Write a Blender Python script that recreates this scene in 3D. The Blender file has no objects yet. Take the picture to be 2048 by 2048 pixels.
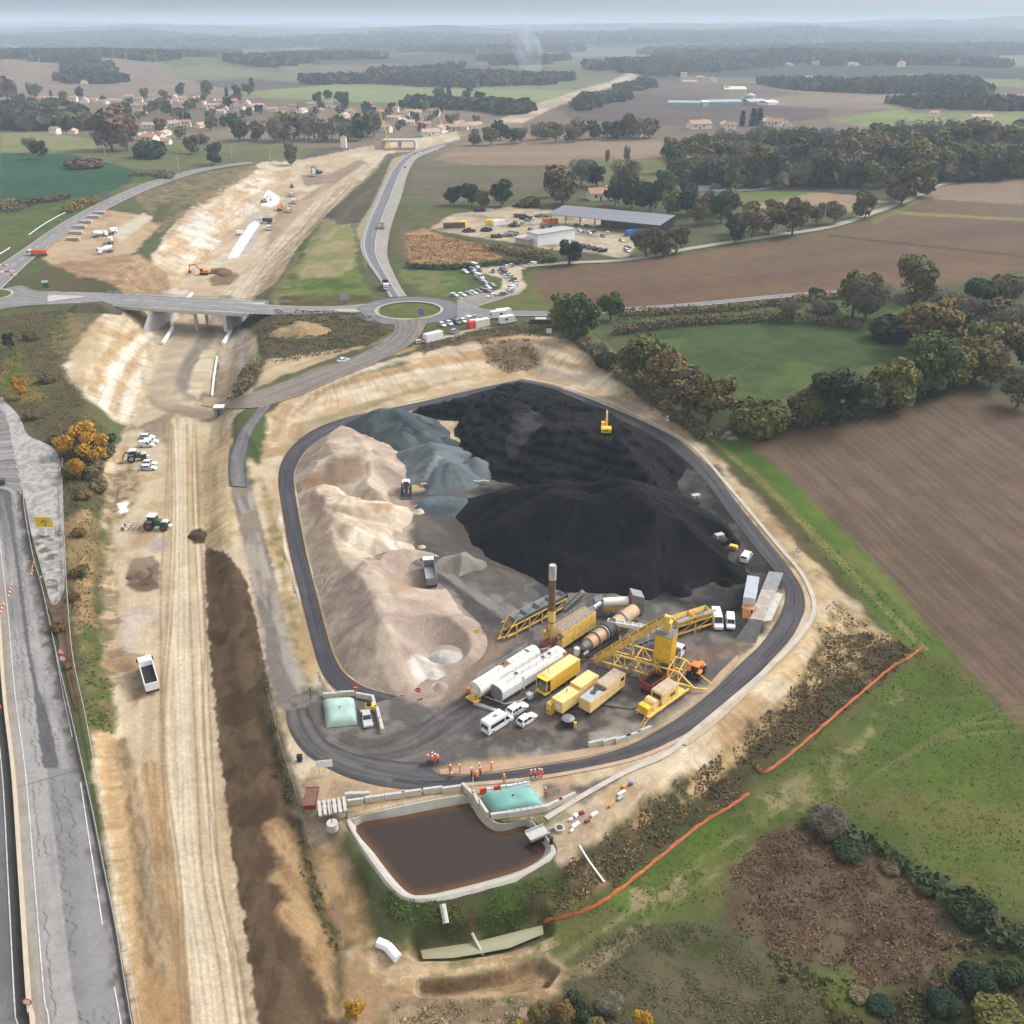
import bpy,bmesh,math,random
import numpy as np
from mathutils import Vector,Matrix,geometry
sc=bpy.context.scene
C=sc.collection
rad=math.radians
random.seed(11)
rng=np.random.default_rng(11)
# ------------------------------------------------------------------ camera
H,PITCH,F=108.0,rad(26.8),1934.0
SP,CP=math.sin(PITCH),math.cos(PITCH)
cd=bpy.data.cameras.new('camera');cam=bpy.data.objects.new('camera',cd);C.objects.link(cam)
cam.location=(0,0,H);cam.rotation_euler=(rad(90)-PITCH,0,0)
cd.sensor_width=36;cd.sensor_fit='HORIZONTAL';cd.lens=36*F/2048
cd.clip_start=1;cd.clip_end=150000
sc.camera=cam
# ------------------------------------------------------------------ sky, sun, exposure
SUN_EL,SUN_AZ=rad(42),rad(62)
w=bpy.data.worlds.new("World");sc.world=w;w.use_nodes=True
nt=w.node_tree;bg=nt.nodes['Background']
sky=nt.nodes.new('ShaderNodeTexSky');sky.sky_type='NISHITA';sky.sun_disc=False
sky.sun_elevation=SUN_EL;sky.sun_rotation=SUN_AZ;sky.air_density=1.6;sky.dust_density=4;sky.ozone_density=1.0
hsv=nt.nodes.new('ShaderNodeHueSaturation');hsv.inputs['Saturation'].default_value=0.03;hsv.inputs['Value'].default_value=1.3
nt.links.new(sky.outputs[0],hsv.inputs['Color']);nt.links.new(hsv.outputs[0],bg.inputs['Color'])
bg.inputs['Strength'].default_value=0.13
sd=bpy.data.lights.new('sun','SUN');sun=bpy.data.objects.new('sun',sd);C.objects.link(sun)
sd.energy=1.5;sd.angle=rad(14);sd.color=(1.0,0.95,0.88)
sdir=Vector((math.sin(SUN_AZ)*math.cos(SUN_EL),math.cos(SUN_AZ)*math.cos(SUN_EL),math.sin(SUN_EL)))
sun.rotation_euler=sdir.to_track_quat('Z','Y').to_euler()
sun.location=(0,0,300)
sc.view_settings.view_transform='Standard';sc.view_settings.look='None'
sc.view_settings.exposure=0.55;sc.view_settings.gamma=1
sc.render.engine='CYCLES'
sc.cycles.use_denoising=True
sc.cycles.max_bounces=4;sc.cycles.diffuse_bounces=2;sc.cycles.glossy_bounces=2
sc.cycles.transparent_max_bounces=8;sc.cycles.volume_bounces=0
sc.cycles.use_adaptive_sampling=True;sc.cycles.adaptive_threshold=0.015
sc.cycles.caustics_reflective=False;sc.cycles.caustics_refractive=False
# ------------------------------------------------------------------ noise
def _hash(ix,iy,s):
    h=(ix.astype(np.int64)*374761393+iy.astype(np.int64)*668265263+s*974634777) & 0xFFFFFFFF
    h=((h ^ (h>>13))*1274126177) & 0xFFFFFFFF
    return ((h ^ (h>>16)) & 0xFFFF)/65535.0
def vnoise(x,y,s=0):
    x=np.asarray(x,float);y=np.asarray(y,float)
    ix,iy=np.floor(x),np.floor(y);fx,fy=x-ix,y-iy
    fx=fx*fx*(3-2*fx);fy=fy*fy*(3-2*fy)
    a,b=_hash(ix,iy,s),_hash(ix+1,iy,s);c,d=_hash(ix,iy+1,s),_hash(ix+1,iy+1,s)
    return (a*(1-fx)+b*fx)*(1-fy)+(c*(1-fx)+d*fx)*fy
def fbm(x,y,o=4,s=0):
    t=0;a=0.5;n=0
    for k in range(o):
        t=t+a*vnoise(x,y,s+k*17);n+=a;a*=0.55
        x,y=x*2.03+7.1,y*2.03+3.7
    return t/n
def sstep(a,b,x):
    t=np.clip((np.asarray(x,float)-a)/(b-a),0,1);return t*t*(3-2*t)
def sdf(poly,X,Y):
    p=np.asarray(poly,float);d=np.full(np.shape(X),1e18);ins=np.zeros(np.shape(X),bool)
    for k in range(len(p)):
        (ax,ay),(bx,by)=p[k],p[(k+1) % len(p)]
        ex,ey=bx-ax,by-ay;L=ex*ex+ey*ey
        if L<1e-12:continue
        t=np.clip(((X-ax)*ex+(Y-ay)*ey)/L,0,1)
        d=np.minimum(d,(X-ax-t*ex)**2+(Y-ay-t*ey)**2)
        if ay !=by:
            c=((ay>Y) !=(by>Y)) & (X<ex*(Y-ay)/(by-ay)+ax);ins ^=c
    d=np.sqrt(d);return np.where(ins,-d,d)
def polydist(line,X,Y):
    p=np.asarray(line,float);best=np.full(np.shape(X),1e18);lat=np.zeros(np.shape(X));al=np.zeros(np.shape(X));s0=0
    for k in range(len(p)-1):
        (ax,ay),(bx,by)=p[k],p[k+1];ex,ey=bx-ax,by-ay;L=math.hypot(ex,ey)
        if L<1e-9:continue
        t=np.clip(((X-ax)*ex+(Y-ay)*ey)/L/L,0,1)
        dx,dy=X-ax-t*ex,Y-ay-t*ey;d=dx*dx+dy*dy;m=d<best
        best=np.where(m,d,best);sg=np.sign(ex*(Y-ay)-ey*(X-ax))
        lat=np.where(m,sg*np.sqrt(d),lat);al=np.where(m,s0+t*L,al);s0+=L
    return lat,al
def smooth_line(pts,n=6,closed=False):
    p=np.asarray(pts,float);out=[];m=len(p)
    if m<3:n=max(n,2)
    for k in range(m if closed else m-1):
        if closed:a,b,c,d=p[(k-1) % m],p[k],p[(k+1) % m],p[(k+2) % m]
        else:a,b,c,d=p[max(k-1,0)],p[k],p[k+1],p[min(k+2,m-1)]
        for t in np.arange(n)/n:
            out.append(0.5*(2*b+(c-a)*t+(2*a-5*b+4*c-d)*t*t+(3*b-a-3*c+d)*t**3))
    if not closed:out.append(p[-1])
    return np.array(out)
# ------------------------------------------------------------------ picture <-> ground
def plane(px,py,z=0.0):
    u,v=(np.asarray(px,float)-1024)/F,(np.asarray(py,float)-1024)/F
    d=(H-z)/np.maximum(SP+v*CP,1e-4)
    return u*d,d*(CP-v*SP)
def pl(pts,z=0.0):
    a=np.asarray(pts,float);X,Y=plane(a[:,0],a[:,1],z);return np.stack([X,Y],1)
def project(X,Y,Z):
    dz=Z-H;dep=Y*CP-dz*SP;up=Y*SP+dz*CP
    return 1024+F*X/dep,1024-F*up/dep
# ------------------------------------------------------------------ relief
FEAT=[]
def feat(poly,z,fall):FEAT.append((np.asarray(poly,float),z,fall))
def natural(X,Y):
    south=-3.6+2.8*sstep(20,-60,X)
    z=south+(5-south)*sstep(115,315,Y)
    z=z+5*sstep(-150,-330,X)*sstep(330,600,Y)
    D=np.hypot(X,Y)
    z=z+sstep(650,1800,D)*(fbm(X/520,Y/620,2,3)-0.5)*26
    z=z+sstep(1500,4200,D)*(fbm(X/1500+3,Y/1900,3,9)-0.42)*90
    z=z+sstep(5500,9500,D)*np.maximum(fbm(X/3600+9,Y/3000,3,23)-0.40,0)*300
    z=z+34*np.exp(-(((X+1500)/700)**2+((Y-2900)/700)**2))
    return z
def hgt(X,Y,fine=True):
    X=np.asarray(X,float);Y=np.asarray(Y,float);z=natural(X,Y)
    for poly,fz,fall in FEAT:
        m=60
        x0,y0=poly.min(0)-m;x1,y1=poly.max(0)+m
        k=(X>x0) & (X<x1) & (Y>y0) & (Y<y1)
        if not k.any():continue
        xs,ys=X[k],Y[k];d=sdf(poly,xs,ys)
        f=fall(xs,ys) if callable(fall) else fall
        zz=fz(xs,ys) if callable(fz) else fz
        t=sstep(0,1,np.clip(1-d/f,0,1));z[k]=z[k]*(1-t)+zz*t
    return z
_S=np.concatenate([np.linspace(140,30,34),np.linspace(28,-12,81)])
def ground(px,py):
    px=np.atleast_1d(np.asarray(px,float));py=np.atleast_1d(np.asarray(py,float))
    u,v=(px-1024)/F,(py-1024)/F;dn=SP+v*CP
    dn=np.maximum(dn,2e-4)
    def at(z):
        d=(H-z)/dn;return u*d,d*(CP-v*SP)
    prev=np.full(px.shape,107.0);lo=np.full(px.shape,-12.0);hi=prev.copy();done=np.zeros(px.shape,bool)
    zs=_S[_S<107]
    A=np.stack([np.stack(at(z)) for z in zs])
    hh=hgt(A[:,0],A[:,1]);below=hh>=zs[:,None]
    first=np.argmax(below,0);anyb=below.any(0)
    hi=np.where(first>0,zs[np.maximum(first-1,0)],107);lo=np.where(anyb,zs[first],-12)
    for _ in range(14):
        mid=(hi+lo)/2;X,Y=at(mid);b=hgt(X,Y)>=mid
        lo=np.where(b,mid,lo);hi=np.where(b,hi,mid)
    X,Y=at((hi+lo)/2);return X,Y,(hi+lo)/2
def gp(px,py):
    X,Y,Z=ground(px,py);return Vector((X[0],Y[0],Z[0]))
def gl(pts):
    a=np.asarray(pts,float);X,Y,Z=ground(a[:,0],a[:,1]);return np.stack([X,Y],1)
def h1(x,y):return float(hgt(np.array([x]),np.array([y]))[0])
PLAT=pl([(525,930),(560,868),(640,835),(800,795),(1000,748),(1048,748),(1126,764),(1226,798),(1320,840),(1402,890),(1468,962),(1520,1024),(1570,1086),(1616,1142),(1638,1198),
           (1634,1240),(1600,1292),(1532,1356),(1458,1420),(1384,1480),(1332,1548),(1240,1612),(1150,1680),(1115,1710),(1060,1748),(815,1803),
           (765,1775),(690,1650),(630,1600),(590,1520),(560,1440),(535,1330),(508,1200),(480,1070),(468,960),(480,900)])
feat(PLAT,0.0,lambda X,Y:7+17*sstep(190,290,Y)-3*sstep(-10,-30,X)*sstep(200,120,Y))
def zcorr(X,Y):return-2.6-1.6*sstep(200,400,Y)
CORR=pl([(470,2350),(455,1900),(440,1700),(418,1400),(405,1150),(402,960),(415,840),(430,740),(445,680),(480,575),(350,575),(318,690),(292,800),(246,880),(232,1000),(230,1150),
           (240,1300),(252,1500),(275,1800),(300,2050),(330,2350)],-3)
feat(CORR,zcorr,lambda X,Y:8+14*sstep(230,340,Y))
def zexc(X,Y):return-4.2+9*sstep(480,1000,Y)
EXC=pl([(350,580),(478,580),(560,490),(640,415),(735,325),(640,325),(585,345),(540,395),(470,470),(420,520)],-3)
feat(EXC,zexc,lambda X,Y:16+14*sstep(-40,-110,X))
LINER_PX=[(696,1648),(708,1636),(800,1612),(905,1592),(932,1592),(956,1606),(975,1632),(1005,1648),(1055,1640),(1076,1654),(1100,1682),(1108,1700),(1098,1716),(1030,1756),(900,1790),(840,1798),(806,1792),(776,1766),(736,1712)]
POND=pl(LINER_PX,.06);feat(POND.mean(0)+(POND-POND.mean(0))*.985,-2.0,.7)
STREAM=pl([(836,1900),(941,1884),(1088,1847),(1091,1868),(1019,1897),(962,1909),(905,1918),(840,1920)],-4.2)
feat(STREAM,-4.9,1.6)
BASIN=pl([(845,1978),(960,1972),(1080,1935),(1105,1950),(1090,1972),(960,1995),(845,1998)],-4.2);feat(BASIN,-5.0,1.1)
feat(pl([(760,1940),(900,1945),(1010,1930),(1080,1905),(1085,1915),(1010,1945),(900,1962),(760,1955)],-4),-3.0,1.3)
LAKE=[(1345,381),(1360,371),(1430,369),(1520,362),(1578,362),(1578,374),(1500,382),(1440,384)]
# ------------------------------------------------------------------ road edges (left, right), traced on the photo and dropped onto the ground
def _D(p):return np.asarray(p,float)*1.06
def edges(Lp,Rp,z=None,n=8):
    Lp,Rp=smooth_line(Lp,n),smooth_line(Rp,n)
    if z is None:
        a=ground(Lp[:,0],Lp[:,1]);b=ground(Rp[:,0],Rp[:,1]);return np.stack(a[:2],1),np.stack(b[:2],1)
    return pl(Lp,z),pl(Rp,z)
def band(line,wid,z=None,n=8):
    c=smooth_line(line,n)
    g=np.stack(ground(c[:,0],c[:,1])[:2],1) if z is None else pl(c,z)
    t=np.gradient(g,axis=0);t/=np.maximum(np.hypot(t[:,0],t[:,1]),1e-6)[:,None];nrm=np.stack([-t[:,1],t[:,0]],1)
    return g+nrm*wid/2,g-nrm*wid/2
BARR_PX=[(-26,1000),(-10,1150),(0,1255),(4,1320),(12,1416),(29,1561),(43,1764),(60,2014),(67,2048),(92,2350)]
RAIL_PX=[(47,988),(51,1029),(67,1115),(83,1171),(98,1236),(116,1320),(139,1416),(165,1529),(186,1625),(207,1729),(233,1859),(259,2014),(320,2350)]
WALL_PX=[(126,924),(126,985),(131,1100),(138,1220),(149,1329),(174,1445),(200,1590),(220,1706),(240,1819),(282,2048),(340,2350)]
ROADS={}
ROADS['motorway']=edges([(-360,700),(-420,820),(-430,988),(-440,1115),(-460,1320),(-470,1529),(-470,1729),(-470,1900),(-480,2350)],
                          [(-22,740),(8,820),(47,988),(68,1115),(117,1320),(166,1529),(208,1729),(241,1900),(322,2350)])
RC=np.array(plane(818,621,5.0));RI,RO=13.2,21.5
ROADS['north_road']=edges(_D([(735,562),(716,530),(690,492),(680,465),(686,430),(712,370),(735,325),(760,297),(792,283),(832,272)]),
                            _D([(768,560),(752,535),(734,495),(731,468),(739,425),(758,370),(769,330),(786,301),(814,288),(842,276)]))
ROADS['bridge_road']=edges(_D([(716,571),(640,578),(560,578),(480,573),(400,566),(300,560),(200,553),(160,552),(60,548)]),
                             _D([(716,596),(650,590),(600,592),(540,594),(460,592),(370,586),(260,578),(160,572),(60,577)]),5.0)
ROADS['west_road']=edges(_D([(-60,530),(0,500),(60,460),(120,420),(200,378),(280,345),(380,318),(470,306)]),
                           _D([(-10,560),(26,524),(72,482),(140,434),(215,389),(300,351),(390,323),(480,309)]))
ROADS['west_junction']=edges(_D([(-80,545),(0,520),(30,530),(60,547),(90,549)]),_D([(-80,600),(-20,590),(10,583),(60,577),(90,575)]),5.15)
ROADS['access_road']=edges(_D([(738,600),(745,622),(722,648),(665,676),(600,698),(540,720),(480,741),(430,750),(385,750)]),
                             _D([(806,606),(792,634),(766,656),(702,688),(622,722),(560,748),(495,768),(432,772),(380,766)]))
ROADS['east_road']=edges(_D([(862,566),(900,581),(940,586),(1050,588),(1160,583),(1300,573),(1480,556),(1600,548)]),
                           _D([(862,604),(905,600),(950,598),(1055,597),(1165,591),(1305,580),(1485,562),(1605,553)]))
ROADS['country_lane']=band(_D([(985,503),(1070,497),(1190,490),(1300,470),(1450,447),(1560,430),(1640,405),(1720,375),(1765,352),(1800,345)]),5.5)
ROADS['ring_road_west']=edges(_D([(985,716),(900,734),(800,757),(700,778),(640,792),(590,812),(555,838),(533,868),(525,905),(532,960),(548,1050),(568,1130),(588,1210),(604,1262),(622,1290),(652,1310),(700,1328)]),
                                _D([(985,723),(905,743),(805,768),(705,791),(650,804),(612,823),(580,847),(562,873),(554,901),(560,950),(577,1040),(597,1120),(615,1190),(632,1242),(652,1272),(690,1297),(750,1314)]),0.0)
ROADS['ring_road_east']=edges(_D([(720,1484),(790,1490),(870,1483),(950,1474),(1040,1460),(1120,1446),(1200,1426),(1280,1392),(1350,1345),(1420,1285),(1481,1220),(1514,1165),(1517,1123),(1495,1080),(1455,1030),(1400,962),(1350,895),(1290,838),(1230,803),(1150,768),(1060,733),(985,716)]),
                                _D([(800,1440),(835,1462),(900,1462),(960,1455),(1030,1444),(1110,1430),(1190,1405),(1262,1366),(1335,1312),(1395,1254),(1440,1210),(1476,1150),(1480,1108),(1464,1080),(1430,1040),(1378,972),(1328,905),(1272,850),(1215,815),(1140,780),(1060,745),(985,726)]),0.0)
ROADS['ring_road_south']=edges(_D([(540,1342),(545,1375),(570,1415),(610,1445),(660,1468),(720,1484)]),
                                 _D([(582,1334),(592,1362),(620,1400),(680,1425),(745,1436),(800,1440)]),0.0)
ROADS['milled_haul_spur']=edges(_D([(490,766),(455,812),(436,850),(431,885),(434,918)]),_D([(515,766),(490,795),(470,835),(463,880),(467,920)]))
def road_mask(X,Y):
    d=np.full(X.shape,50.0)
    for a,b in ROADS.values():
        poly=np.concatenate([a,b[::-1]]);x0,y0=poly.min(0)-6;x1,y1=poly.max(0)+6
        k=np.nonzero((X>x0) & (X<x1) & (Y>y0) & (Y<y1))[0]
        if len(k):d[k]=np.minimum(d[k],sdf(poly,X[k],Y[k]))
    d=np.minimum(d,np.hypot(X-RC[0],Y-RC[1])-RO);return d
# ------------------------------------------------------------------ colours
KA=0.62
def lin(c):c=np.asarray(c,float)/255;return np.where(c<=0.04045,c/12.92,((c+0.055)/1.055)**2.4)
def S(r,g,b,k=KA):return lin((r,g,b))*k
def D(pts):return np.asarray(pts,float)*1.06
def srf(c):return (float(c[0]),float(c[1]),float(c[2]),1.0)
def link(name,me,mat=None,parent=None):
    o=bpy.data.objects.new(name,me);C.objects.link(o)
    if mat is not None:me.materials.append(mat)
    if parent:o.parent=parent
    return o
def mesh_np(name,V,Fq,smooth=True):
    me=bpy.data.meshes.new(name);V=np.asarray(V,np.float32);Fq=np.asarray(Fq,np.int32)
    nv=Fq.shape[1];me.vertices.add(len(V));me.vertices.foreach_set('co',V.ravel())
    me.loops.add(Fq.size);me.loops.foreach_set('vertex_index',Fq.ravel())
    me.polygons.add(len(Fq));me.polygons.foreach_set('loop_start',np.arange(0,Fq.size,nv,dtype=np.int32))
    me.polygons.foreach_set('loop_total',np.full(len(Fq),nv,np.int32))
    me.polygons.foreach_set('use_smooth',np.full(len(Fq),smooth,bool))
    me.update(calc_edges=True);return me
def put_color(me,col,name='Col'):
    a=me.color_attributes.new(name,'FLOAT_COLOR','POINT');n=len(me.vertices)
    c=np.ones((n,4),np.float32);c[:,:3]=col;a.data.foreach_set('color',c.ravel())
# ------------------------------------------------------------------ materials
MATS={}
def mat(name,col=(0.5,0.5,0.5),rough=0.7,metal=0.0,var=0.12,scale=1.0,bump=0.0,bscale=8.0,attr=None,rnd=0.0,spec=0.3,coat=0.0,grime=0.0):
    if name in MATS:return MATS[name]
    m=bpy.data.materials.new(name);m.use_nodes=True;n=m.node_tree.nodes;l=m.node_tree.links;b=n['Principled BSDF']
    b.inputs['Roughness'].default_value=rough;b.inputs['Metallic'].default_value=metal;b.inputs['Specular IOR Level'].default_value=spec
    b.inputs['Coat Weight'].default_value=coat
    geo=n.new('ShaderNodeNewGeometry');tc=n.new('ShaderNodeTexCoord')
    nz=n.new('ShaderNodeTexNoise');nz.inputs['Scale'].default_value=scale;nz.inputs['Detail'].default_value=5
    l.new(geo.outputs['Position'] if attr else tc.outputs['Object'],nz.inputs['Vector'])
    mr=n.new('ShaderNodeMapRange');mr.inputs[1].default_value=0.25;mr.inputs[2].default_value=0.75;mr.inputs[3].default_value=1-var;mr.inputs[4].default_value=1+var
    l.new(nz.outputs[0],mr.inputs[0])
    vm=n.new('ShaderNodeVectorMath');vm.operation='SCALE'
    if attr:a=n.new('ShaderNodeAttribute');a.attribute_name=attr;l.new(a.outputs['Color'],vm.inputs[0])
    else:vm.inputs[0].default_value=tuple(float(x) for x in col)[:3]
    fac=mr.outputs[0]
    for sc2,v2 in (((scale*4.3,var*1.5),(scale*.13,var)) if attr else ()):
        nb=n.new('ShaderNodeTexNoise');nb.inputs['Scale'].default_value=sc2;nb.inputs['Detail'].default_value=3;l.new(geo.outputs['Position'],nb.inputs['Vector'])
        mb=n.new('ShaderNodeMapRange');mb.inputs[1].default_value=.3;mb.inputs[2].default_value=.7;mb.inputs[3].default_value=1-v2;mb.inputs[4].default_value=1+v2
        mm=n.new('ShaderNodeMath');mm.operation='MULTIPLY';l.new(nb.outputs[0],mb.inputs[0]);l.new(mb.outputs[0],mm.inputs[0]);l.new(fac,mm.inputs[1]);fac=mm.outputs[0]
    l.new(fac,vm.inputs['Scale']);out=vm.outputs[0]
    if grime:
        gn=n.new('ShaderNodeTexNoise');gn.inputs['Scale'].default_value=.9;gn.inputs['Detail'].default_value=9;gn.inputs['Roughness'].default_value=.7;l.new(tc.outputs['Object'],gn.inputs['Vector'])
        gr=n.new('ShaderNodeMapRange');gr.inputs[1].default_value=.48;gr.inputs[2].default_value=.68;gr.inputs[4].default_value=grime;l.new(gn.outputs[0],gr.inputs[0])
        gx=n.new('ShaderNodeMix');gx.data_type='RGBA';gx.inputs[7].default_value=(.07,.05,.035,1);l.new(gr.outputs[0],gx.inputs[0]);l.new(out,gx.inputs[6]);out=gx.outputs[2]
    if rnd:
        oi=n.new('ShaderNodeObjectInfo');m2=n.new('ShaderNodeMapRange');m2.inputs[3].default_value=1-rnd;m2.inputs[4].default_value=1+rnd
        l.new(oi.outputs['Random'],m2.inputs[0]);v2=n.new('ShaderNodeVectorMath');v2.operation='SCALE'
        l.new(out,v2.inputs[0]);l.new(m2.outputs[0],v2.inputs['Scale']);out=v2.outputs[0]
    l.new(out,b.inputs['Base Color'])
    if bump:
        n2=n.new('ShaderNodeTexNoise');n2.inputs['Scale'].default_value=bscale;n2.inputs['Detail'].default_value=4
        l.new(geo.outputs['Position'] if attr else tc.outputs['Object'],n2.inputs['Vector'])
        bp=n.new('ShaderNodeBump');bp.inputs['Strength'].default_value=0.6;bp.inputs['Distance'].default_value=bump
        l.new(n2.outputs[0],bp.inputs['Height']);l.new(bp.outputs[0],b.inputs['Normal'])
    MATS[name]=m;return m
# ------------------------------------------------------------------ the ground: one sheet out to the horizon
ys=[2350];
while ys[-1]>2060:ys.append(ys[-1]-8)
while ys[-1]-47>75:ys.append(ys[-1]-2.2)
while ys[-1]-47>3.4:ys.append(47+(ys[-1]-47)*0.968)
ys=np.array(ys)
xs=np.concatenate([np.linspace(-700,-30,60),np.arange(-20,2070,2.2),np.linspace(2080,2750,60)])
PX,PY=np.meshgrid(xs,ys);GX,GY=plane(PX,PY);GX=GX.ravel();GY=GY.ravel()
GZ=hgt(GX,GY)
GD=np.hypot(GX,GY)
GP=np.stack(project(GX,GY,GZ),1)
COL=np.zeros((len(GX),3))
def put(mask_idx,m,c):COL[mask_idx]=COL[mask_idx]*(1-m[:,None])+c*m[:,None]
def layer(poly,c1,c2=None,sc_=6.0,soft=1.0,edge=1.5,esc=None,lo=0.35,hi=0.65,dirv=None,asp=1.0,alpha=1.0,keep=None,seed=0,oct_=4,world=False,c3=None):
    g=np.asarray(poly) if world else gl(D(poly));r=soft+edge+2
    x0,y0=g.min(0)-r;x1,y1=g.max(0)+r
    k=np.nonzero((GX>x0) & (GX<x1) & (GY>y0) & (GY<y1))[0]
    if not len(k):return
    X,Y=GX[k],GY[k];d=sdf(g,X,Y);es=esc or max(edge*2.5,1.0)
    d=d+(fbm(X/es,Y/es,3,seed+5)-0.5)*2*edge
    m=sstep(soft,-soft,d);q=m>0.003;k,X,Y,m=k[q],X[q],Y[q],m[q]*alpha
    if not len(k):return
    if dirv is not None:
        a=gl(D(dirv));e=a[1]-a[0];e=e/np.hypot(*e);U,V=X*e[0]+Y*e[1],-X*e[1]+Y*e[0];X2,Y2=U/asp,V
    else:X2,Y2=X,Y
    c=np.broadcast_to(c1,(len(k),3)).copy()
    if c2 is not None:
        t=sstep(lo,hi,fbm(X2/sc_,Y2/sc_,oct_,seed));c=c*(1-t[:,None])+np.asarray(c2)*t[:,None]
    if c3 is not None:
        t=sstep(0.56,0.72,fbm(X/sc_*.45+31,Y/sc_*.45,4,seed+40));c=c*(1-t[:,None])+np.asarray(c3)*t[:,None]
    if keep is not None:m=m*sstep(keep-.12,keep+.12,fbm(X2/sc_+50,Y2/sc_,oct_,seed+77))
    put(k,m,c)
def trail(line,wid,c1,c2=None,f=1.0,fs=14.0,soft=0.4,alpha=1.0,edge=0.3,seed=0,lo=.38,hi=.62,thr=None,world=False,centre=None):
    g=np.asarray(line) if world else gl(smooth_line(D(line),5));r=wid+soft+edge+1
    x0,y0=g.min(0)-r;x1,y1=g.max(0)+r
    k=np.nonzero((GX>x0) & (GX<x1) & (GY>y0) & (GY<y1))[0]
    if not len(k):return
    X,Y=GX[k],GY[k];la,al=polydist(g,X,Y)
    d=np.abs(la-(centre or 0))-wid+(fbm(X/2,Y/2,3,seed+5)-.5)*2*edge
    m=sstep(soft,-soft,d)*alpha;q=m>.003;k,m,la,al=k[q],m[q],la[q],al[q]
    if not len(k):return
    c=np.broadcast_to(c1,(len(k),3)).copy();n=fbm(la*f+40,al/fs,4,seed)
    if c2 is not None:t=sstep(lo,hi,n);c=c*(1-t[:,None])+np.asarray(c2)*t[:,None]
    if thr is not None:m=m*sstep(thr-.06,thr+.06,n)
    put(k,m,c)
# --- far country: a patchwork of fields and woods
X,Y=GX,GY
wx=X+(fbm(X/300,Y/300,2,61)-.5)*260;wy=Y+(fbm(X/300+9,Y/300,2,62)-.5)*260
cellx=np.floor(wx/330+np.floor(wy/470)*.37);celly=np.floor(wy/470)
hsh=_hash(cellx,celly,5)
pal=np.array([S(112,98,84),S(128,112,96),S(104,112,70),S(120,124,84),S(92,80,70),S(122,106,90),S(140,124,102)])
COL[:]=pal[(hsh*6.999).astype(int)]*(0.85+0.3*fbm(X/40,Y/40,3,4))[:,None]
wood=sstep(.50,.56,fbm(X/620+4,Y/900,4,71)+.06*sstep(3000,6000,GD))*sstep(1500,2300,GD)
COL[:]=COL*(1-wood[:,None])+S(58,64,46)*(.7+.6*fbm(X/22,Y/30,3,72))[:,None]*wood[:,None]
near=sstep(1100,600,GD)
COL[:]=COL*(1-near[:,None])+(S(92,96,62)*(.7+.6*fbm(X/9,Y/9,4,12))[:,None])*near[:,None]
GR1,GR2=S(84,108,52),S(108,116,66)
layer([(0,118),(60,100),(330,128),(330,150),(640,160),(640,170),(420,192),(230,215),(0,210)],S(138,120,106),S(150,134,116),60,4,6)
layer([(310,128),(400,122),(520,138),(480,148),(330,140)],S(126,128,98),None,40,3,4)
layer([(360,152),(470,148),(690,168),(600,178),(440,170)],S(96,84,80),S(108,94,88),40,3,4)
layer([(520,120),(700,128),(740,140),(560,150)],S(112,118,84),S(130,124,96),60,3,4)
layer([(440,182),(500,170),(640,158),(800,163),(1000,168),(1120,172),(1090,190),(1040,205),(960,197),(820,193),(650,192)],S(132,142,92),S(146,150,104),60,3,4)
layer([(1080,172),(1130,156),(1150,160),(1120,180)],S(130,146,90),None,40,2,3)
layer([(660,205),(800,208),(960,222),(900,238),(780,235),(690,222)],S(128,116,98),S(140,126,104),40,3,4)
layer([(1030,200),(1200,186),(1560,202),(1560,222),(1400,238),(1220,236),(1090,228)],S(94,80,76),S(106,90,84),50,3,4)
layer([(1210,150),(1400,160),(1520,178),(1380,190),(1190,178)],S(104,88,82),S(118,104,92),50,3,4)
layer([(1380,190),(1560,182),(1932,178),(1932,205),(1640,206),(1500,202)],S(136,120,104),S(150,132,112),70,4,5)
layer([(1560,225),(1700,206),(1932,212),(1932,240),(1640,240)],S(124,132,78),S(140,146,92),40,3,4)
layer([(1500,150),(1932,150),(1932,165),(1560,160)],S(124,132,86),S(136,138,100),60,3,4)
layer([(1700,205),(1932,200),(1932,213),(1720,214)],S(120,106,92),None,60,3,4)
layer([(28,182),(120,180),(230,196),(240,210),(200,218),(60,205)],S(122,114,88),S(134,122,96),40,3,3)
layer([(0,250),(100,250),(195,268),(180,286),(0,286)],S(128,132,86),S(142,140,98),40,2,3)
layer([(285,205),(330,206),(380,216),(360,222),(300,216)],S(120,104,86),None,40,2,3)
layer([(190,275),(420,285),(560,280),(640,280),(560,300),(470,318),(380,318),(200,300)],S(98,104,62),S(112,112,72),14,2,3)
layer([(0,288),(140,292),(258,322),(250,345),(200,365),(80,385),(0,405)],S(44,84,58),S(52,94,62),20,1.5,1.5,dirv=[(0,340),(250,330)],asp=12)
layer([(255,318),(330,322),(330,345),(250,352),(180,395),(60,450),(0,490),(0,402),(90,384),(200,365),(248,346)],S(78,96,44),S(102,104,56),8,1.5,2)
layer([(600,278),(690,278),(712,290),(620,304),(560,306)],S(92,84,80),S(108,98,90),10,2,2,dirv=[(560,300),(700,285)],asp=5)
trail([(958,232),(1016,205),(1091,177),(1167,154),(1194,137),(1174,128),(1125,120)],17,S(222,206,180),S(186,166,138),.05,90,3,.95,edge=3)
trail([(870,255),(920,238),(1000,205),(1060,185)],4,S(190,176,150),None,.1,90,2,.8,edge=2)
trail([(862,252),(958,232)],14,S(150,134,112),S(120,108,90),.1,60,4,.8,edge=4)
SA1,SA2,SA3=S(212,188,154),S(226,210,184),S(190,162,126)
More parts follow.
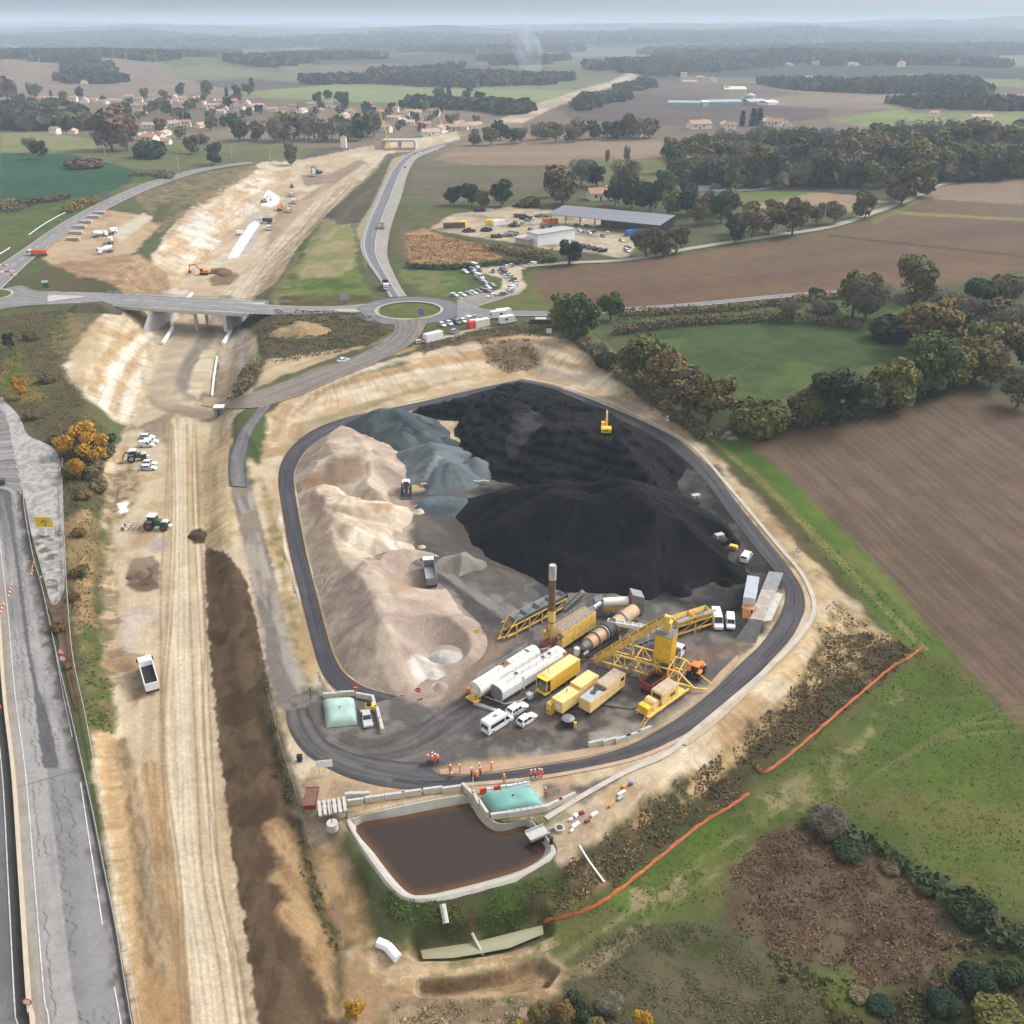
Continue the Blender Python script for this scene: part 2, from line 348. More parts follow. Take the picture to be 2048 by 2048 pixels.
layer([(230,565),(330,420),(480,312),(500,305),(560,302),(700,275),(862,248),(870,262),(790,285),(730,290),(700,330),(640,390),(560,470),(470,575),(300,590)],SA1,SA2,14,1.2,2,dirv=[(400,560),(690,300)],asp=4,c3=S(196,170,136))
layer([(320,560),(300,470),(345,400),(480,318),(560,312),(560,330),(500,360),(470,430),(420,480),(380,500),(350,560)],S(206,176,138),S(222,200,170),7,1.5,3,dirv=[(340,400),(300,420)],asp=4,c3=S(232,222,208))
layer([(345,430),(385,395),(415,420),(385,470),(350,465)],S(226,212,190),S(232,226,216),5,2,3,dirv=[(340,400),(330,440)],asp=5,alpha=.8)
layer([(230,350),(480,312),(490,318),(330,420),(300,440),(280,400)],S(150,130,100),S(120,110,80),6,1.5,3,keep=.45)
layer([(280,425),(310,415),(330,380),(300,385)],S(84,88,54),S(100,92,66),4,1,2)
layer([(255,445),(290,430),(285,460),(262,462)],S(76,94,54),None,3,1,2)
layer([(520,400),(600,355),(640,330),(700,345),(660,400),(600,470),(520,540),(470,560)],S(172,148,122),S(196,172,142),8,1.5,3,dirv=[(480,560),(690,330)],asp=6)
layer([(566,330),(620,330),(680,300),(700,310),(690,330),(620,345),(575,352)],S(158,134,116),S(172,150,130),8,1.5,2)
layer([(445,455),(465,415),(500,395),(500,420),(475,470),(440,490)],S(182,176,168),S(196,188,178),5,1,1)
layer([(430,488),(448,455),(470,425),(480,418),(492,420),(470,452),(450,484)],S(250,250,248,.8),S(236,236,236,.8),3,.5,.6)
layer([(493,380),(505,358),(512,362),(528,372),(525,384),(512,390),(495,388)],S(250,250,248,.8),None,3,.5,.6)
layer([(392,525),(425,510),(455,520),(450,535),(400,540)],S(130,106,80),S(150,122,92),3,1,2)
for k,(o,wd) in enumerate([(0,1.6),(14,1.2),(30,1.4),(46,1.0)]):
    trail([(420+o,565),(470+o,510),(540+o,440),(610+o*.8,370),(690+o*.3,310)],wd*1.6,S(232,216,190),S(200,176,142),1.2,20,.6,.8,seed=k)
trail([(530,555),(590,470),(660,385),(715,315)],4.5,S(168,146,118),S(184,160,132),.7,25,1,.9)
layer([(60,475),(120,430),(200,395),(260,405),(300,425),(250,480),(180,490),(100,500)],S(196,166,130),S(208,180,146),6,1.5,2,c3=S(184,154,120))
layer([(205,440),(270,402),(290,410),(230,455)],S(222,206,184),None,5,1,1.5)
layer([(90,500),(180,490),(260,480),(320,520),(310,565),(240,568),(180,540),(110,520)],S(168,134,98),S(186,154,118),6,2,3)
layer([(35,530),(100,500),(140,515),(170,545),(230,566),(120,555),(60,548)],S(88,90,52),S(96,84,58),5,1.5,2)
layer([(150,520),(200,530),(240,560),(235,570),(170,560)],S(98,82,60),S(84,80,54),4,1.5,2)
layer([(505,560),(560,470),(620,400),(700,330),(735,295),(750,300),(720,370),(690,420),(672,470),(680,520),(705,560),(690,580),(520,578)],S(78,98,42),S(112,122,60),9,1.5,2,c3=S(150,146,96))
layer([(585,455),(610,415),(670,425),(672,500),(640,520),(560,530)],S(176,158,118),S(140,140,84),6,2,3,dirv=[(600,520),(650,430)],asp=3,alpha=.85)
layer([(612,408),(690,345),(738,292),(748,300),(720,368),(690,418),(640,425)],S(88,80,62),S(104,94,72),6,1.2,1.5,dirv=[(620,410),(735,295)],asp=6)
layer([(520,560),(700,556),(700,572),(530,580)],S(90,78,52),S(100,96,56),5,1.5,2)
layer([(470,560),(520,540),(560,480),(560,500),(515,560)],S(150,124,96),S(120,104,78),5,1.5,2)
layer([(682,470),(672,430),(700,390),(740,300),(765,290),(720,390),(692,440),(690,500)],S(186,166,132),None,4,1,1)
layer([(760,385),(790,310),(830,300),(1240,310),(1240,345),(1050,350),(900,385)],S(108,98,78),S(120,108,86),14,2,2,dirv=[(790,320),(1240,320)],asp=8,c3=S(100,104,68))
layer([(815,302),(880,268),(1060,262),(1250,262),(1256,300),(1100,312),(900,312)],S(150,128,106),S(164,142,118),30,2,2,dirv=[(850,300),(1240,295)],asp=10)
layer([(770,390),(860,380),(1040,380),(1040,400),(850,430),(770,425)],S(92,98,58),S(104,100,66),8,2,2)
layer([(1080,300),(1250,300),(1300,325),(1290,340),(1080,335)],S(104,108,62),S(122,118,70),12,2,2)
layer([(755,425),(770,425),(820,440),(820,470),(900,500),(770,500),(745,470)],S(120,100,78),S(104,92,70),6,1.5,2)
layer([(762,440),(800,430),(840,448),(960,470),(985,478),(920,490),(850,500),(775,498)],S(190,148,104),S(168,130,92),4,1.2,2,c3=S(120,104,70))
layer([(840,440),(1010,480),(1180,495),(1180,505),(900,505),(950,485)],S(74,78,48),S(90,88,56),5,1.2,1.5)
layer([(770,500),(1060,492),(1190,490),(1190,500),(950,512),(770,512)],S(70,82,46),S(86,92,54),5,1.2,1.5)
layer([(755,510),(870,510),(880,545),(850,560),(800,552),(760,530)],S(86,108,52),S(122,124,76),6,1.2,1.5)
layer([(905,582),(960,545),(1000,515),(1060,580),(1050,588)],S(96,104,50),S(110,108,62),6,1,1.5)
layer([(810,432),(850,405),(960,390),(1060,398),(1200,425),(1210,450),(1180,490),(1130,478),(1030,470),(950,455),(850,440)],S(214,196,166),S(196,176,146),5,1.2,1.5,c3=S(150,138,120))
layer([(905,503),(990,498),(1010,500),(985,508),(985,528),(995,540),(975,556),(900,565),(860,560),(905,560),(945,545),(948,525),(910,515)],S(214,194,164),S(224,208,184),5,.8,.8)
layer([(1290,362),(1420,360),(1560,358),(1500,376),(1400,388),(1330,390)],S(100,118,56),S(112,124,66),10,1.5,2)
layer([(1395,392),(1540,362),(1640,372),(1690,385),(1640,400),(1460,402)],S(164,138,110),S(176,150,120),12,1.5,2)
layer([(1180,360),(1290,360),(1330,392),(1280,430),(1160,420)],S(74,78,50),S(88,88,58),8,2,2)
layer([(1280,330),(1700,270),(1932,270),(1932,335),(1760,345),(1650,372),(1540,362),(1400,360),(1290,345)],S(72,68,46),S(86,78,54),10,2,3)
layer([(1000,515),(1110,495),(1300,480),(1500,448),(1640,415),(1740,365),(1800,345),(1932,338),(1932,508),(1750,540),(1560,560),(1160,588),(1060,586),(1010,548)],S(104,82,64),S(116,94,74),40,1.2,1.5,dirv=[(1050,530),(1900,430)],asp=14,c3=S(124,100,76))
layer([(1250,548),(1500,528),(1932,480),(1932,506),(1720,540),(1500,562),(1160,588)],S(126,98,72),S(116,92,70),18,8,6,alpha=.75)
layer([(1755,352),(1932,340),(1932,386),(1760,376)],S(144,122,102),S(156,132,110),18,1,1)
layer([(1690,398),(1720,400),(1932,412),(1932,417),(1720,406),(1690,403)],S(136,134,80),None,9,.8,.8)
layer([(1560,442),(1932,482),(1932,486),(1560,446)],S(86,72,56),None,9,.8,.6)
layer([(1640,420),(1760,360),(1770,364),(1650,424)],S(126,128,76),None,9,.8,.8,alpha=.7)
layer([(1150,592),(1560,562),(1640,552),(1932,530),(1932,640),(1640,640),(1200,640)],S(92,86,60),S(80,92,50),7,1.5,2)
layer([(1170,600),(1500,575),(1600,562),(1690,566),(1620,592),(1350,604),(1190,618)],S(84,104,50),S(96,106,60),7,1.5,2)
layer([(1160,640),(1270,612),(1600,598),(1800,600),(1900,640),(1780,665),(1640,690),(1500,730),(1460,770),(1380,805),(1345,770),(1300,720),(1210,665)],S(62,82,42),S(74,92,48),9,1.5,2,c3=S(86,102,54))
layer([(1640,570),(1760,560),(1830,590),(1880,640),(1820,640),(1700,600)],S(84,108,52),S(100,112,60),7,1.5,2)
layer([(1690,640),(1760,628),(1800,650),(1740,665)],S(96,74,56),None,5,2,2,alpha=.8)
layer([(1388,815),(1480,810),(1600,785),(1760,740),(1830,725),(1990,790),(2200,900),(2300,1560),(1932,1378),(1760,1192),(1620,1030),(1500,915)],S(102,86,72),S(114,97,82),26,.8,1.0,dirv=[(1400,820),(1932,1378)],asp=4)
layer([(1388,815),(1480,810),(1600,785),(1760,740),(1830,725),(1990,790),(2200,900),(2300,1560),(1932,1378),(1760,1192),(1620,1030),(1500,915)],S(132,110,92),S(92,75,60),.85,.8,1.0,dirv=[(1400,820),(1932,1378)],asp=22,alpha=.36,oct_=2,lo=.3,hi=.7)
layer([(1395,820),(1500,812),(1700,760),(1700,775),(1560,840),(1440,850)],S(126,102,78),None,9,6,3,alpha=.6)
layer([(1035,605),(1075,600),(1150,655),(1250,760),(1350,820),(1400,830),(1500,915),(1640,1050),(1770,1200),(1830,1290),(1740,1250),(1640,1150),(1500,985),(1400,890),(1290,800),(1180,700),(1090,640)],S(88,112,46),S(112,120,62),5,1,1.5,dirv=[(1100,650),(1700,1200)],asp=4)
layer([(1035,605),(1090,640),(1180,700),(1290,800),(1400,890),(1500,985),(1640,1150),(1620,1160),(1470,1010),(1380,905),(1270,815),(1170,720),(1060,645)],S(88,84,54),S(100,92,62),4,1,1.5)
for o in (0,9):
    trail([(1090+o,628),(1180+o,690),(1290+o,790),(1390+o,870),(1500+o,975),(1620+o,1100),(1740+o,1225)],.35,S(164,150,100),S(140,132,84),1,8,.4,.8,seed=o)
layer([(1355,822),(1375,815),(1400,830),(1385,835)],S(214,210,200),S(150,140,120),1.2,.5,1.5,lo=.45,hi=.55)
SL1,SL2=S(208,178,136),S(226,206,176)
layer([(470,830),(480,780),(600,745),(760,690),(820,640),(900,618),(1000,625),(1070,640),(1150,700),(1260,790),(1370,880),(1480,1010),(1580,1110),(1660,1190),(1690,1230),(1640,1290),(1500,1330),(1380,1430),(1260,1500),(1100,1540),(560,1560),(520,1400),(500,1200),(470,1000)],SL1,SL2,6,1.5,2.5,c3=S(194,160,118))
for k,(dy,c) in enumerate([(0,S(232,216,190)),(16,S(200,164,116)),(34,S(234,220,196)),(50,S(206,174,130))]):
    trail([(520,840-dy*.2),(545,790-dy*.6),(620,745-dy*.7),(760,712-dy),(900,688-dy),(1000,680-dy*.8),(1090,708-dy*.8)],1.9,c,S(190,154,110) if k % 2 else S(220,200,170),.5,9,1.0,.85,edge=1.2,seed=k)
layer([(560,800),(760,735),(900,705),(900,712),(760,748),(580,820),(545,850)],S(176,152,112),S(150,138,96),4,1.2,2,alpha=.7)
layer([(900,640),(1000,640),(1020,690),(960,700),(920,680)],S(120,98,72),S(140,116,86),3,2,3,alpha=.8)
layer([(780,655),(900,622),(1060,605),(1090,640),(1000,632),(900,632),(800,668)],S(92,88,56),S(104,90,64),5,1,2)
layer([(790,648),(960,625),(970,632),(800,662)],S(96,80,58),S(112,94,70),4,1,2)
layer([(1010,690),(1140,712),(1250,800),(1240,806),(1130,730),(1010,712)],S(184,168,148),S(206,192,170),5,1.5,2,dirv=[(1010,700),(1240,800)],asp=5,alpha=.85)
layer([(1260,800),(1370,890),(1480,1010),(1580,1110),(1640,1180),(1690,1235),(1640,1200),(1500,1080),(1380,930),(1290,840)],S(206,182,142),S(178,154,116),4,1.2,2,c3=S(120,110,76))
layer([(-60,600),(60,590),(130,585),(120,640),(115,690),(160,760),(215,830),(200,880),(190,1000),(190,1200),(215,1385),(170,1380),(150,1260),(125,1000),(112,870),(30,770),(-60,730)],S(102,92,66),S(88,78,58),4,1.2,2.5,c3=S(88,92,54))
layer([(0,690),(30,650),(50,700),(110,720),(80,760),(30,760),(0,740)],S(88,98,46),S(140,118,66),4,1.5,2)
layer([(125,990),(165,960),(190,1000),(180,1120),(185,1300),(165,1300),(140,1150)],S(186,150,102),S(150,128,86),3,1.2,2,alpha=.7,dirv=[(130,1000),(150,1300)],asp=3)
layer([(118,690),(160,590),(290,590),(285,650),(270,700),(270,760),(230,800),(160,750)],S(218,194,156),S(234,222,202),6,1.5,2.5,dirv=[(280,610),(200,780)],asp=5,c3=S(204,172,128))
for k,(o,c) in enumerate([(0,S(196,160,112)),(34,S(238,228,210)),(62,S(198,164,118)),(88,S(236,224,204))]):
    trail([(290,612+o*.5),(235+o*.4,640+o*.6),(190+o*.6,690+o*.7),(175+o*.7,745+o*.6)],1.6,c,None,.6,9,1.0,.75,edge=1.0,seed=k)
layer([(110,590),(160,575),(200,585),(150,640),(120,680),(90,650)],S(140,120,88),S(98,100,58),4,1.5,2)
layer([(140,565),(210,565),(215,580),(150,588)],S(92,84,72),S(76,72,60),3,1,1.5)
CO=[(300,590),(270,690),(262,745),(240,800),(222,835),(195,880),(212,940),(210,1080),(215,1200),(215,1380),(175,1370),(185,1500),(215,1700),(262,2100),(700,2100),(600,1800),(545,1560),(520,1400),(500,1200),(470,1000),(420,920),(440,790),(480,760),(400,740),(415,590)]
layer(CO,S(210,187,152),S(222,202,170),4,.7,1.2,dirv=[(330,1932),(330,900)],asp=9,c3=S(200,172,132))
layer([(170,1372),(215,1385),(245,1500),(262,1650),(285,1780),(300,1880),(265,1932),(230,1700),(190,1480)],S(204,170,124),S(190,154,110),3,.5,.8,lo=.5,hi=.75,c3=S(214,182,134))
layer([(150,1170),(185,1180),(205,1300),(222,1385),(172,1378),(158,1280)],S(88,98,52),S(116,112,70),3.5,1,1.5,c3=S(164,140,96))
trail([(228,1400),(250,1500),(268,1600),(285,1750),(300,1850)],1.3,S(120,96,66),S(170,138,98),1.2,3,.8,.8,edge=.8)
layer([(230,820),(330,770),(330,800),(345,830),(330,850),(250,800)],S(150,130,112),S(120,104,88),3,1.2,1.5,alpha=.8)
layer([(272,740),(330,760),(480,755),(500,770),(420,790),(300,775)],S(176,156,134),S(160,140,118),4,1.5,2,dirv=[(280,760),(480,765)],asp=4)
layer([(300,690),(330,620),(420,620),(405,690),(345,720),(380,755),(310,765),(275,740)],S(204,186,158),S(190,170,142),5,1.5,2)
trail([(425,560),(400,620),(370,670),(350,715),(370,745),(430,752),(520,735),(600,700),(700,668),(760,625)],3.4,S(142,130,120),S(120,112,106),.8,12,1.2,.8,seed=3)
layer([(362,700),(385,660),(405,660),(402,690),(375,755),(355,740)],S(232,216,188),S(214,190,156),2.5,1,1,dirv=[(360,700),(400,700)],asp=4)
layer([(405,600),(440,600),(490,640),(490,700),(470,745),(405,752),(412,680)],S(180,152,124),S(196,178,156),5,1.2,2,dirv=[(420,740),(450,610)],asp=4)
layer([(445,625),(465,620),(462,700),(450,715)],S(190,186,180),S(170,160,150),3,1,1,alpha=.8)
layer([(485,600),(560,585),(690,592),(740,625),(690,655),(560,680),(490,690)],S(92,90,58),S(104,90,68),5,1.5,2,c3=S(84,94,48))
layer([(530,625),(560,605),(605,612),(600,635),(545,640)],S(196,166,124),None,4,1,1.5)
layer([(440,745),(460,690),(490,685),(490,720),(450,750)],S(86,80,60),S(100,92,70),3,1,1.5)
layer([(500,680),(700,650),(730,640),(640,670),(520,715),(480,735)],S(214,190,154),S(196,170,134),4,1,1.5,dirv=[(480,730),(730,640)],asp=4)
layer([(300,800),(330,790),(385,830),(392,1000),(402,1300),(418,1450),(440,1620),(470,1800),(500,2080),(350,2080),(300,1860),(262,1600),(240,1440),(250,1300),(290,1100),(310,900)],S(232,212,180),S(192,164,126),.8,1.2,1.5,dirv=[(380,1932),(350,1000)],asp=30,alpha=.24,lo=.3,hi=.7,seed=9)
for k in range(9):
    o=-34+k*9+rng.uniform(-3,3)
    trail([(340+o*.5,790),(345+o*.7,950),(345+o,1150),(345+o*1.1,1400),(365+o*1.2,1650),(385+o*1.4,1800),(405+o*1.5,1990)],rng.uniform(.3,.9),S(232,214,182) if k % 3 else S(186,154,112),S(212,186,146),1.4,16,.5,.7,edge=.35,seed=k+20)
trail([(350,800),(352,1000),(350,1250),(352,1450),(372,1650),(400,1932)],2.8,S(226,208,178),S(216,194,158),.7,20,1.4,.8,edge=.6,seed=41)
for k,o in enumerate((-62,-54,-70,-46)):
    trail([(345+o,1440),(355+o,1560),(375+o,1700),(400+o,1850),(410+o,2000)],.55,S(164,130,90),S(198,164,118),1.5,10,.4,.75,edge=.4,seed=k+60)
layer([(255,1865),(300,1840),(345,1870),(340,1932),(330,2050),(270,2050)],S(190,148,98),S(160,122,80),2.2,1,1.5,dirv=[(300,1850),(310,1990)],asp=3,alpha=.85)
layer([(238,1080),(250,1055),(290,1050),(302,1070),(300,1110),(262,1118),(240,1105)],S(150,132,112),S(116,98,80),3,.6,.6)
layer([(262,1092),(280,1070),(292,1078),(282,1105),(264,1108)],S(92,74,58),S(110,92,74),1.5,.6,.8)
layer([(272,1035),(292,1015),(318,1012),(312,1040),(290,1040)],S(176,164,152),S(188,176,164),2,.5,.5)
layer([(230,1150),(300,1140),(310,1165),(260,1185),(240,1250),(225,1290)],S(204,186,172),S(220,206,192),1.6,1,1.5,lo=.45,hi=.6,alpha=.8)
layer([(228,1236),(270,1235),(285,1280),(255,1330),(225,1290)],S(186,166,142),S(160,128,92),2.5,1,1)
layer([(195,985),(215,990),(225,1200),(240,1260),(210,1300),(195,1180)],S(150,132,104),S(206,180,140),1.6,1,1.5,lo=.42,hi=.58,dirv=[(190,1100),(240,1095)],asp=3)
layer([(195,890),(250,870),(265,930),(225,985),(195,985)],S(146,126,100),S(196,170,132),1.8,1,1.5,lo=.42,hi=.58)
layer([(222,950),(240,945),(242,965),(226,970)],S(246,244,238,.75),None,2,.5,.6)
layer([(232,990),(243,988),(244,998),(234,1000)],S(246,244,238,.75),None,2,.4,.4)
layer([(355,830),(385,820),(440,870),(440,1040),(390,1030),(360,960)],S(214,188,144),S(200,176,128),4,1,1,lo=.5,hi=.7)
for o in (0,10):
    trail([(362+o,850),(366+o,930),(364+o,990)],.4,S(186,150,104),None,1,6,.4,.7)
for k in range(16):
    o=rng.uniform(-42,46);q=rng.uniform(-7,7)
    trail([(343+o*.6,800),(345+o*.75+q,960),(346+o+q,1150),(346+o*1.1-q,1400),(366+o*1.2+q,1650),(386+o*1.4,1800),(406+o*1.55-q,2000)],.16,S(164,136,102) if k % 2 else S(242,226,200),None,1.4,16,.22,.75,edge=.12,seed=k+90)
TS=[(388,1030),(410,1040),(440,1055),(468,1100),(485,1170),(500,1260),(520,1380),(545,1500),(580,1650),(610,1800),(640,1932),(660,2080),(505,2080),(485,1932),(462,1760),(438,1600),(418,1450),(402,1300),(390,1160)]
layer(TS,S(92,74,56),S(110,91,70),2.2,.25,.7,dirv=[(420,1050),(540,1900)],asp=2.5,c3=S(84,66,48))
layer([(540,1560),(600,1560),(620,1650),(690,1770),(660,1800),(640,1760),(600,1700),(560,1650)],S(198,160,110),S(150,122,86),4,1,1.5,lo=.35,hi=.6)
for (a,b,cc,d) in [((530,1650),(560,1690),(600,1760),(640,1800)),((545,1720),(590,1770),(620,1850),(640,1900)),((560,1580),(590,1600),(615,1660),(640,1720)),((520,1560),(535,1590),(560,1640),(575,1660))]:
    trail([a,b,cc,d],1.5,S(202,166,118),S(176,140,98),1.0,4,.8,.9,edge=1.2,seed=int(a[0]))
trail([(498,1270),(520,1380),(548,1500),(575,1600),(600,1690),(645,1800),(650,1900)],1.1,S(72,68,48),S(96,86,62),1.2,3,.8,.85,edge=.7)
layer([(362,1000),(378,996),(390,1003),(386,1025),(366,1026),(355,1015)],S(84,66,48),S(70,54,40),1.2,.4,.3)
layer([(432,905),(468,905),(500,1010),(535,1150),(560,1230),(590,1300),(600,1340),(545,1350),(520,1330),(498,1230),(475,1100),(450,980)],S(132,123,118),S(178,167,156),3.2,.4,.6,dirv=[(450,940),(560,1300)],asp=9,c3=S(150,134,118),lo=.42,hi=.6)
layer([(488,900),(500,905),(528,1000),(550,1120),(580,1260),(600,1320),(590,1330),(560,1230),(535,1130),(508,1010)],S(196,166,118),S(150,140,90),2.5,1,1.2)
layer([(478,800),(505,775),(500,830),(488,880),(470,860),(462,830)],S(78,98,52),S(92,100,60),3,1,1)
layer([(540,1520),(600,1545),(640,1530),(660,1560),(640,1600),(690,1690),(640,1660),(600,1600),(570,1560)],S(196,174,144),S(170,146,116),3,1,1.2)
YD=[(545,1338),(590,1330),(640,1310),(700,1300),(780,1310),(812,1330),(870,1320),(1200,1140),(1290,1145),(1400,1150),(1440,1080),(1400,1020),(1290,880),(1180,800),(1000,720),(700,780),(560,860),(580,1000),(600,1140),(620,1250),(680,1300),(760,1320)]
layer([(545,1335),(612,1290),(680,1300),(790,1320),(830,1328),(880,1290),(900,1230),(860,1130),(770,1050),(770,930),(950,900),(1150,850),(1400,1000),(1440,1100),(1425,1200),(1360,1270),(1290,1330),(1210,1390),(1110,1412),(900,1432),(830,1450),(700,1480),(590,1430)],S(106,102,100),S(136,129,122),3.4,1.5,2,c3=S(78,76,78),lo=.42,hi=.6)
layer([(770,1060),(880,1080),(950,1140),(1090,1160),(1000,1190),(900,1180),(820,1130)],S(146,140,134),S(88,85,84),2.2,2,2,dirv=[(800,1040),(1000,1180)],asp=5,lo=.4,hi=.6)
layer([(770,940),(930,925),(1000,1000),(1090,1080),(1000,1100),(900,1090),(790,1040)],S(92,86,82),S(116,107,100),3,2,2,dirv=[(780,960),(1000,1080)],asp=4)
layer([(900,920),(1180,890),(1400,1020),(1440,1130),(1340,1160),(1180,1120),(1060,1090),(960,1050)],S(34,34,38),S(44,43,46),4,3,3)
layer([(960,722),(1150,775),(1230,808),(1290,845),(1360,905),(1420,985),(1470,1060),(1480,1110),(1440,1190),(1400,1220),(1300,1150),(1100,900)],S(62,60,60),S(92,86,82),4,1.5,2,c3=S(44,43,45))
layer([(560,840),(680,790),(770,810),(770,900),(775,1000),(770,1060),(850,1120),(905,1200),(900,1250),(860,1300),(810,1328),(700,1296),(640,1250),(610,1120),(575,980),(552,890)],S(176,155,140),S(192,172,156),6,1.2,1.5,c3=S(206,188,168))
layer([(820,1326),(900,1240),(935,1190),(980,1200),(880,1300),(870,1320),(840,1335)],S(142,122,108),S(158,138,122),3,1,1.5,dirv=[(830,1325),(960,1200)],asp=5)
layer([(1270,1240),(1360,1215),(1420,1200),(1425,1220),(1330,1262),(1290,1260)],S(150,128,110),S(120,106,96),3,1,1.5)
layer([(1000,1340),(1110,1330),(1200,1350),(1190,1390),(1110,1400),(1000,1400),(900,1410)],S(96,88,82),S(130,120,112),2.4,1.5,2,lo=.45,hi=.65)
layer([(1110,1385),(1170,1355),(1215,1365),(1215,1385),(1120,1408)],S(170,160,150),S(150,140,130),2,.8,1.2)
for k in range(7):
    trail([(620+k*6,1425-k*7),(700,1452-k*9),(780,1440-k*11),(850,1400-k*12),(900,1360-k*9)],.8,S(120,114,110),S(80,78,80),1.2,10,.7,.6,edge=.5,seed=k)
layer([(640,1660),(700,1690),(760,1745),(870,1775),(1020,1738),(1130,1668),(1180,1620),(1100,1610),(1040,1640),(1000,1665),(830,1700),(770,1685),(700,1620)],S(66,72,42),S(84,74,54),3,1,1.5,c3=S(74,94,40))
layer([(1060,1640),(1130,1590),(1260,1490),(1400,1400),(1500,1290),(1560,1200),(1640,1190),(1735,1228),(1600,1340),(1425,1445),(1400,1500),(1280,1580),(1140,1680),(1040,1735),(1080,1690)],S(90,78,58),S(76,76,50),3,1,2,c3=S(150,124,86))
layer([(1190,1555),(1260,1500),(1330,1460),(1420,1380),(1500,1300),(1520,1310),(1440,1390),(1340,1480),(1270,1530)],S(200,168,118),None,3,1,1.5,keep=.45)
layer([(1570,1130),(1640,1180),(1690,1210),(1640,1220),(1600,1260),(1560,1290),(1530,1320),(1500,1300),(1540,1240),(1545,1180)],S(200,170,124),S(150,130,92),3,1,2,keep=.4)
layer([(1020,1745),(1140,1690),(1280,1590),(1405,1510),(1480,1440),(1600,1350),(1735,1232),(1800,1250),(1932,1385),(2200,1600),(2300,1900),(1932,1745),(1760,1650),(1640,1580),(1560,1545),(1480,1570),(1400,1680),(1360,1740),(1180,1740),(1090,1830),(1040,1800)],S(80,97,46),S(102,103,58),8,1,2,c3=S(88,108,44))
layer([(1600,1400),(1800,1300),(1990,1500),(2100,1700),(1932,1690),(1760,1590),(1600,1530),(1500,1480)],S(112,112,62),S(90,110,46),9,8,6,alpha=.8,dirv=[(1500,1480),(1930,1400)],asp=3)
layer([(1450,1500),(1560,1430),(1600,1480),(1560,1540),(1440,1560),(1400,1530)],S(150,138,100),S(96,104,56),3,2,3,keep=.42)
trail([(1060,1810),(1160,1740),(1300,1640),(1420,1560),(1500,1500)],.5,S(150,142,104),S(110,118,60),1,5,.6,.7,edge=.5)
trail([(1100,1830),(1200,1760),(1330,1660),(1440,1590)],.5,S(150,142,104),S(110,118,60),1,5,.6,.6,edge=.5)
layer([(1150,1690),(1280,1650),(1330,1640),(1260,1700),(1180,1740)],S(164,148,108),S(92,112,50),2.2,1.5,2,keep=.42)
layer([(1500,1490),(1640,1370),(1700,1290),(1710,1300),(1640,1400),(1520,1510)],S(150,140,100),S(96,116,50),2.5,1.5,2,keep=.48)
layer([(1355,1740),(1380,1640),(1440,1580),(1520,1550),(1600,1570),(1700,1640),(1790,1720),(1830,1790),(1760,1850),(1640,1870),(1560,1830),(1450,1790)],S(92,76,58),S(108,92,74),2.6,1.5,2.5,c3=S(80,64,48))
layer([(1060,1870),(1120,1790),(1200,1745),(1330,1742),(1440,1800),(1560,1890),(1620,2050),(1040,2050)],S(88,86,60),S(102,94,72),3,1.5,2,dirv=[(1200,1750),(1500,1932)],asp=4,c3=S(74,80,46))
layer([(1440,1790),(1560,1840),(1650,1870),(1800,1780),(1932,1740),(2100,1800),(2100,2100),(1600,2100),(1540,1880)],S(82,84,46),S(70,58,42),4,1.5,3,c3=S(44,52,36))
layer([(1540,1830),(1600,1820),(1640,1870),(1600,1900),(1550,1880)],S(96,108,48),None,3,2,2,alpha=.8)
layer([(640,1790),(700,1770),(760,1790),(1030,1790),(1060,1830),(1045,1870),(1000,1890),(740,1900),(700,1960),(720,2060),(660,2060),(645,1900)],S(196,168,130),S(206,180,144),3,1,1.5,c3=S(176,144,106))
layer([(720,1885),(1000,1880),(1000,1990),(990,2060),(700,2060)],S(134,116,92),S(176,150,118),1.6,1,1.5,lo=.4,hi=.62,c3=S(96,96,62))
trail([(800,1812),(900,1815),(1000,1800),(1060,1770)],1.0,S(92,106,54),S(190,164,124),1,3,.8,.7,edge=.8)
trail([(820,1842),(900,1845),(980,1838)],.6,S(92,106,54),S(190,164,124),1,3,.8,.7,edge=.6)
trail([(740,1865),(830,1865),(950,1850),(1020,1835)],.7,S(150,120,84),S(170,140,102),1,4,.5,.7,edge=.4)
trail([(1030,1830),(1080,1835),(1150,1800),(1200,1760)],.9,S(180,156,122),S(130,118,86),1,4,.6,.8,edge=.6)
layer([(690,1790),(760,1770),(860,1790),(1010,1745),(1020,1760),(860,1800),(760,1800)],S(188,160,120),S(120,110,76),2.5,.8,1.2)
layer([(640,1600),(690,1690),(700,1760),(640,1790),(600,1680),(590,1600)],S(186,152,108),S(150,122,86),3,1.2,2,c3=S(96,86,60))
layer([(1030,1560),(1180,1500),(1250,1470),(1180,1540),(1100,1610),(1050,1630),(1040,1590)],S(196,172,140),S(206,184,154),3,.8,1)
layer([(1020,1480),(1100,1478),(1180,1460),(1110,1510),(1040,1530)],S(110,100,96),S(176,150,128),2.2,.8,1.2)
layer([(590,1440),(660,1480),(860,1492),(1000,1485),(1010,1510),(880,1500),(780,1505),(660,1540),(610,1540),(570,1480)],S(206,180,148),S(186,158,126),3,.8,1)
for q in range(6):
    for o in (0,5):
        trail([(1500+q*52+o,1560-q*34),(1600+q*50+o,1480-q*26),(1720+q*46+o,1410-q*16),(1880+q*44+o,1380-q*2)],.3,S(84,98,48),S(118,120,74),1,12,.4,.45,edge=.3,seed=q)
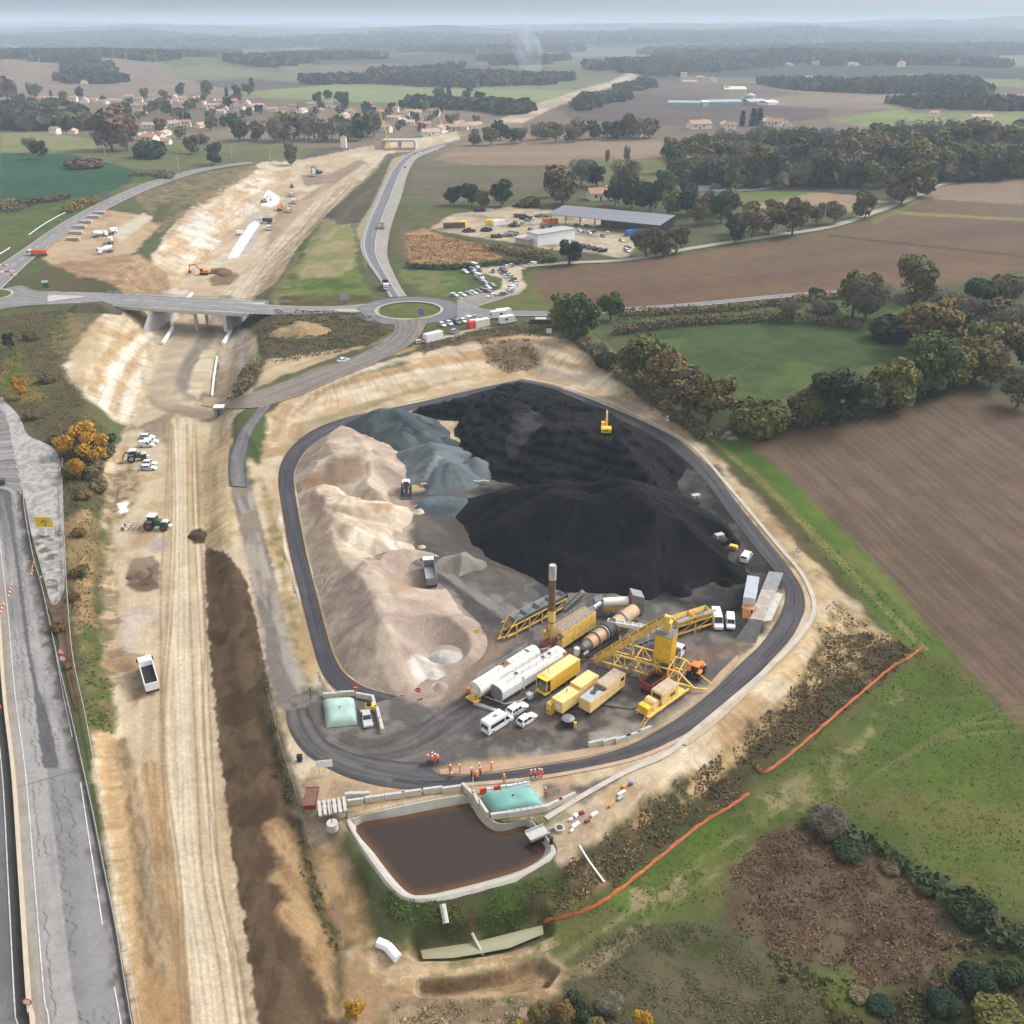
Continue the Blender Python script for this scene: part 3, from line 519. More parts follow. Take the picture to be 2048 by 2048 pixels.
lum=COL @ np.array([.3,.55,.15]);COL*=(1-.10*sstep(.05,.12,COL[:,0]-COL[:,2])*sstep(.15,.2,COL[:,0]))[:,None];sa=(.07*sstep(.05,.12,COL[:,0]-COL[:,2])*sstep(.15,.2,COL[:,0])*sstep(900,500,GD))[:,None];COL[:]=COL*(1-sa)+(lum[:,None]*np.array([1.04,1.0,.95]))*sa
gx_,gy_=(hgt(GX+2,GY)-hgt(GX-2,GY))/4,(hgt(GX,GY+2)-hgt(GX,GY-2))/4;gm=np.hypot(gx_,gy_)
bare=sstep(.02,.05,COL[:,0]-COL[:,2]*1.15)*sstep(.12,.16,COL[:,0])*sstep(.06,.16,gm)*sstep(1000,700,GD);kk=np.nonzero(bare>.02)[0]
ex,ey=gx_[kk]/np.maximum(gm[kk],1e-6),gy_[kk]/np.maximum(gm[kk],1e-6);ac,dn_=GX[kk]*-ey+GY[kk]*ex,GZ[kk]
r1=fbm(ac/.9,dn_/3.2,4,66);r2=fbm(ac/14,dn_/.55,3,67)
COL[kk]*=(1+bare[kk]*((r1-.5)*.75+(r2-.5)*.6))[:,None]
tt=np.linspace(0,2*np.pi,40)
layer(np.stack([RC[0]+RI*np.cos(tt),RC[1]+RI*np.sin(tt)],1),S(96,104,50),S(110,108,60),3,.3,.2,world=True)
RM=road_mask(GX,GY);rough_=sstep(0.3,3.0,RM)
GZ2=GZ+((fbm(GX/1.1,GY/1.1,3,90)-.5)*.15*sstep(500,150,GD)+(fbm(GX/5,GY/5,3,91)-.5)*.2*sstep(800,300,GD))*rough_-.10*sstep(0.2,-.6,RM)
nr,nc=len(ys),len(xs);I=np.arange(nr*nc).reshape(nr,nc)
FQ=np.stack([I[:-1,:-1],I[:-1,1:],I[1:,1:],I[1:,:-1]],-1).reshape(-1,4)
me=mesh_np('ground',np.stack([GX,GY,GZ2],1),FQ);put_color(me,COL)
M_GROUND=mat('ground_soil_and_grass',attr='Col',rough=0.95,var=.12,scale=1.1,bump=.12,bscale=2.2,spec=.1)
ground_ob=link('ground',me,M_GROUND);ground_ob['kind']='structure'
# ------------------------------------------------------------------ road surfaces
M_ROAD=mat('worn_asphalt',attr='Col',rough=0.9,var=.10,scale=2.2,bump=.03,bscale=6,spec=.2)
def zdrape(X,Y,lift):return hgt(X,Y)+lift+np.hypot(X,Y)*.0004
def strip(name,A,B,colf,lift=.10,z=None,dl=.5,ds=1.0,nmax=120,m=None,skirt=True):
    la=np.concatenate([[0],np.cumsum(np.hypot(*np.diff((A+B)/2,axis=0).T))]);ns=int(max(4,la[-1]/ds))
    s=np.linspace(0,la[-1],ns+1)
    a=np.stack([np.interp(s,la,A[:,k]) for k in (0,1)],1);b=np.stack([np.interp(s,la,B[:,k]) for k in (0,1)],1)
    wd=np.hypot(*(b-a).T);nu=int(np.clip(wd.max()/dl,2,nmax));u=np.linspace(0,1,nu+1)
    Pq=a[:,None]*(1-u[None,:,None])+b[:,None]*u[None,:,None]
    X,Y=Pq[...,0].ravel(),Pq[...,1].ravel();U=np.tile(u,ns+1);Ss=np.repeat(s,nu+1);W=np.repeat(wd,nu+1)
    Z=zdrape(X,Y,lift) if z is None else (np.full(X.shape,z+lift) if not callable(z) else z(X,Y)+lift)
    I=np.arange((ns+1)*(nu+1)).reshape(ns+1,nu+1)
    Q=np.stack([I[:-1,:-1],I[1:,:-1],I[1:,1:],I[:-1,1:]],-1).reshape(-1,4)
    V=np.stack([X,Y,Z],1)
    e1,e2=V[Q[0,1]]-V[Q[0,0]],V[Q[0,3]]-V[Q[0,0]]
    if e1[0]*e2[1]-e1[1]*e2[0]<0:Q=Q[:,::-1]
    me=mesh_np(name,V,Q);put_color(me,colf(U,U*W,Ss,X,Y,W));o=link(name,me,m or M_ROAD);o['kind']='structure';return o
def blend(c,t,c2):t=np.asarray(t)[:,None];return c*(1-t)+np.asarray(c2)*t
def asphalt(dark,light,dirty=None,wheel=.5):
    def f(U,lat,s,X,Y,W):
        c=np.broadcast_to(dark,(len(U),3)).copy()
        n=fbm(lat*.9+30,s/18,4,3);c=blend(c,sstep(.35,.7,n),light)
        for q in (.22,.40,.62,.80):
            c=blend(c,wheel*np.exp(-((U-q+(fbm(s/30,s*0,2,int(q*100))-.5)*.06)/.05)**2),np.asarray(light)*1.15)
        if dirty is not None:
            e=np.minimum(U,1-U)*W+(fbm(X/2.5,Y/2.5,3,8)-.5)*1.6;c=blend(c,sstep(.9,.1,e)*.8,dirty)
        return c*(0.88+.24*fbm(X/1.7,Y/1.7,3,44))[:,None]
    return f
def motor(U,lat,s,X,Y,W):
    b=np.stack(ground(*np.array(BARR_PX,float).T)[:2],1);la,al=polydist(b,X,Y);la=la if la[np.argmax(X)]>0 else-la
    r=np.stack(ground(*np.array(RAIL_PX,float).T)[:2],1);lr,ar=polydist(r,X,Y);dr=np.abs(lr)
    c=np.broadcast_to(S(172,168,166),(len(X),3)).copy()
    c=blend(c,sstep(.35,.65,fbm(la/1.5+7,al/25,4,1)),S(146,142,142))
    y0=gp(165,1540)[1]
    c=blend(c,sstep(4.9,5.2,la+.25*fbm(al/6,al*0,2,3))*sstep(y0+.2,y0-.2,Y)*sstep(11,9,la),S(142,140,142))
    jj=4.6+.9*sstep(y0+40,y0+8,Y);hw=.35+.75*sstep(y0+24,y0+8,Y)+.8*sstep(y0+70,y0+110,Y)
    c=blend(c,sstep(.12,-.12,np.abs(la-jj)-hw+(fbm(X/.8,Y/.8,3,6)-.5)*.5)*sstep(y0-.1,y0+.3,Y),S(104,102,106))
    c=blend(c,.7*sstep(y0+60,y0+90,Y)*sstep(.4,.62,fbm(la/.8+3,al/18,4,21)),S(112,110,114))
    c=blend(c,sstep(.15,-.1,np.abs(al-polydist(b,np.array([gp(165,1540)[0]]),np.array([y0]))[1])-.12)*(la>0) ,S(112,110,112))
    c=blend(c,sstep(2.1,.5,dr+(fbm(X/1.4,Y/1.8,4,7)-.5)*3.0)*.9,S(92,86,84))
    wig=(fbm(la*0+.5,al/1.6,3,31)-.5)*2.2
    for k,l0 in enumerate((2.6,3.6,5.6,7.3)):
        on=sstep(.46,.52,fbm(al/9+k*9,la*0,2,50+k))
        c=blend(c,.75*on*sstep(.11,.03,np.abs(la-l0-wig*(.5+.3*k % 1))),S(70,66,66))
    tr=np.abs((al+(fbm(la/1.2,al/7,2,77)-.5)*1.8) % 3.4-1.7)
    c=blend(c,.7*sstep(.1,.03,tr)*sstep(.55,.6,fbm(la/1.6,al/3.4,2,78))*(la>1.6)*(la<4.4)*sstep(y0-1,y0+1,Y),S(74,70,70))
    lf=sstep(.0,-.2,la);c=blend(c,lf,S(112,110,112));c=blend(c,lf*sstep(.4,.7,fbm(la/1.2,al/20,4,12)),S(134,132,132))
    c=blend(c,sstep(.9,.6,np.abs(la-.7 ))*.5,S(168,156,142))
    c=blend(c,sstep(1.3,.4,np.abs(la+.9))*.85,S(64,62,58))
    return c*(0.9+.2*fbm(X/.7,Y/.7,3,44))[:,None]
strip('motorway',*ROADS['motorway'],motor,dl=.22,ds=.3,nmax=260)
AS_D,AS_L=S(124,124,128),S(146,144,146)
def north(U,lat,s,X,Y,W):
    c=asphalt(S(122,122,128),S(134,134,138))(U,lat,s,X,Y,W);t=sstep(-.02,.02,U-.56)
    c=blend(c,t,S(170,164,156));c=blend(c,t*sstep(.4,.6,fbm(lat,s/14,3,4))*.6,S(186,178,166));c=blend(c,sstep(.17,.13,U),S(166,162,156));return c
strip('north_road',*ROADS['north_road'],north,dl=.7,ds=2)
strip('bridge_road',*ROADS['bridge_road'],asphalt(S(140,140,144),S(158,156,156),S(190,186,178)),z=5.0,lift=.12,dl=.8,ds=1.5)
strip('west_road',*ROADS['west_road'],asphalt(S(134,130,130),S(160,154,150),S(196,182,160)),dl=1,ds=2)
strip('west_junction',*ROADS['west_junction'],asphalt(S(134,132,132),S(150,148,146)),z=5.15,lift=.18,dl=1,ds=2)
def access(U,lat,s,X,Y,W):
    c=asphalt(S(118,114,114),S(146,138,130),S(176,156,130))(U,lat,s,X,Y,W);f=s/s.max()+(fbm(X/4,Y/4,3,3)-.5)*.25;c=blend(c,sstep(.5,.8,f)*.75,S(150,136,120));return blend(c,sstep(.86,.97,f),S(184,162,134))
strip('access_road',*ROADS['access_road'],access,dl=.6,ds=1.0)
strip('east_road',*ROADS['east_road'],asphalt(S(136,136,140),S(150,148,150)),dl=.8,ds=2)
strip('country_lane',*ROADS['country_lane'],asphalt(S(168,160,146),S(180,172,158)),dl=1,ds=3)
RA_D,RA_L=S(66,66,74),S(92,90,96)
strip('ring_road_west',*ROADS['ring_road_west'],asphalt(RA_D,RA_L,S(84,78,74),.6),z=0,lift=.06,dl=.3,ds=.6)
strip('ring_road_south',*ROADS['ring_road_south'],asphalt(S(84,82,86),S(112,108,106),S(70,68,70),.6),z=0,lift=.055,dl=.35,ds=.6)
strip('ring_road_east',*ROADS['ring_road_east'],asphalt(S(64,64,72),S(98,95,98),S(96,88,82),.6),z=0,lift=.07,dl=.3,ds=.6)
strip('haul_spur',*ROADS['milled_haul_spur'],asphalt(S(104,102,106),S(130,126,126),S(80,78,80),.6),dl=.5,ds=.8)
def ring(name,r0,r1,c1,z,col,lift,m=None):
    t=np.linspace(0,2*np.pi,90);d=np.stack([np.cos(t),np.sin(t)],1)
    return strip(name,np.asarray(c1)+d*r1,np.asarray(c1)+d*r0,col,z=z,lift=lift,dl=.6,ds=1,m=m)
ring('roundabout',RI,RO,RC,5.0,asphalt(S(116,116,122),S(134,132,136)),.14)
PALE=lambda c:(lambda U,lat,s,X,Y,W:np.broadcast_to(c,(len(U),3))*(.85+.3*fbm(X/1.5,Y/1.5,3,2))[:,None])
ring('roundabout_kerb',RI-.5,RI+.6,RC,5.0,PALE(S(206,200,188)),.25)
jc=np.array(plane(-32,592,5.15))
ring('roundabout_kerb',10.5,11.5,jc,5.15,PALE(S(206,200,188)),.32)
def blob(name,px,z,col,lift=.1,n=4,st=.8):
    g=pl(smooth_line(px,n,True),z) if z is not None else gl(smooth_line(px,n,True));X0,Y0=g.min(0);X1,Y1=g.max(0);nb=len(g)
    gx,gy=np.meshgrid(np.arange(X0,X1,st),np.arange(Y0,Y1,st));gx,gy=gx.ravel(),gy.ravel();k=sdf(g,gx,gy)<-.4*st
    v,e,f,*_=geometry.delaunay_2d_cdt([Vector(p) for p in g]+[Vector(p) for p in zip(gx[k],gy[k])],[(i,(i+1) % nb) for i in range(nb)],[],1,1e-4)
    V=np.array([(p[0],p[1],0) for p in v]);V[:,2]=zdrape(V[:,0],V[:,1],lift) if z is None else z+lift
    me=mesh_np(name,V,np.array([list(t) for t in f if len(t)==3]));X,Y=V[:,0],V[:,1];d=-sdf(g,X,Y);o0=X*0
    put_color(me,col(o0+.5,d,Y,X,Y,o0+8));o=link(name,me,M_ROAD);o['kind']='structure';return o
ig=ring('traffic_island',.05,10.6,jc,5.15,PALE(S(96,100,54)),.26)
blob('junction_apron',_D([(866,558),(900,552),(945,556),(985,548),(960,560),(915,575),(880,585)]),5.0,asphalt(S(150,146,140),S(176,168,154)),.135)
blob('traffic_island',_D([(880,588),(905,584),(960,589),(1010,592),(1005,595),(960,596),(910,594)]),5.0,PALE(S(196,190,178)),.2)
blob('traffic_island',_D([(742,552),(752,543),(760,553),(752,558)]),5.0,PALE(S(196,190,178)),.2)
blob('traffic_island',_D([(636,584),(668,584),(676,589),(640,588)]),5.0,PALE(S(200,194,184)),.2)
blob('traffic_island',_D([(76,562),(100,558),(160,560),(120,566),(80,570)]),5.0,PALE(S(212,206,196)),.24)
gut=[(985,714),(1060,729),(1150,761),(1236,800),(1310,846),(1372,915),(1420,972),(1468,1030),(1512,1082),(1534,1130),(1532,1165),(1500,1212),(1440,1270),(1370,1330),(1300,1388),(1256,1425),(1180,1458),(1100,1502),(1030,1545)]
A,B=band(_D(gut),.95,0.0);strip('drain_gutter',A,B,PALE(S(214,206,192)),z=0,lift=.16,dl=.4,ds=.8)
A,B=band(_D([(985,714),(905,731),(800,753),(700,774),(640,789)]),.5,0.0);strip('drain_gutter',A,B,PALE(S(206,196,178)),z=0,lift=.16,dl=.4,ds=.8)
A,B=band(_D([(1290,1405),(1340,1368),(1400,1312),(1460,1250),(1500,1205),(1522,1160)]),1.2,0.0);strip('gravel_verge',A,B,PALE(S(212,190,168)),z=0,lift=.12,dl=.4,ds=.8)
A,B=band(_D([(870,1482),(1000,1470),(1110,1452),(1210,1428),(1290,1392)]),.8,0.0);strip('gravel_verge',A,B,PALE(S(206,180,158)),z=0,lift=.12,dl=.4,ds=.8)
A,B=edges(_D([(828,1452),(900,1446),(1000,1431),(1110,1412),(1215,1385),(1300,1332),(1355,1272),(1392,1236)]),_D([(832,1462),(900,1460),(1000,1446),(1110,1427),(1190,1403),(1262,1363),(1338,1308),(1394,1246)]),0.0)
strip('sand_divider',A,B,PALE(S(196,168,142)),z=0,lift=.11,dl=.4,ds=.8)
M_PAINT=mat('road_paint',col=S(214,212,208,.7),rough=.8,var=.3,scale=1.2)
def line_marks(name,line,off,wid,dash=None,z=None,lift=.13):
    g=np.asarray(line);t=np.gradient(g,axis=0);t/=np.maximum(np.hypot(*t.T),1e-6)[:,None];nn=np.stack([t[:,1],-t[:,0]],1)
    la=np.concatenate([[0],np.cumsum(np.hypot(*np.diff(g,axis=0).T))]);V=[];Q=[]
    s=0.0
    while s<la[-1]-.5:
        e=min(s+(dash[0] if dash else la[-1]),la[-1]);k=np.linspace(s,e,max(2,int((e-s)/2.0)+1))
        p=np.stack([np.interp(k,la,g[:,j]) for j in (0,1)],1);q=np.stack([np.interp(k,la,nn[:,j]) for j in (0,1)],1)
        for j in range(len(k)):
            for sg in (-1,1):
                xy=p[j]+q[j]*(off+sg*wid/2);V.append((xy[0],xy[1],0))
            if j:b=len(V);Q.append((b-4,b-3,b-1,b-2))
        s=e+(dash[1] if dash else 1e9)
    V=np.array(V);V[:,2]=zdrape(V[:,0],V[:,1],lift) if z is None else z+lift
    o=link(name,mesh_np(name,V,np.array(Q)),M_PAINT);o['kind']='structure';return o
mb_=np.stack(ground(*smooth_line(BARR_PX,10).T)[:2],1)
for o_,w_,d_ in ((1.65,.15,None),(-1.7,.17,None),(-9.4,.14,(30,12))):line_marks('road_markings',mb_[30:] if o_==-9.4 else mb_,o_,w_,d_,lift=.16)
for nme,f,z in (('west_road',.04,None),('west_road',.5,None),('west_road',.96,None),('bridge_road',.08,5.0),('bridge_road',.5,5.0),('bridge_road',.92,5.0),('east_road',.06,None),('east_road',.94,None),('north_road',.55,None),('north_road',.15,None)):
    a,b=ROADS[nme];line_marks('road_markings',a*(1-f)+b*f,0,.3,(6,7) if f==.5 else None,z=z,lift=.16 if z is None else .15)
g_=blob('lay_by',[(-30,770),(12,806),(40,836),(56,872),(92,888),(112,905),(121,925),(124,980),(126,1060),(130,1150),(126,1190),(104,1210),(80,1130),(62,1066),(52,1010),(46,985),(28,905),(10,830)],None,
     lambda U,lat,s,X,Y,W:blend(blend(np.broadcast_to(S(196,192,190),(len(U),3)).copy(),sstep(.42,.62,fbm(X/.9,Y/1.1,4,5)),S(164,160,156)),sstep(.56,.66,fbm(X/1.3,Y/1.3,4,15))*sstep(gp(80,1060)[1]+12,gp(80,1060)[1]-6,Y),S(112,106,84)),.13,3,.5)
blob('earth_strip',[(88,1200),(112,1190),(128,1200),(138,1260),(148,1340),(160,1400),(150,1420),(128,1330),(106,1240)],None,lambda U,lat,s,X,Y,W:blend(np.broadcast_to(S(98,78,62),(len(U),3)).copy(),sstep(.45,.65,fbm(X,Y,4,5)),S(124,100,78)),.12,3)
# ------------------------------------------------------------------ water
def water_mat(name,col,rough=.08,edge=None):
    m=bpy.data.materials.new(name);m.use_nodes=True;n=m.node_tree.nodes;l=m.node_tree.links;b=n['Principled BSDF']
    b.inputs['Roughness'].default_value=rough;b.inputs['IOR'].default_value=1.33
    a=n.new('ShaderNodeAttribute');a.attribute_name='Col';l.new(a.outputs['Color'],b.inputs['Base Color'])
    nz=n.new('ShaderNodeTexNoise');nz.inputs['Scale'].default_value=1.4;nz.inputs['Detail'].default_value=3
    g=n.new('ShaderNodeNewGeometry');l.new(g.outputs['Position'],nz.inputs['Vector']);bp=n.new('ShaderNodeBump');bp.inputs['Strength'].default_value=.06;bp.inputs['Distance'].default_value=.05
    l.new(nz.outputs[0],bp.inputs['Height']);l.new(bp.outputs[0],b.inputs['Normal']);return m
M_WATER=water_mat('still_water',None)
def wsheet(name,px,z,col,shore,lift=0,n=4,sw=1.4):
    def f(U,lat,s,X,Y,W):
        c=np.broadcast_to(col,(len(U),3)).copy();return blend(c,sstep(sw,0.05,lat)*.8,shore)
    g=pl(smooth_line(px,n,True),z) if not isinstance(px,np.ndarray) else px;c=g.mean(0)
    return strip(name,np.concatenate([g,g[:1]]),np.repeat(c[None],len(g)+1,0),f,z=z,lift=lift,dl=.6,ds=.8,m=M_WATER)
POND_W=[(712,1652),(800,1632),(925,1608),(942,1612),(960,1640),(985,1660),(1010,1662),(1050,1652),(1066,1664),(1084,1685),(1090,1700),(1075,1722),(1020,1748),(900,1780),(846,1790),(818,1786),(790,1760),(750,1708)]
pw=smooth_line(POND_W,3,True)
def inset_fan(name,px,z,col,shore):
    g=pl(px,z);cx=np.mean(g,0);X0,Y0=g.min(0);X1,Y1=g.max(0)
    st=.8;gx,gy=np.meshgrid(np.arange(X0,X1,st),np.arange(Y0,Y1,st));gx=gx.ravel();gy=gy.ravel();k=sdf(g,gx,gy)<-.35
    pts=[Vector(p) for p in g]+[Vector((a,b)) for a,b in zip(gx[k],gy[k])];nb=len(g)
    v,e,f,*_=geometry.delaunay_2d_cdt(pts,[(i,(i+1) % nb) for i in range(nb)],[],1,1e-4)
    V=np.array([(p[0],p[1],z) for p in v]);Q=np.array([list(t) for t in f if len(t)==3]);me=mesh_np(name,V,Q)
    d=-sdf(g,V[:,0],V[:,1]);put_color(me,blend(np.broadcast_to(col,(len(V),3)).copy(),sstep(1.3,.0,d)*.75,shore));o=link(name,me,M_WATER);o['kind']='structure';return o
inset_fan('pond_water',pw,-1.1,S(66,53,46),S(128,88,48))
inset_fan('stream_water',[(841,1900),(941,1886),(1085,1850),(1087,1868),(1019,1896),(962,1907),(905,1916),(846,1918)],-4.35,S(180,190,160),S(180,162,126))
g0=gl(LAKE);zl=float(hgt(g0[:,0],g0[:,1]).max())+.25
wsheet('pond_water',LAKE,zl,S(150,156,160),S(140,130,110),n=3,sw=3)
def liner():
    outer=smooth_line(LINER_PX,4,True)
    A=pl(outer,.06);Bq=pl(smooth_line(POND_W,4,True),-1.14)
    n=160
    def res(g):
        g=np.concatenate([g,g[:1]]);la=np.concatenate([[0],np.cumsum(np.hypot(*np.diff(g,axis=0).T))]);s=np.linspace(0,la[-1],n+1);return np.stack([np.interp(s,la,g[:,j]) for j in (0,1)],1)
    a=res(A);bq=np.concatenate([Bq,Bq[:1]]);b=[]
    dense=np.concatenate([bq[i]+(bq[i+1]-bq[i])*np.linspace(0,1,6)[:,None] for i in range(len(bq)-1)])
    for p in a:b.append(dense[np.argmin(np.hypot(*(dense-p).T))])
    b=np.array(b);V=[];o_=a+(a-b)*.25
    for i in range(n+1):V+=[(*o_[i],-.25),(*a[i],.14),(*(a[i]*.7+b[i]*.3),.12),(*b[i],-1.16)]
    Q=[]
    for i in range(n):
        for j in range(3):k=i*4+j;Q.append((k,k+1,k+5,k+4))
    V=np.array(V);me=mesh_np('pond_liner',V,np.array(Q),False)
    o=link('pond_liner',me,mat('pale_concrete',col=S(206,200,190),rough=.85,var=.14,scale=.6));o['label']='pale concrete liner rim running round the brown settling pond';o['category']='pond liner'
liner()
# ------------------------------------------------------------------ haze: one box of even pale air
def make_haze():
    me=bpy.data.meshes.new('haze');bm=bmesh.new();bmesh.ops.create_cube(bm,size=1);bm.to_mesh(me);bm.free()
    o=bpy.data.objects.new('haze',me);C.objects.link(o);o['kind']='stuff'
    z0,z1=-30.0,205.0;o.location=(0,30000,(z0+z1)/2);o.scale=(130000,130000,z1-z0)
    m=bpy.data.materials.new('haze_air');m.use_nodes=True;n=m.node_tree.nodes;n.remove(n['Principled BSDF'])
    v=n.new('ShaderNodeVolumePrincipled');v.inputs['Color'].default_value=(.70,.84,1.0,1);v.inputs['Density'].default_value=HAZE;v.inputs['Anisotropy'].default_value=0.0
    m.node_tree.links.new(v.outputs[0],n['Material Output'].inputs['Volume']);me.materials.append(m);return o
HAZE=1.5e-4
make_haze()
# ------------------------------------------------------------------ stockpiles: each a thing of its own
M_HEAP=mat('loose_aggregate',attr='Col',rough=.95,var=.12,scale=1.6,bump=.12,bscale=3,spec=.12)
def heap(name,label,cat,ridges,cols,slope=.58,base=0.0,amp=.45,res=.42,gully=.35,tint=None,group=None,bench=0,cones=0):
    R_=[]
    for r in ridges:
        tw=1.0
        if isinstance(r,tuple):r,tw=r
        a=np.array(r,float);X,Y=plane(a[:,0],a[:,1],a[:,2]+base);R_.append((np.stack([X,Y],1),a[:,2],tw))
    allp=np.concatenate([r[0] for r in R_]);hm=max(r[1].max() for r in R_);m=hm/slope*1.25+7
    x=np.arange(allp[:,0].min()-m,allp[:,0].max()+m,res);y=np.arange(allp[:,1].min()-m,allp[:,1].max()+m,res)
    X,Y=np.meshgrid(x,y);X=X.ravel();Y=Y.ravel();h=np.full(X.shape,-5.0);G=np.zeros(X.shape)
    for line,zz,tw in R_:
        la_,al=polydist(line,X,Y) if len(line)>1 else (np.hypot(X-line[0,0],Y-line[0,1]),np.arctan2(Y-line[0,1],X-line[0,0])*4)
        L=np.concatenate([[0],np.cumsum(np.hypot(*np.diff(line,axis=0).T))]) if len(line)>1 else np.array([0.0])
        zi=np.interp(al,L,zz) if len(line)>1 else zz[0];d=np.maximum(np.abs(la_)-tw,0)
        e=zi-slope*d*(1-.12*np.tanh(d/9));k=e>h
        G=np.where(k,fbm(al/.9+la_*.08,np.abs(la_)/9+np.sign(la_)*13,3,5),G);h=np.maximum(h,e)
    rc=np.random.default_rng(len(label))
    for q in range(cones):
        line,zz,tw=R_[rc.integers(len(R_))];f=rc.uniform(0,len(line)-1);i_=int(min(f,len(line)-2)) if len(line)>1 else 0;p_=line[i_]+(line[min(i_+1,len(line)-1)]-line[i_])*(f-i_);zq=zz[i_]
        off=rc.normal(size=2)*(tw+zq*.75);d0=max(np.hypot(*off)-tw,0);hq=max(zq-slope*d0,.3)+rc.uniform(.25,1.0);d=np.hypot(X-p_[0]-off[0],Y-p_[1]-off[1]);e=hq-(slope+.08)*d;G=np.where(e>h,fbm(np.arctan2(Y-p_[1]-off[1],X-p_[0]-off[0])*7+q,d/9,3,5),G);h=np.maximum(h,e)
    n1=fbm(X/5.5,Y/5.5,4,3);n2=fbm(X/1.3,Y/1.3,3,8)
    h=h+((n1-.5)*2*amp*2+(n2-.5)*amp*.8+(G-.5)*gully)*sstep(-.6,2,h)
    if bench:hb=h+(n1-.5)*2.2;h=h*.35+.65*(np.floor(hb/bench)+sstep(.55,.95,hb/bench-np.floor(hb/bench)))*bench
    if base==0 and cones:
        for kx,ky,kr in ((860,1156,5.5),(862,1135,5),(813,985,5),(813,1000,4),(891,1309,3.2),(888,1004,5),(924,1110,5),(1391,998,2),(1438,1076,2),(1466,1098,2),(1492,1117,4)):
            k_=plane(kx,ky,0);h=np.minimum(h,(np.hypot(X-k_[0],Y-k_[1])-kr)*.8)
        h=np.where(sdf(PLAT,X,Y)>-8.5,-5,h)
    if base==0:h=np.minimum(h,(road_mask(X,Y)-.4)*.75+(n2-.5)*.5)
    gz=hgt(X,Y) if base else np.zeros(X.shape);Z=np.where(h>-.35,h,-.35)+gz
    c1,c2,c3=(list(cols)+[cols[-1]])[:3]
    c=np.broadcast_to(c1,(len(X),3)).copy();c=blend(c,sstep(.38,.64,n1*.45+G*.55),c2);c=blend(c,sstep(.5,.68,fbm(X/9+20,Y/9,4,31)),c3)
    c*=(.84+.32*n2)[:,None]
    if tint:
        for poly,tc,sf in tint:
            g=plane(np.array(poly)[:,0],np.array(poly)[:,1],np.array(poly)[:,2]);g=np.stack(g,1);c=blend(c,sstep(sf,-sf,sdf(g,X,Y)+(n2-.5)*2),np.asarray(tc) ) if True else c
    nr,nc=len(y),len(x);I=np.arange(nr*nc).reshape(nr,nc);Q=np.stack([I[:-1,:-1],I[:-1,1:],I[1:,1:],I[1:,:-1]],-1).reshape(-1,4)
    keep=(h[Q]>-.3).any(1);Q=Q[keep];u,inv=np.unique(Q.ravel(),return_inverse=True)
    me=mesh_np(name,np.stack([X,Y,Z],1)[u],inv.reshape(-1,4));put_color(me,c[u]);o=link(name,me,M_HEAP)
    o['label']=label;o['category']=cat
    if group:o['group']=group
    HEAPS.append((x,y,Z.reshape(nr,nc),h.reshape(nr,nc)));return o
HEAPS=[]
def heap_z(X,Y):
    z=h1(X,Y)
    for x,y,Z,h in HEAPS:
        if x[0]<X<x[-1] and y[0]<Y<y[-1]:
            i=int((Y-y[0])/(y[1]-y[0]));j=int((X-x[0])/(x[1]-x[0]))
            if h[i,j]>-.3:z=max(z,float(Z[i,j]))
    return z
BK=(S(16,16,19),S(31,30,32),S(10,10,13))
gs='aggregate stockpiles in the plant yard'
heap('black_heap','huge black heap of road planings in front, with the sharp long crest','stockpile',
     [([(1000,985,5.5),(1060,972,9),(1113,966,11),(1180,968,11),(1251,961,13.5),(1312,1015,11),(1403,1060,6),(1470,1140,1.5)],1.0),([(1113,985,10),(1200,1000,11),(1251,975,13)],2),([(1020,1010,5),(1080,1050,5),(1150,1110,4)],2)],BK,slope=.6,amp=.32,res=.4,gully=.85,cones=30,group='black stockpiles')
heap('black_heap','broad black heap at the back with benches, the yellow excavator on top','stockpile',
     [([(850,815,1.6),(900,802,3.6),(955,792,4.8),(1005,798,8),(1030,814,8)],2),([(1010,842,7),(985,870,4),(970,905,1.5)],1.5),([(1070,832,8.5),(1130,850,9),(1205,862,9)],7),([(985,772,3),(1100,788,4.5),(1175,828,6)],6),([(1040,905,4),(1100,912,4.5),(1200,925,4)],5),([(1236,876,10.5),(1275,925,7.5),(1330,990,3)],.5),([(1300,950,3),(1380,1040,1.5)],1.5)],BK,slope=.62,amp=.6,res=.4,gully=.8,group='black stockpiles',bench=1.9,cones=18,
     tint=[([(1035,842,6),(1075,825,8),(1090,850,8),(1060,900,3),(1020,935,1),(1012,915,1)],S(66,65,68),.8)])  # lit flat face of the heap, its brightness painted into the colour
PK=(S(176,156,142),S(192,173,156),S(210,193,174));
heap('sand_heap','buff sand heap with a track over its top, below the blue-grey gravel','stockpile',
     [([(662,862,4),(690,882,6.2),(702,905,6.2)],4.5),([(640,925,4.5),(690,915,6.2),(756,968,1)],2)],PK,slope=.5,amp=.2,gully=.5,cones=26,group='sand stockpiles',tint=[([(650,925,5),(720,915,5),(740,960,2),(690,985,.5),(640,985,.5)],S(166,142,120),1.5),([(600,968,.5),(640,960,1),(650,985,.5),(610,990,.3)],S(186,150,116),.8)])
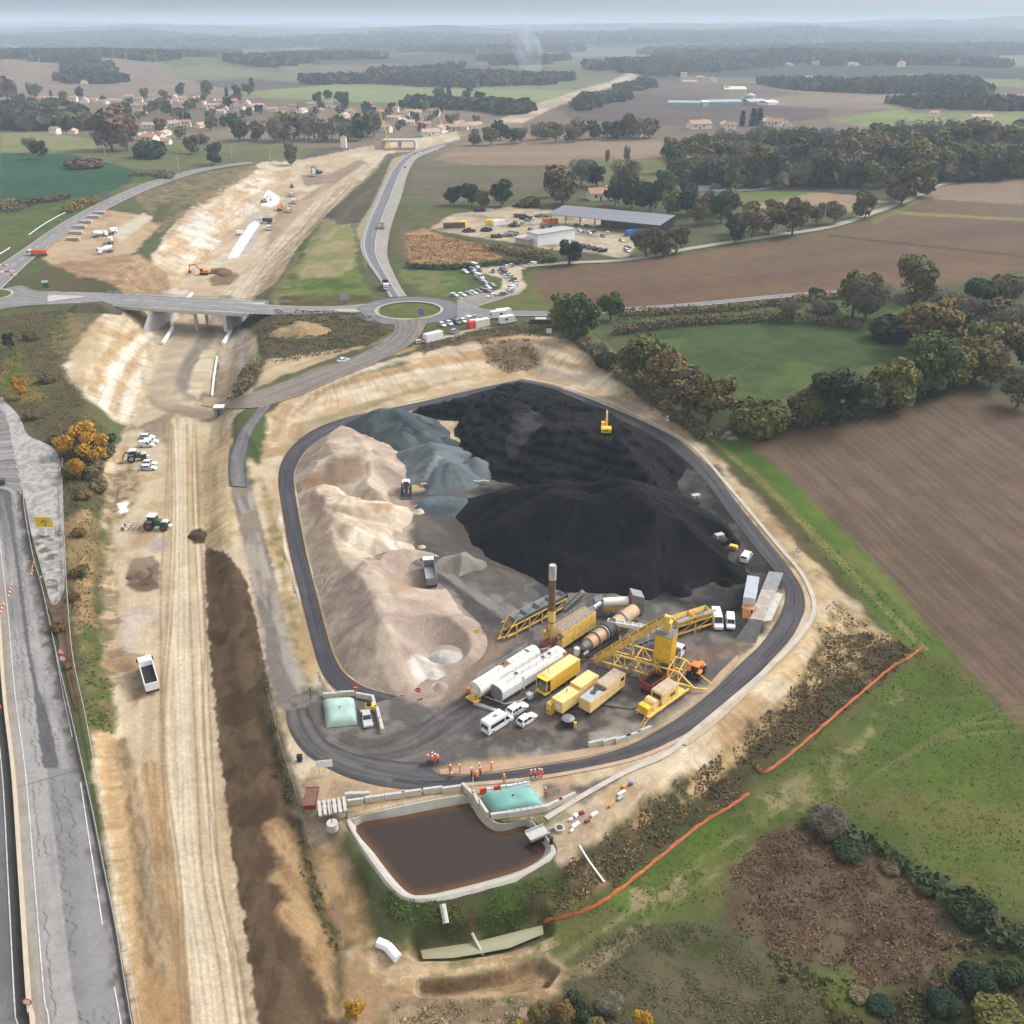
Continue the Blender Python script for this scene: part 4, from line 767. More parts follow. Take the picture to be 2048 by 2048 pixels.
heap('sand_heap','palest cream sand heap in the middle of the western row','stockpile',
     [([(645,975,3.2),(650,1030,4.2),(668,1080,4.4),(690,1125,4.6)],1.5),([(640,996,4.3),(700,1003,5.2),(745,1010,3.6)],2),([(672,1030,5),(712,1050,6),(760,1075,3.5),(800,1098,.8)],1.2),([(650,1060,4),(690,1090,3)],2)],(S(214,195,172),S(230,214,192),S(200,178,154)),slope=.52,amp=.24,gully=.5,cones=26,group='sand stockpiles',
     tint=[([(700,1052,6),(750,1072,4),(745,1110,.5),(690,1116,.5)],S(244,230,208),.8),([(668,990,3),(790,996,2),(790,1006,2),(668,1002,3)],S(200,168,134),.7),([(735,1008,4),(790,1015,1),(780,1030,1),(755,1030,2)],S(192,160,128),.7),([(615,1000,.5),(650,1000,3),(670,1030,4),(630,1060,1)],S(178,152,136),1.5),([(765,1080,2),(805,1092,.8),(800,1112,.3),(775,1106,.5)],S(248,236,218),.6)])
heap('sand_heap','longest pinkish sand heap with a curved ramp, beside the white tanks','stockpile',
     [([(690,1125,4.6),(735,1138,6.2),(752,1190,6.8),(768,1232,6.6),(795,1290,3.8),(812,1335,1)],2.5),([(735,1138,6.2),(800,1134,2.8),(830,1140,1)],2),([(768,1232,6.6),(850,1240,3.6),(905,1272,1)],2)],(S(172,153,141),S(186,167,152),S(202,183,165)),slope=.52,amp=.2,gully=.5,cones=34,group='sand stockpiles',
     tint=[([(815,1330,1),(850,1310,1.5),(890,1350,.2),(850,1385,.2)],S(232,224,214),.7),([(735,1140,6),(765,1150,6),(790,1225,6),(765,1232,6)],S(208,190,172),.8),([(760,1150,4),(820,1150,1),(830,1195,2),(790,1200,4)],S(178,154,130),1.5)])
heap('gravel_heap','dark blue-grey gravel heap next to the ring road','stockpile',[([(752,818,6.8),(790,818,7.6),(850,865,4.6),(885,892,2)],.8)],(S(72,82,86),S(84,94,97),S(98,108,110)),slope=.58,amp=.18,cones=14,group='blue-grey gravel stockpiles')
heap('gravel_heap','lighter grey gravel heap with a bright peak behind the loader','stockpile',[([(825,898,4.4),(860,884,6.2),(880,912,5.6),(928,932,2.6)],.8)],(S(104,114,118),S(122,130,133),S(150,156,158)),slope=.55,amp=.18,cones=14,group='blue-grey gravel stockpiles',
     tint=[([(870,910,5.6),(885,912,5.6),(862,965,.3),(838,970,.3)],S(172,178,180),.6)])
heap('gravel_heap','small low blue-grey gravel heap on the dark yard by the loader','stockpile',[([(868,1002,1.1),(908,1003,1.4)],2.6)],(S(92,104,110),S(112,122,126),S(128,136,140)),slope=.5,amp=.15,res=.3,group='blue-grey gravel stockpiles')
heap('gravel_heap','olive grey cone of grit between truck and black heap','stockpile',[([(908,1114,1.8),(924,1108,2.6),(948,1120,1.2)],.3)],(S(140,134,122),S(154,148,136),S(168,160,148)),slope=.5,amp=.12,res=.3)
heap('gravel_heap','small round white gravel pile at the foot of the longest sand heap','stockpile',[([(888,1309,1.4),(894,1310,1.4)],1.0)],(S(190,186,178),S(206,202,194),S(178,172,164)),slope=.55,amp=.1,res=.25)
heap('spoil_heap','dark grassy soil mound at the western end of the bridge','spoil mound',[([(165,608,2),(195,604,2.6),(215,612,1.6)],2)],(S(94,86,72),S(108,98,82),S(78,78,58)),slope=.5,base=5.0,amp=.3)
heap('spoil_heap','brown spoil mound beside the orange excavator in the cutting','spoil mound',[([(420,540,.9),(440,537,1.2),(455,548,.6)],2.5)],(S(122,100,78),S(140,116,90),S(104,86,68)),slope=.45,base=-4.0,amp=.25)
heap('spoil_heap','light brown bare soil mound south of the bridge abutment','spoil mound',[([(575,658,1.5),(605,648,2.2),(625,655,1.4)],3)],(S(186,156,118),S(170,144,108),S(150,130,96)),slope=.4,base=5.0,amp=.3)
heap('spoil_heap','black topsoil block standing at the top of the dark slope','spoil mound',[([(390,1068,.8),(396,1068,.9)],1.0)],(S(80,62,46),S(92,74,56),S(66,52,40)),slope=.9,base=-2.8,amp=.18,res=.25)
heap('spoil_heap','grey and brown soil pile left of the light strip','spoil mound',[([(268,1150,.5),(276,1146,.7)],.8)],(S(120,102,88),S(104,84,68),S(140,122,106)),slope=.45,base=-2.7,amp=.25,res=.25)
heap('spoil_heap','sandy brown pile behind the dump truck on the corridor','spoil mound',[([(240,1322,.8),(256,1318,.9)],1.0)],(S(190,158,116),S(176,144,104),S(160,136,110)),slope=.45,base=-2.6,amp=.2,res=.25)
# ------------------------------------------------------------------ building kit
class MB:
    def __init__(s):s.v=[];s.f=[]
    def add(s,vs,fs):b=len(s.v);s.v+=[tuple(map(float,v)) for v in vs];s.f+=[tuple(b+i for i in f) for f in fs];return s
    def box(s,x0,x1,y0,y1,z0,z1,c=0.0):
        if c<=0:
            return s.add([(x0,y0,z0),(x1,y0,z0),(x1,y1,z0),(x0,y1,z0),(x0,y0,z1),(x1,y0,z1),(x1,y1,z1),(x0,y1,z1)],[(3,2,1,0),(4,5,6,7),(0,1,5,4),(1,2,6,5),(2,3,7,6),(3,0,4,7)])
        bm=bmesh.new();bmesh.ops.create_cube(bm,size=1)
        for v in bm.verts:v.co=Vector(((x0+x1)/2+v.co.x*(x1-x0),(y0+y1)/2+v.co.y*(y1-y0),(z0+z1)/2+v.co.z*(z1-z0)))
        bmesh.ops.bevel(bm,geom=bm.edges[:],offset=c,segments=2,affect='EDGES',profile=.6);bm.verts.index_update()
        s.add([v.co for v in bm.verts],[[v.index for v in f.verts] for f in bm.faces]);bm.free();return s
    def cyl(s,p,q,r0,r1=None,n=12,cap=True,a0=0):
        r1=r0 if r1 is None else r1;p,q=Vector(p),Vector(q);d=(q-p).normalized();u=d.orthogonal().normalized();w=d.cross(u)
        vs=[]
        for c,r in ((p,r0),(q,r1)):
            for k in range(n):t=a0+2*math.pi*k/n;vs.append(c+u*(r*math.cos(t))+w*(r*math.sin(t)))
        fs=[(k,(k+1) % n,n+(k+1) % n,n+k) for k in range(n)]
        if cap:fs+=[tuple(range(n-1,-1,-1)),tuple(range(n,2*n))]
        return s.add(vs,fs)
    def bar(s,p,q,w,h=None):
        h=h or w;p,q=Vector(p),Vector(q);d=(q-p).normalized();u=Vector((0,0,1)).cross(d)
        u=u.normalized() if u.length>.05 else Vector((1,0,0));t=d.cross(u);vs=[]
        for c in (p,q):
            for a,b in ((-1,-1),(1,-1),(1,1),(-1,1)):vs.append(c+u*(a*w/2)+t*(b*h/2))
        return s.add(vs,[(3,2,1,0),(4,5,6,7),(0,1,5,4),(1,2,6,5),(2,3,7,6),(3,0,4,7)])
    def prism(s,prof,y0,y1,taper=None):
        n=len(prof);a=[(x,y0,z) for x,z in prof];b=[(x,y1,z) for x,z in prof]
        return s.add(a+b,[tuple(range(n)),tuple(range(2*n-1,n-1,-1))]+[((k+1) % n,k,n+k,n+(k+1) % n) for k in range(n)])
    def prof_y(s,prof,x0,x1):
        n=len(prof);a=[(x0,y,z) for y,z in prof];b=[(x1,y,z) for y,z in prof]
        return s.add(a+b,[tuple(range(n-1,-1,-1)),tuple(range(n,2*n))]+[(k,(k+1) % n,n+(k+1) % n,n+k) for k in range(n)])
    def hull(s,lower,upper):
        n=len(lower);return s.add(list(lower)+list(upper),[tuple(range(n-1,-1,-1)),tuple(range(n,2*n))]+[(k,(k+1) % n,n+(k+1) % n,n+k) for k in range(n)])
    def ball(s,c,rx,ry=None,rz=None,n=8,m=6):
        ry=ry or rx;rz=rz or rx;vs=[(c[0],c[1],c[2]-rz)]
        for i in range(1,m):
            p=-math.pi/2+math.pi*i/m
            for k in range(n):t=2*math.pi*k/n;vs.append((c[0]+rx*math.cos(p)*math.cos(t),c[1]+ry*math.cos(p)*math.sin(t),c[2]+rz*math.sin(p)))
        vs.append((c[0],c[1],c[2]+rz));L=len(vs)-1
        fs=[(0,1+(k+1) % n,1+k) for k in range(n)]
        for i in range(m-2):fs+=[(1+i*n+k,1+i*n+(k+1) % n,1+(i+1)*n+(k+1) % n,1+(i+1)*n+k) for k in range(n)]
        fs+=[(1+(m-2)*n+k,1+(m-2)*n+(k+1) % n,L) for k in range(n)]
        return s.add(vs,fs)
    def rot(s,ang,about=(0,0,0),axis='Z',start=0):
        Mx=Matrix.Rotation(ang,4,axis);a=Vector(about)
        s.v[start:]=[tuple(Mx @ (Vector(v)-a)+a) for v in s.v[start:]];return s
    def move(s,d,start=0):s.v[start:]=[(v[0]+d[0],v[1]+d[1],v[2]+d[2]) for v in s.v[start:]];return s
    def build(s,name,m,parent=None,smooth=False,label=None):
        me=bpy.data.meshes.new(name);me.from_pydata(s.v,[],s.f)
        if smooth:me.polygons.foreach_set('use_smooth',[True]*len(me.polygons))
        bm=bmesh.new();bm.from_mesh(me);bmesh.ops.recalc_face_normals(bm,faces=bm.faces[:]);bm.to_mesh(me);bm.free()
        o=link(name,me,m,parent)
        if smooth:
            try:me.set_sharp_from_angle(angle=rad(40))
            except Exception:pass
        if label:o['label']=label
        return o
def tag(o,label,cat,group=None):
    o['label']=label;o['category']=cat
    if group:o['group']=group
    return o
def thing(name,label,cat,loc=(0,0,0),rz=0,group=None):
    o=bpy.data.objects.new(name,None);C.objects.link(o);o.location=loc;o.rotation_euler=(0,0,rz);o.empty_display_size=.5
    return tag(o,label,cat,group)
KIDS={}
def kids(o):return [c for c in o.children]
def dup(root,loc=None,rz=None,label=None,group=None,scale=None,swap=None,cat=None):
    def cp(o,par):
        c=o.copy();C.objects.link(c)
        if par:c.parent=par
        for ch in o.children:cp(ch,c)
        return c
    r=cp(root,None)
    if loc is not None:r.location=loc
    if rz is not None:r.rotation_euler=(0,0,rz)
    if scale:r.scale=(scale,scale,scale) if not hasattr(scale,'__len__') else scale
    if label:r['label']=label
    if group:r['group']=group
    if cat:r['category']=cat
    if swap:
        for ch in r.children:
            if ch.name.split('.')[0] in swap:
                ch.data=ch.data.copy();ch.data.materials[0]=swap[ch.name.split('.')[0]]
    return r
def at(px,py,z=None):
    if z is None:return gp(px,py)
    X,Y=plane(px,py,z);return Vector((float(X),float(Y),z))
def head(a,b,z=0.0):
    A,B=at(*a,z),at(*b,z);return math.atan2(B.y-A.y,B.x-A.x)
ORD=['','first','second','third','fourth','fifth','sixth','seventh','eighth','ninth','tenth','eleventh','twelfth','thirteenth','fourteenth','fifteenth','sixteenth','seventeenth','eighteenth','nineteenth','twentieth']
def nth(k):
    if k<=20:return ORD[k]
    t={2:'twenty',3:'thirty',4:'forty',5:'fifty',6:'sixty',7:'seventy',8:'eighty',9:'ninety'}[k//10]
    return t+('-'+ORD[k % 10] if k % 10 else 'th') if k % 10 else t[:-1]+'ieth'
M_YEL=mat('faded_yellow_paint',col=(.78,.50,.12),rough=.55,var=.16,scale=.7,grime=.42)
M_YPALE=mat('pale_yellow_paint',col=(.80,.57,.23),rough=.6,var=.12,scale=.6,grime=.28)
M_YBRIGHT=mat('strong_yellow_paint',col=(.80,.49,.045),rough=.5,var=.12,scale=.8,grime=.28)
M_WHITE=mat('white_paint',col=(.78,.79,.81),rough=.35,var=.05,scale=1.5,coat=.3)
M_CREAM=mat('cream_tank_paint',col=(.78,.74,.68),rough=.5,var=.08,scale=.5,grime=.14)
M_GREYW=mat('grey_white_tank_paint',col=(.64,.63,.61),rough=.55,var=.1,scale=.5,grime=.22)
M_GLASS=mat('dark_window_glass',col=(.02,.024,.03),rough=.08,var=.1,spec=.6)
M_BLACK=mat('black_rubber',col=(.018,.018,.02),rough=.8,var=.2)
M_STEEL=mat('grey_steel',col=(.22,.22,.23),rough=.55,metal=.3,var=.2)
M_DSTEEL=mat('dark_grimy_steel',col=(.07,.068,.068),rough=.7,metal=.2,var=.35)
M_RUST=mat('rusty_brown_steel',col=(.16,.085,.06),rough=.8,var=.35,scale=1.3)
M_ROOFDUST=mat('dusty_beige_roof',col=(.46,.37,.27),rough=.85,var=.15,grime=.4)
M_RED=mat('faded_red_paint',col=(.24,.05,.04),rough=.6,var=.25)
M_BRED=mat('bright_red_plastic',col=(.62,.05,.04),rough=.5,var=.08)
M_ORANGE=mat('orange_paint',col=(.72,.19,.03),rough=.5,var=.12)
M_HIVIS=mat('orange_hivis_cloth',col=(.95,.13,.012),rough=.8,var=.1)
M_NAVY=mat('dark_work_cloth',col=(.03,.035,.06),rough=.9,var=.2)
M_SKIN=mat('skin',col=(.45,.27,.2),rough=.6,var=.05)
M_CONC=mat('concrete',col=(.46,.44,.41),rough=.9,var=.16,scale=1.2,grime=.35)
M_CONCY=mat('concrete_with_yellow_foot',col=(.60,.44,.20),rough=.9,var=.2)
M_GREEN=mat('tractor_green',col=(.03,.12,.05),rough=.45,var=.1)
M_WOODP=mat('orange_timber',col=(.50,.24,.09),rough=.8,var=.2)
M_GALV=mat('galvanised_steel',col=(.40,.41,.42),rough=.5,metal=.5,var=.15)
M_TARP=mat('pale_green_tank_fabric',col=(.15,.33,.30),rough=.6,var=.22,scale=.45)
M_TARP2=mat('faded_green_tank_fabric',col=(.32,.43,.39),rough=.6,var=.28,scale=.35)
M_SIGNW=mat('white_sign_face',col=(.75,.75,.74),rough=.5,var=.04)
M_SIGNY=mat('yellow_sign_face',col=(.80,.52,.02),rough=.5,var=.04)
M_BLUE=mat('blue_sign_face',col=(.03,.14,.42),rough=.5,var=.04)
def wheel(p,x,y,r,w,rim=M_GALV,rimname='rim'):
    o=MB().cyl((x,y-w/2,r),(x,y+w/2,r),r,n=14).build('wheel',M_BLACK,p,True)
    s=1 if y>0 else-1
    MB().cyl((x,y+s*(w/2-.02),r),(x,y+s*(w/2+.02),r),r*.58,n=12).build(rimname,rim,o,True);return o
# ------------------------------------------------------------------ vehicles (x forward, origin on the ground at the middle)
def car_body(kind):
    L,W,Hh,bn,bs,z0,z1,wsf,rf,rr,wsr=dict(
        hatch=(4.1,1.74,1.48,.62,.70,.24,.90,.75,.15,-1.55,-1.98),saloon=(4.5,1.78,1.44,.60,.66,.22,.86,.95,.25,-1.0,-1.75),
        estate=(4.6,1.8,1.5,.62,.72,.24,.92,.95,.3,-1.75,-2.2),suv=(4.5,1.86,1.70,.74,.84,.3,1.04,.85,.25,-1.7,-2.15),
        van=(4.4,1.84,1.85,.78,.95,.26,1.05,1.45,.85,-2.05,-2.18),bigvan=(5.6,2.02,2.5,.95,1.2,.34,1.25,2.0,1.35,-2.6,-2.78))[kind]
    a,b=L/2,-L/2;w=W/2;wt=w*.84 if kind not in ('van','bigvan') else w*.93
    m=MB();lo=[(a-.12,-w*.82,z0),(a,-w*.5,z0+.06),(a,w*.5,z0+.06),(a-.12,w*.82,z0),(a-.55,w,z0),(b+.3,w,z0),(b+.02,w*.8,z0+.08),(b+.02,-w*.8,z0+.08),(b+.3,-w,z0),(a-.55,-w,z0)]
    mid=[(x,y,(bn if x>wsf+.2 else z1-.04)) for x,y,z in lo];m.hull(lo,mid)
    hood=[(x,y,bn) for x,y,z in lo if x>wsf+.2]
    m.add([(a-.1,-w*.8,bn),(a-.03,-w*.48,bn),(a-.03,w*.48,bn),(a-.1,w*.8,bn),(wsf-.1,w*.94,z1),(wsf-.1,-w*.94,z1)],[(0,1,2,3,4,5)])
    m.add([(a-.55,w,bn),(wsf-.1,w*.97,z1),(b+.3,w,z1-.04),(b+.3,w,z0+.2),(a-.55,w,z0+.2)],[(0,1,2,3,4)]);m.add([(a-.55,-w,bn),(wsf-.1,-w*.97,z1),(b+.3,-w,z1-.04),(b+.3,-w,z0+.2),(a-.55,-w,z0+.2)],[(4,3,2,1,0)])
    base=[(wsf,-w*.93,z1-.05),(wsf,w*.93,z1-.05),(wsr,w*.93,z1-.05),(wsr,-w*.93,z1-.05)]
    top=[(rf,-wt*.9,Hh),(rf,wt*.9,Hh),(rr,wt*.88,Hh-.02),(rr,-wt*.88,Hh-.02)];m.hull(base,top)
    g=MB();e=.012
    def quad(P,Q,R_,S_,u0,u1,v0,v1):
        P,Q,R_,S_=map(Vector,(P,Q,R_,S_));n=(Q-P).cross(S_-P).normalized()*e
        f=lambda u,v:(P*(1-u)+Q*u)*(1-v)+(S_*(1-u)+R_*u)*v
        c=[f(u0,v0),f(u1,v0),f(u1,v1),f(u0,v1)];g.add([p+n for p in c]+[p-n*2 for p in c],[(0,1,2,3),(7,6,5,4),(0,4,5,1),(1,5,6,2),(2,6,7,3),(3,7,4,0)])
    quad(base[0],base[1],top[1],top[0],.06,.94,.12,.92)
    rear_ok=kind !='bigvan'
    if rear_ok:quad(base[2],base[3],top[3],top[2],.1,.9,.35 if kind in ('van','suv') else .15,.88)
    for P,Q,R_,S_,fl in ((base[1],base[2],top[2],top[1],0),(base[3],base[0],top[0],top[3],1)):
        spans=dict(hatch=[(.08,.46),(.5,.9)],saloon=[(.1,.46),(.5,.86)],estate=[(.08,.36),(.4,.66),(.7,.93)],suv=[(.08,.38),(.42,.7),(.74,.93)],van=[(.1,.34)],bigvan=[(.1,.3)])[kind]
        for u0,u1 in spans:
            if fl:u0,u1=1-u1,1-u0
            quad(P,Q,R_,S_,u0,u1,.12,.86)
    return m,g,L,W,bn
CARM={}
def paint(name,c):return mat('car_paint_'+name,col=c,rough=.3,var=.04,coat=.5)
P_WHITE=paint('white',(.76,.77,.79));P_SILVER=paint('silver',(.42,.43,.45));P_GREY=paint('grey',(.14,.15,.16));P_BLACK=paint('black',(.02,.022,.026));P_BLUE=paint('blue',(.05,.09,.19));P_RED=paint('red',(.26,.03,.03));P_LBLUE=paint('light_blue',(.24,.33,.42))
M_LAMP=mat('lamp_glass',col=(.55,.55,.52),rough=.2,var=.02);M_TAIL=mat('tail_lamp',col=(.35,.02,.02),rough=.3,var=.02)
def make_car(kind,pm,label='parked car',cat='car'):
    b,g,L,W,bn=car_body(kind);t=thing('parked_car' if kind not in ('van','bigvan') else 'parked_van',label,cat)
    body=b.build('body',pm,t);g.build('window_glass',M_GLASS,t)
    r=.32 if kind !='bigvan' else .36
    for x in (L/2-.85,-L/2+.8):
        for y in (-W/2+.1,W/2-.1):wheel(t,x,y,r,.22)
    for y in (-1,1):
        MB().box(L/2-.13,L/2+.01,y*W*.36-.16,y*W*.36+.16,bn-.18,bn-.05).build('headlight',M_LAMP,t)
        MB().box(-L/2-.02,-L/2+.1,y*W*.38-.1,y*W*.38+.1,.62,.85).build('tail_light',M_TAIL,t)
        MB().box(L/2-1.55,L/2-1.4,y*(W/2+.09)-.09,y*(W/2+.09)+.09,.95,1.1).build('mirror',M_BLACK,t)
    return t
PROTO={}
def car(kind,pm,px,py,to,label,cat='car',group=None,z=None,rz=None):
    loc=at(px,py,z);h=head((px,py),to,loc.z) if rz is None else rz
    k=(kind,pm.name)
    if k not in PROTO:
        t=make_car(kind,pm,label,cat);PROTO[k]=t;t.location=loc;t.rotation_euler=(0,0,h);tag(t,label,cat,group);return t
    t=dup(PROTO[k],loc,h,label,group,cat=cat)
    if not group and 'group' in t:del t['group']
    return t
def minibus(px,py,to,label):
    t=thing('minibus',label,'minibus',at(px,py,0),head((px,py),to))
    prof=[(-3.0,.35),(2.75,.35),(3.0,.55),(3.0,.95),(2.2,1.2),(1.55,2.3),(1.3,2.6),(-2.85,2.62),(-3.0,2.3)]
    m=MB();m.prism(prof,-1.0,1.0);m.build('body',M_WHITE,t)
    for y,s in ((-1.012,-1),(1.012,1)):
        MB().prism([(-2.4,1.35),(.75,1.35),(.75,2.05),(-2.4,2.05)],y-.012,y+.012).build('side_window',M_GLASS,t)
        MB().prism([(1.0,1.35),(1.85,1.35),(1.5,2.05),(1.0,2.05)],y-.012,y+.012).build('door_window',M_GLASS,t)
    MB().add([(2.21,-.9,1.22),(2.21,.9,1.22),(1.58,.85,2.27),(1.58,-.85,2.27),(2.25,-.9,1.22),(2.25,.9,1.22),(1.62,.85,2.27),(1.62,-.85,2.27)],[(0,1,2,3),(4,5,6,7),(0,1,5,4),(2,3,7,6),(1,2,6,5),(3,0,4,7)]).build('windscreen',M_GLASS,t)
    MB().box(-3.03,-2.96,-.8,.8,1.3,2.05).build('rear_window',M_GLASS,t);MB().box(-.9,-.2,-.3,.3,2.6,2.72).build('roof_vent',M_STEEL,t);MB().box(-3.06,-3.0,-.12,.12,1.55,1.75).build('rear_sticker',M_SIGNY,t)
    for x in (1.95,-1.9):
        for y in (-.9,.9):wheel(t,x,y,.35,.24)
    for y in (-1,1):MB().box(-3.03,-2.95,y*.85-.08,y*.85+.08,.8,1.25).build('tail_light',M_TAIL,t);MB().box(1.6,1.75,y*1.12-.1,y*1.12+.1,1.35,1.65).build('mirror',M_BLACK,t)
    return t
def tipper(px,py,to,label,cabm=M_WHITE,bodym=None,load=None,z=None,L=9.0,group=None,cat='dump truck',name='dump_truck'):
    loc=at(px,py,z);t=thing(name,label,cat,loc,head((px,py),to,loc.z),group);bodym=bodym or M_STEEL;a=L/2
    MB().box(-a+.2,a-.3,-.45,.45,.75,1.05).build('chassis',M_DSTEEL,t)
    MB().prism([(a-2.1,.9),(a-.05,.75),(a,1.2),(a-.12,2.3),(a-.45,3.0),(a-1.9,3.15),(a-2.1,3.0)],-1.22,1.22).build('cab',cabm,t)
    MB().add([(a+.0,-1.1,1.55),(a+.0,1.1,1.55),(a-.25,1.05,2.72),(a-.25,-1.05,2.72),(a-.2,-1.1,1.55),(a-.2,1.1,1.55),(a-.5,1.05,2.72),(a-.5,-1.05,2.72)],[(0,1,2,3),(7,6,5,4),(0,4,5,1),(2,6,7,3),(1,5,6,2),(3,7,4,0)]).build('windscreen',M_GLASS,t)
    for y in (-1.23,1.23):MB().prism([(a-1.3,1.9),(a-.3,1.8),(a-.5,2.65),(a-1.3,2.7)],y-.012,y+.012).build('side_window',M_GLASS,t)
    x0,x1=-a,a-2.35;m=MB();zt,zb=2.75,1.1
    m.box(x0,x1,-1.0,1.0,zb,zb+.12)
    for s in (-1,1):m.prof_y([(s*1.0,zb),(s*1.0,zb+.1),(s*1.12,zt),(s*1.25,zt),(s*1.25,zt-.15),(s*1.15,zb)],x0,x1)
    m.box(x0-.06,x0+.06,-1.22,1.22,zb,zt);m.box(x1-.08,x1+.1,-1.22,1.22,zb,zt+.3);m.box(x1,x1+.9,-1.1,1.1,zt+.22,zt+.3)
    for k in range(5):
        xx=x0+.5+k*(x1-x0-1)/4
        for s in (-1,1):m.box(xx-.06,xx+.06,s*1.24-.05,s*1.24+.05,zb,zt-.05)
    bd=m.build('dump_body',bodym,t)
    MB().box(x0+.08,x1-.1,-1.0,1.0,zb+.13,zb+(.35 if not load else .9)).build('load' if load else 'bed_floor',load or M_GALV,bd)
    for x in (a-1.2,-a+1.2,-a+2.5,-a+3.7)[:4 if L>8 else 3]:
        for y in (-1.0,1.0):wheel(t,x,y,.5,.32)
    for s in (-1,1):MB().box(a-.1,a+.04,s*.95-.18,s*.95+.18,.95,1.15).build('headlight',M_LAMP,t);MB().box(a-.5,a-.38,s*1.4-.12,s*1.4+.12,1.9,2.6).build('mirror',M_BLACK,t)
    return t
def tractor(px,py,to,label,s=1.0,z=None,front_red=True,rear_rim=M_RED):
    loc=at(px,py,z);t=thing('tractor',label,'tractor',loc,head((px,py),to,loc.z));t.scale=(s,s,s)
    MB().prism([(.4,.95),(2.5,1.0),(2.6,1.5),(2.2,1.85),(.4,2.0)],-.45,.45).build('bonnet',M_GREEN,t)
    MB().box(1.3,2.58,-.47,.47,1.55,1.9,.05).build('bonnet_stripe',M_WHITE,t)
    MB().box(-1.6,2.0,-.3,.3,.7,1.05).build('chassis',M_DSTEEL,t)
    g=MB().hull([(-1.2,-.8,1.35),(.5,-.75,1.35),(.5,.75,1.35),(-1.2,.8,1.35)],[(-1.0,-.72,2.75),(.3,-.68,2.75),(.3,.68,2.75),(-1.0,.72,2.75)]);cb=g.build('cab_glass',M_GLASS,t)
    f=MB()
    for x,y,X2,Y2 in ((-1.2,.8,-1.0,.72),(.5,.75,.3,.68),(-1.2,-.8,-1.0,-.72),(.5,-.75,.3,-.68)):f.bar((x,y,1.3),(X2,Y2,2.8),.1)
    f.build('cab_frame',M_GREEN,t);MB().box(-1.2,.5,-.85,.85,2.75,2.95,.06).build('cab_roof',M_WHITE,t)
    for y in (-1,1):
        wheel(t,-.9,y*.95,.95,.6,rear_rim);wheel(t,1.9,y*.85,.68,.5,M_RED)
        MB().prof_y([(y*.6,1.75),(y*1.3,1.75),(y*1.3,1.95),(y*.6,2.05)],-1.6,-.2).build('mudguard',M_STEEL,t)
    MB().box(2.6,3.2,-.4,.4,.6,1.0,.05).build('front_weight',M_WHITE,t);return t
def excavator(px,py,to,label,m=M_ORANGE,z=None,s=1.0,reach=1.0,sign=False):
    loc=at(px,py,z) if not isinstance(px,Vector) else px;t=thing('excavator',label,'excavator',loc,head((px,py),to,loc.z));t.scale=(s,s,s)
    for y in (-1,1):
        MB().prism([(-2.0,.25),(-1.7,0),(1.7,0),(2.0,.25),(2.0,.65),(1.7,.9),(-1.7,.9),(-2.0,.65)],y*1.2-.3,y*1.2+.3).build('crawler_track',M_BLACK,t)
    MB().box(-1.2,1.2,-.9,.9,.45,.95).build('undercarriage',M_DSTEEL,t)
    MB().prism([(-2.5,1.0),(1.5,1.0),(1.5,1.5),(.4,1.6),(-.3,2.2),(-2.3,2.25),(-2.6,1.9)],-1.35,1.35).build('house',m,t)
    c=MB().prism([(.1,1.1),(1.6,1.1),(1.7,2.0),(1.3,2.95),(.1,3.0)],.35,1.35).build('cab',m,t);MB().prism([(.35,1.75),(1.55,1.8),(1.62,2.05),(1.25,2.8),(.35,2.85)],.33,1.37).build('cab_window',M_GLASS,c)
    b=MB();a=Vector((1.2,-.1,1.6));k=Vector((3.6*reach+.3,-.1,4.4));e=Vector((5.6*reach+.6,-.1,3.9));q=Vector((5.9*reach+.6,-.1,1.5))
    b.bar(a,k,.5,.6);b.bar(k,e,.45,.55);b.build('boom',m,t)
    st=MB();st.bar(e+(e-q).normalized()*.4,q,.35,.45);st.build('stick',m,t)
    MB().prism([(q.x-.2,q.z+.2),(q.x+.4,q.z),(q.x+.2,q.z-.8),(q.x-.5,q.z-1.0),(q.x-.9,q.z-.5)],-.75,.55).build('bucket',M_DSTEEL,t)
    MB().cyl((1.4,.12,1.4),(2.7,.12,3.0),.1).cyl((2.6,-.1,4.2),(4.6,-.1,4.9),.1).build('hydraulic_ram',M_GALV,t)
    if sign:
        MB().box(-2.63,-2.55,-.55,.55,1.5,1.98).build('rear_badge',M_BLACK,t)
        cu=bpy.data.curves.new('badge_lettering','FONT');cu.body='CAT';cu.size=.48;cu.align_x='CENTER';cu.align_y='CENTER';cu.extrude=.01;o=bpy.data.objects.new('badge_lettering',cu);C.objects.link(o);cu.materials.append(M_SIGNW)
        bpy.context.view_layer.update();me_=bpy.data.meshes.new_from_object(o.evaluated_get(bpy.context.evaluated_depsgraph_get()));bpy.data.objects.remove(o);o=link('badge_lettering',me_)
        o.parent=t;o.location=(-2.65,0,1.74);o.rotation_euler=(rad(90),0,rad(-90))
    return t
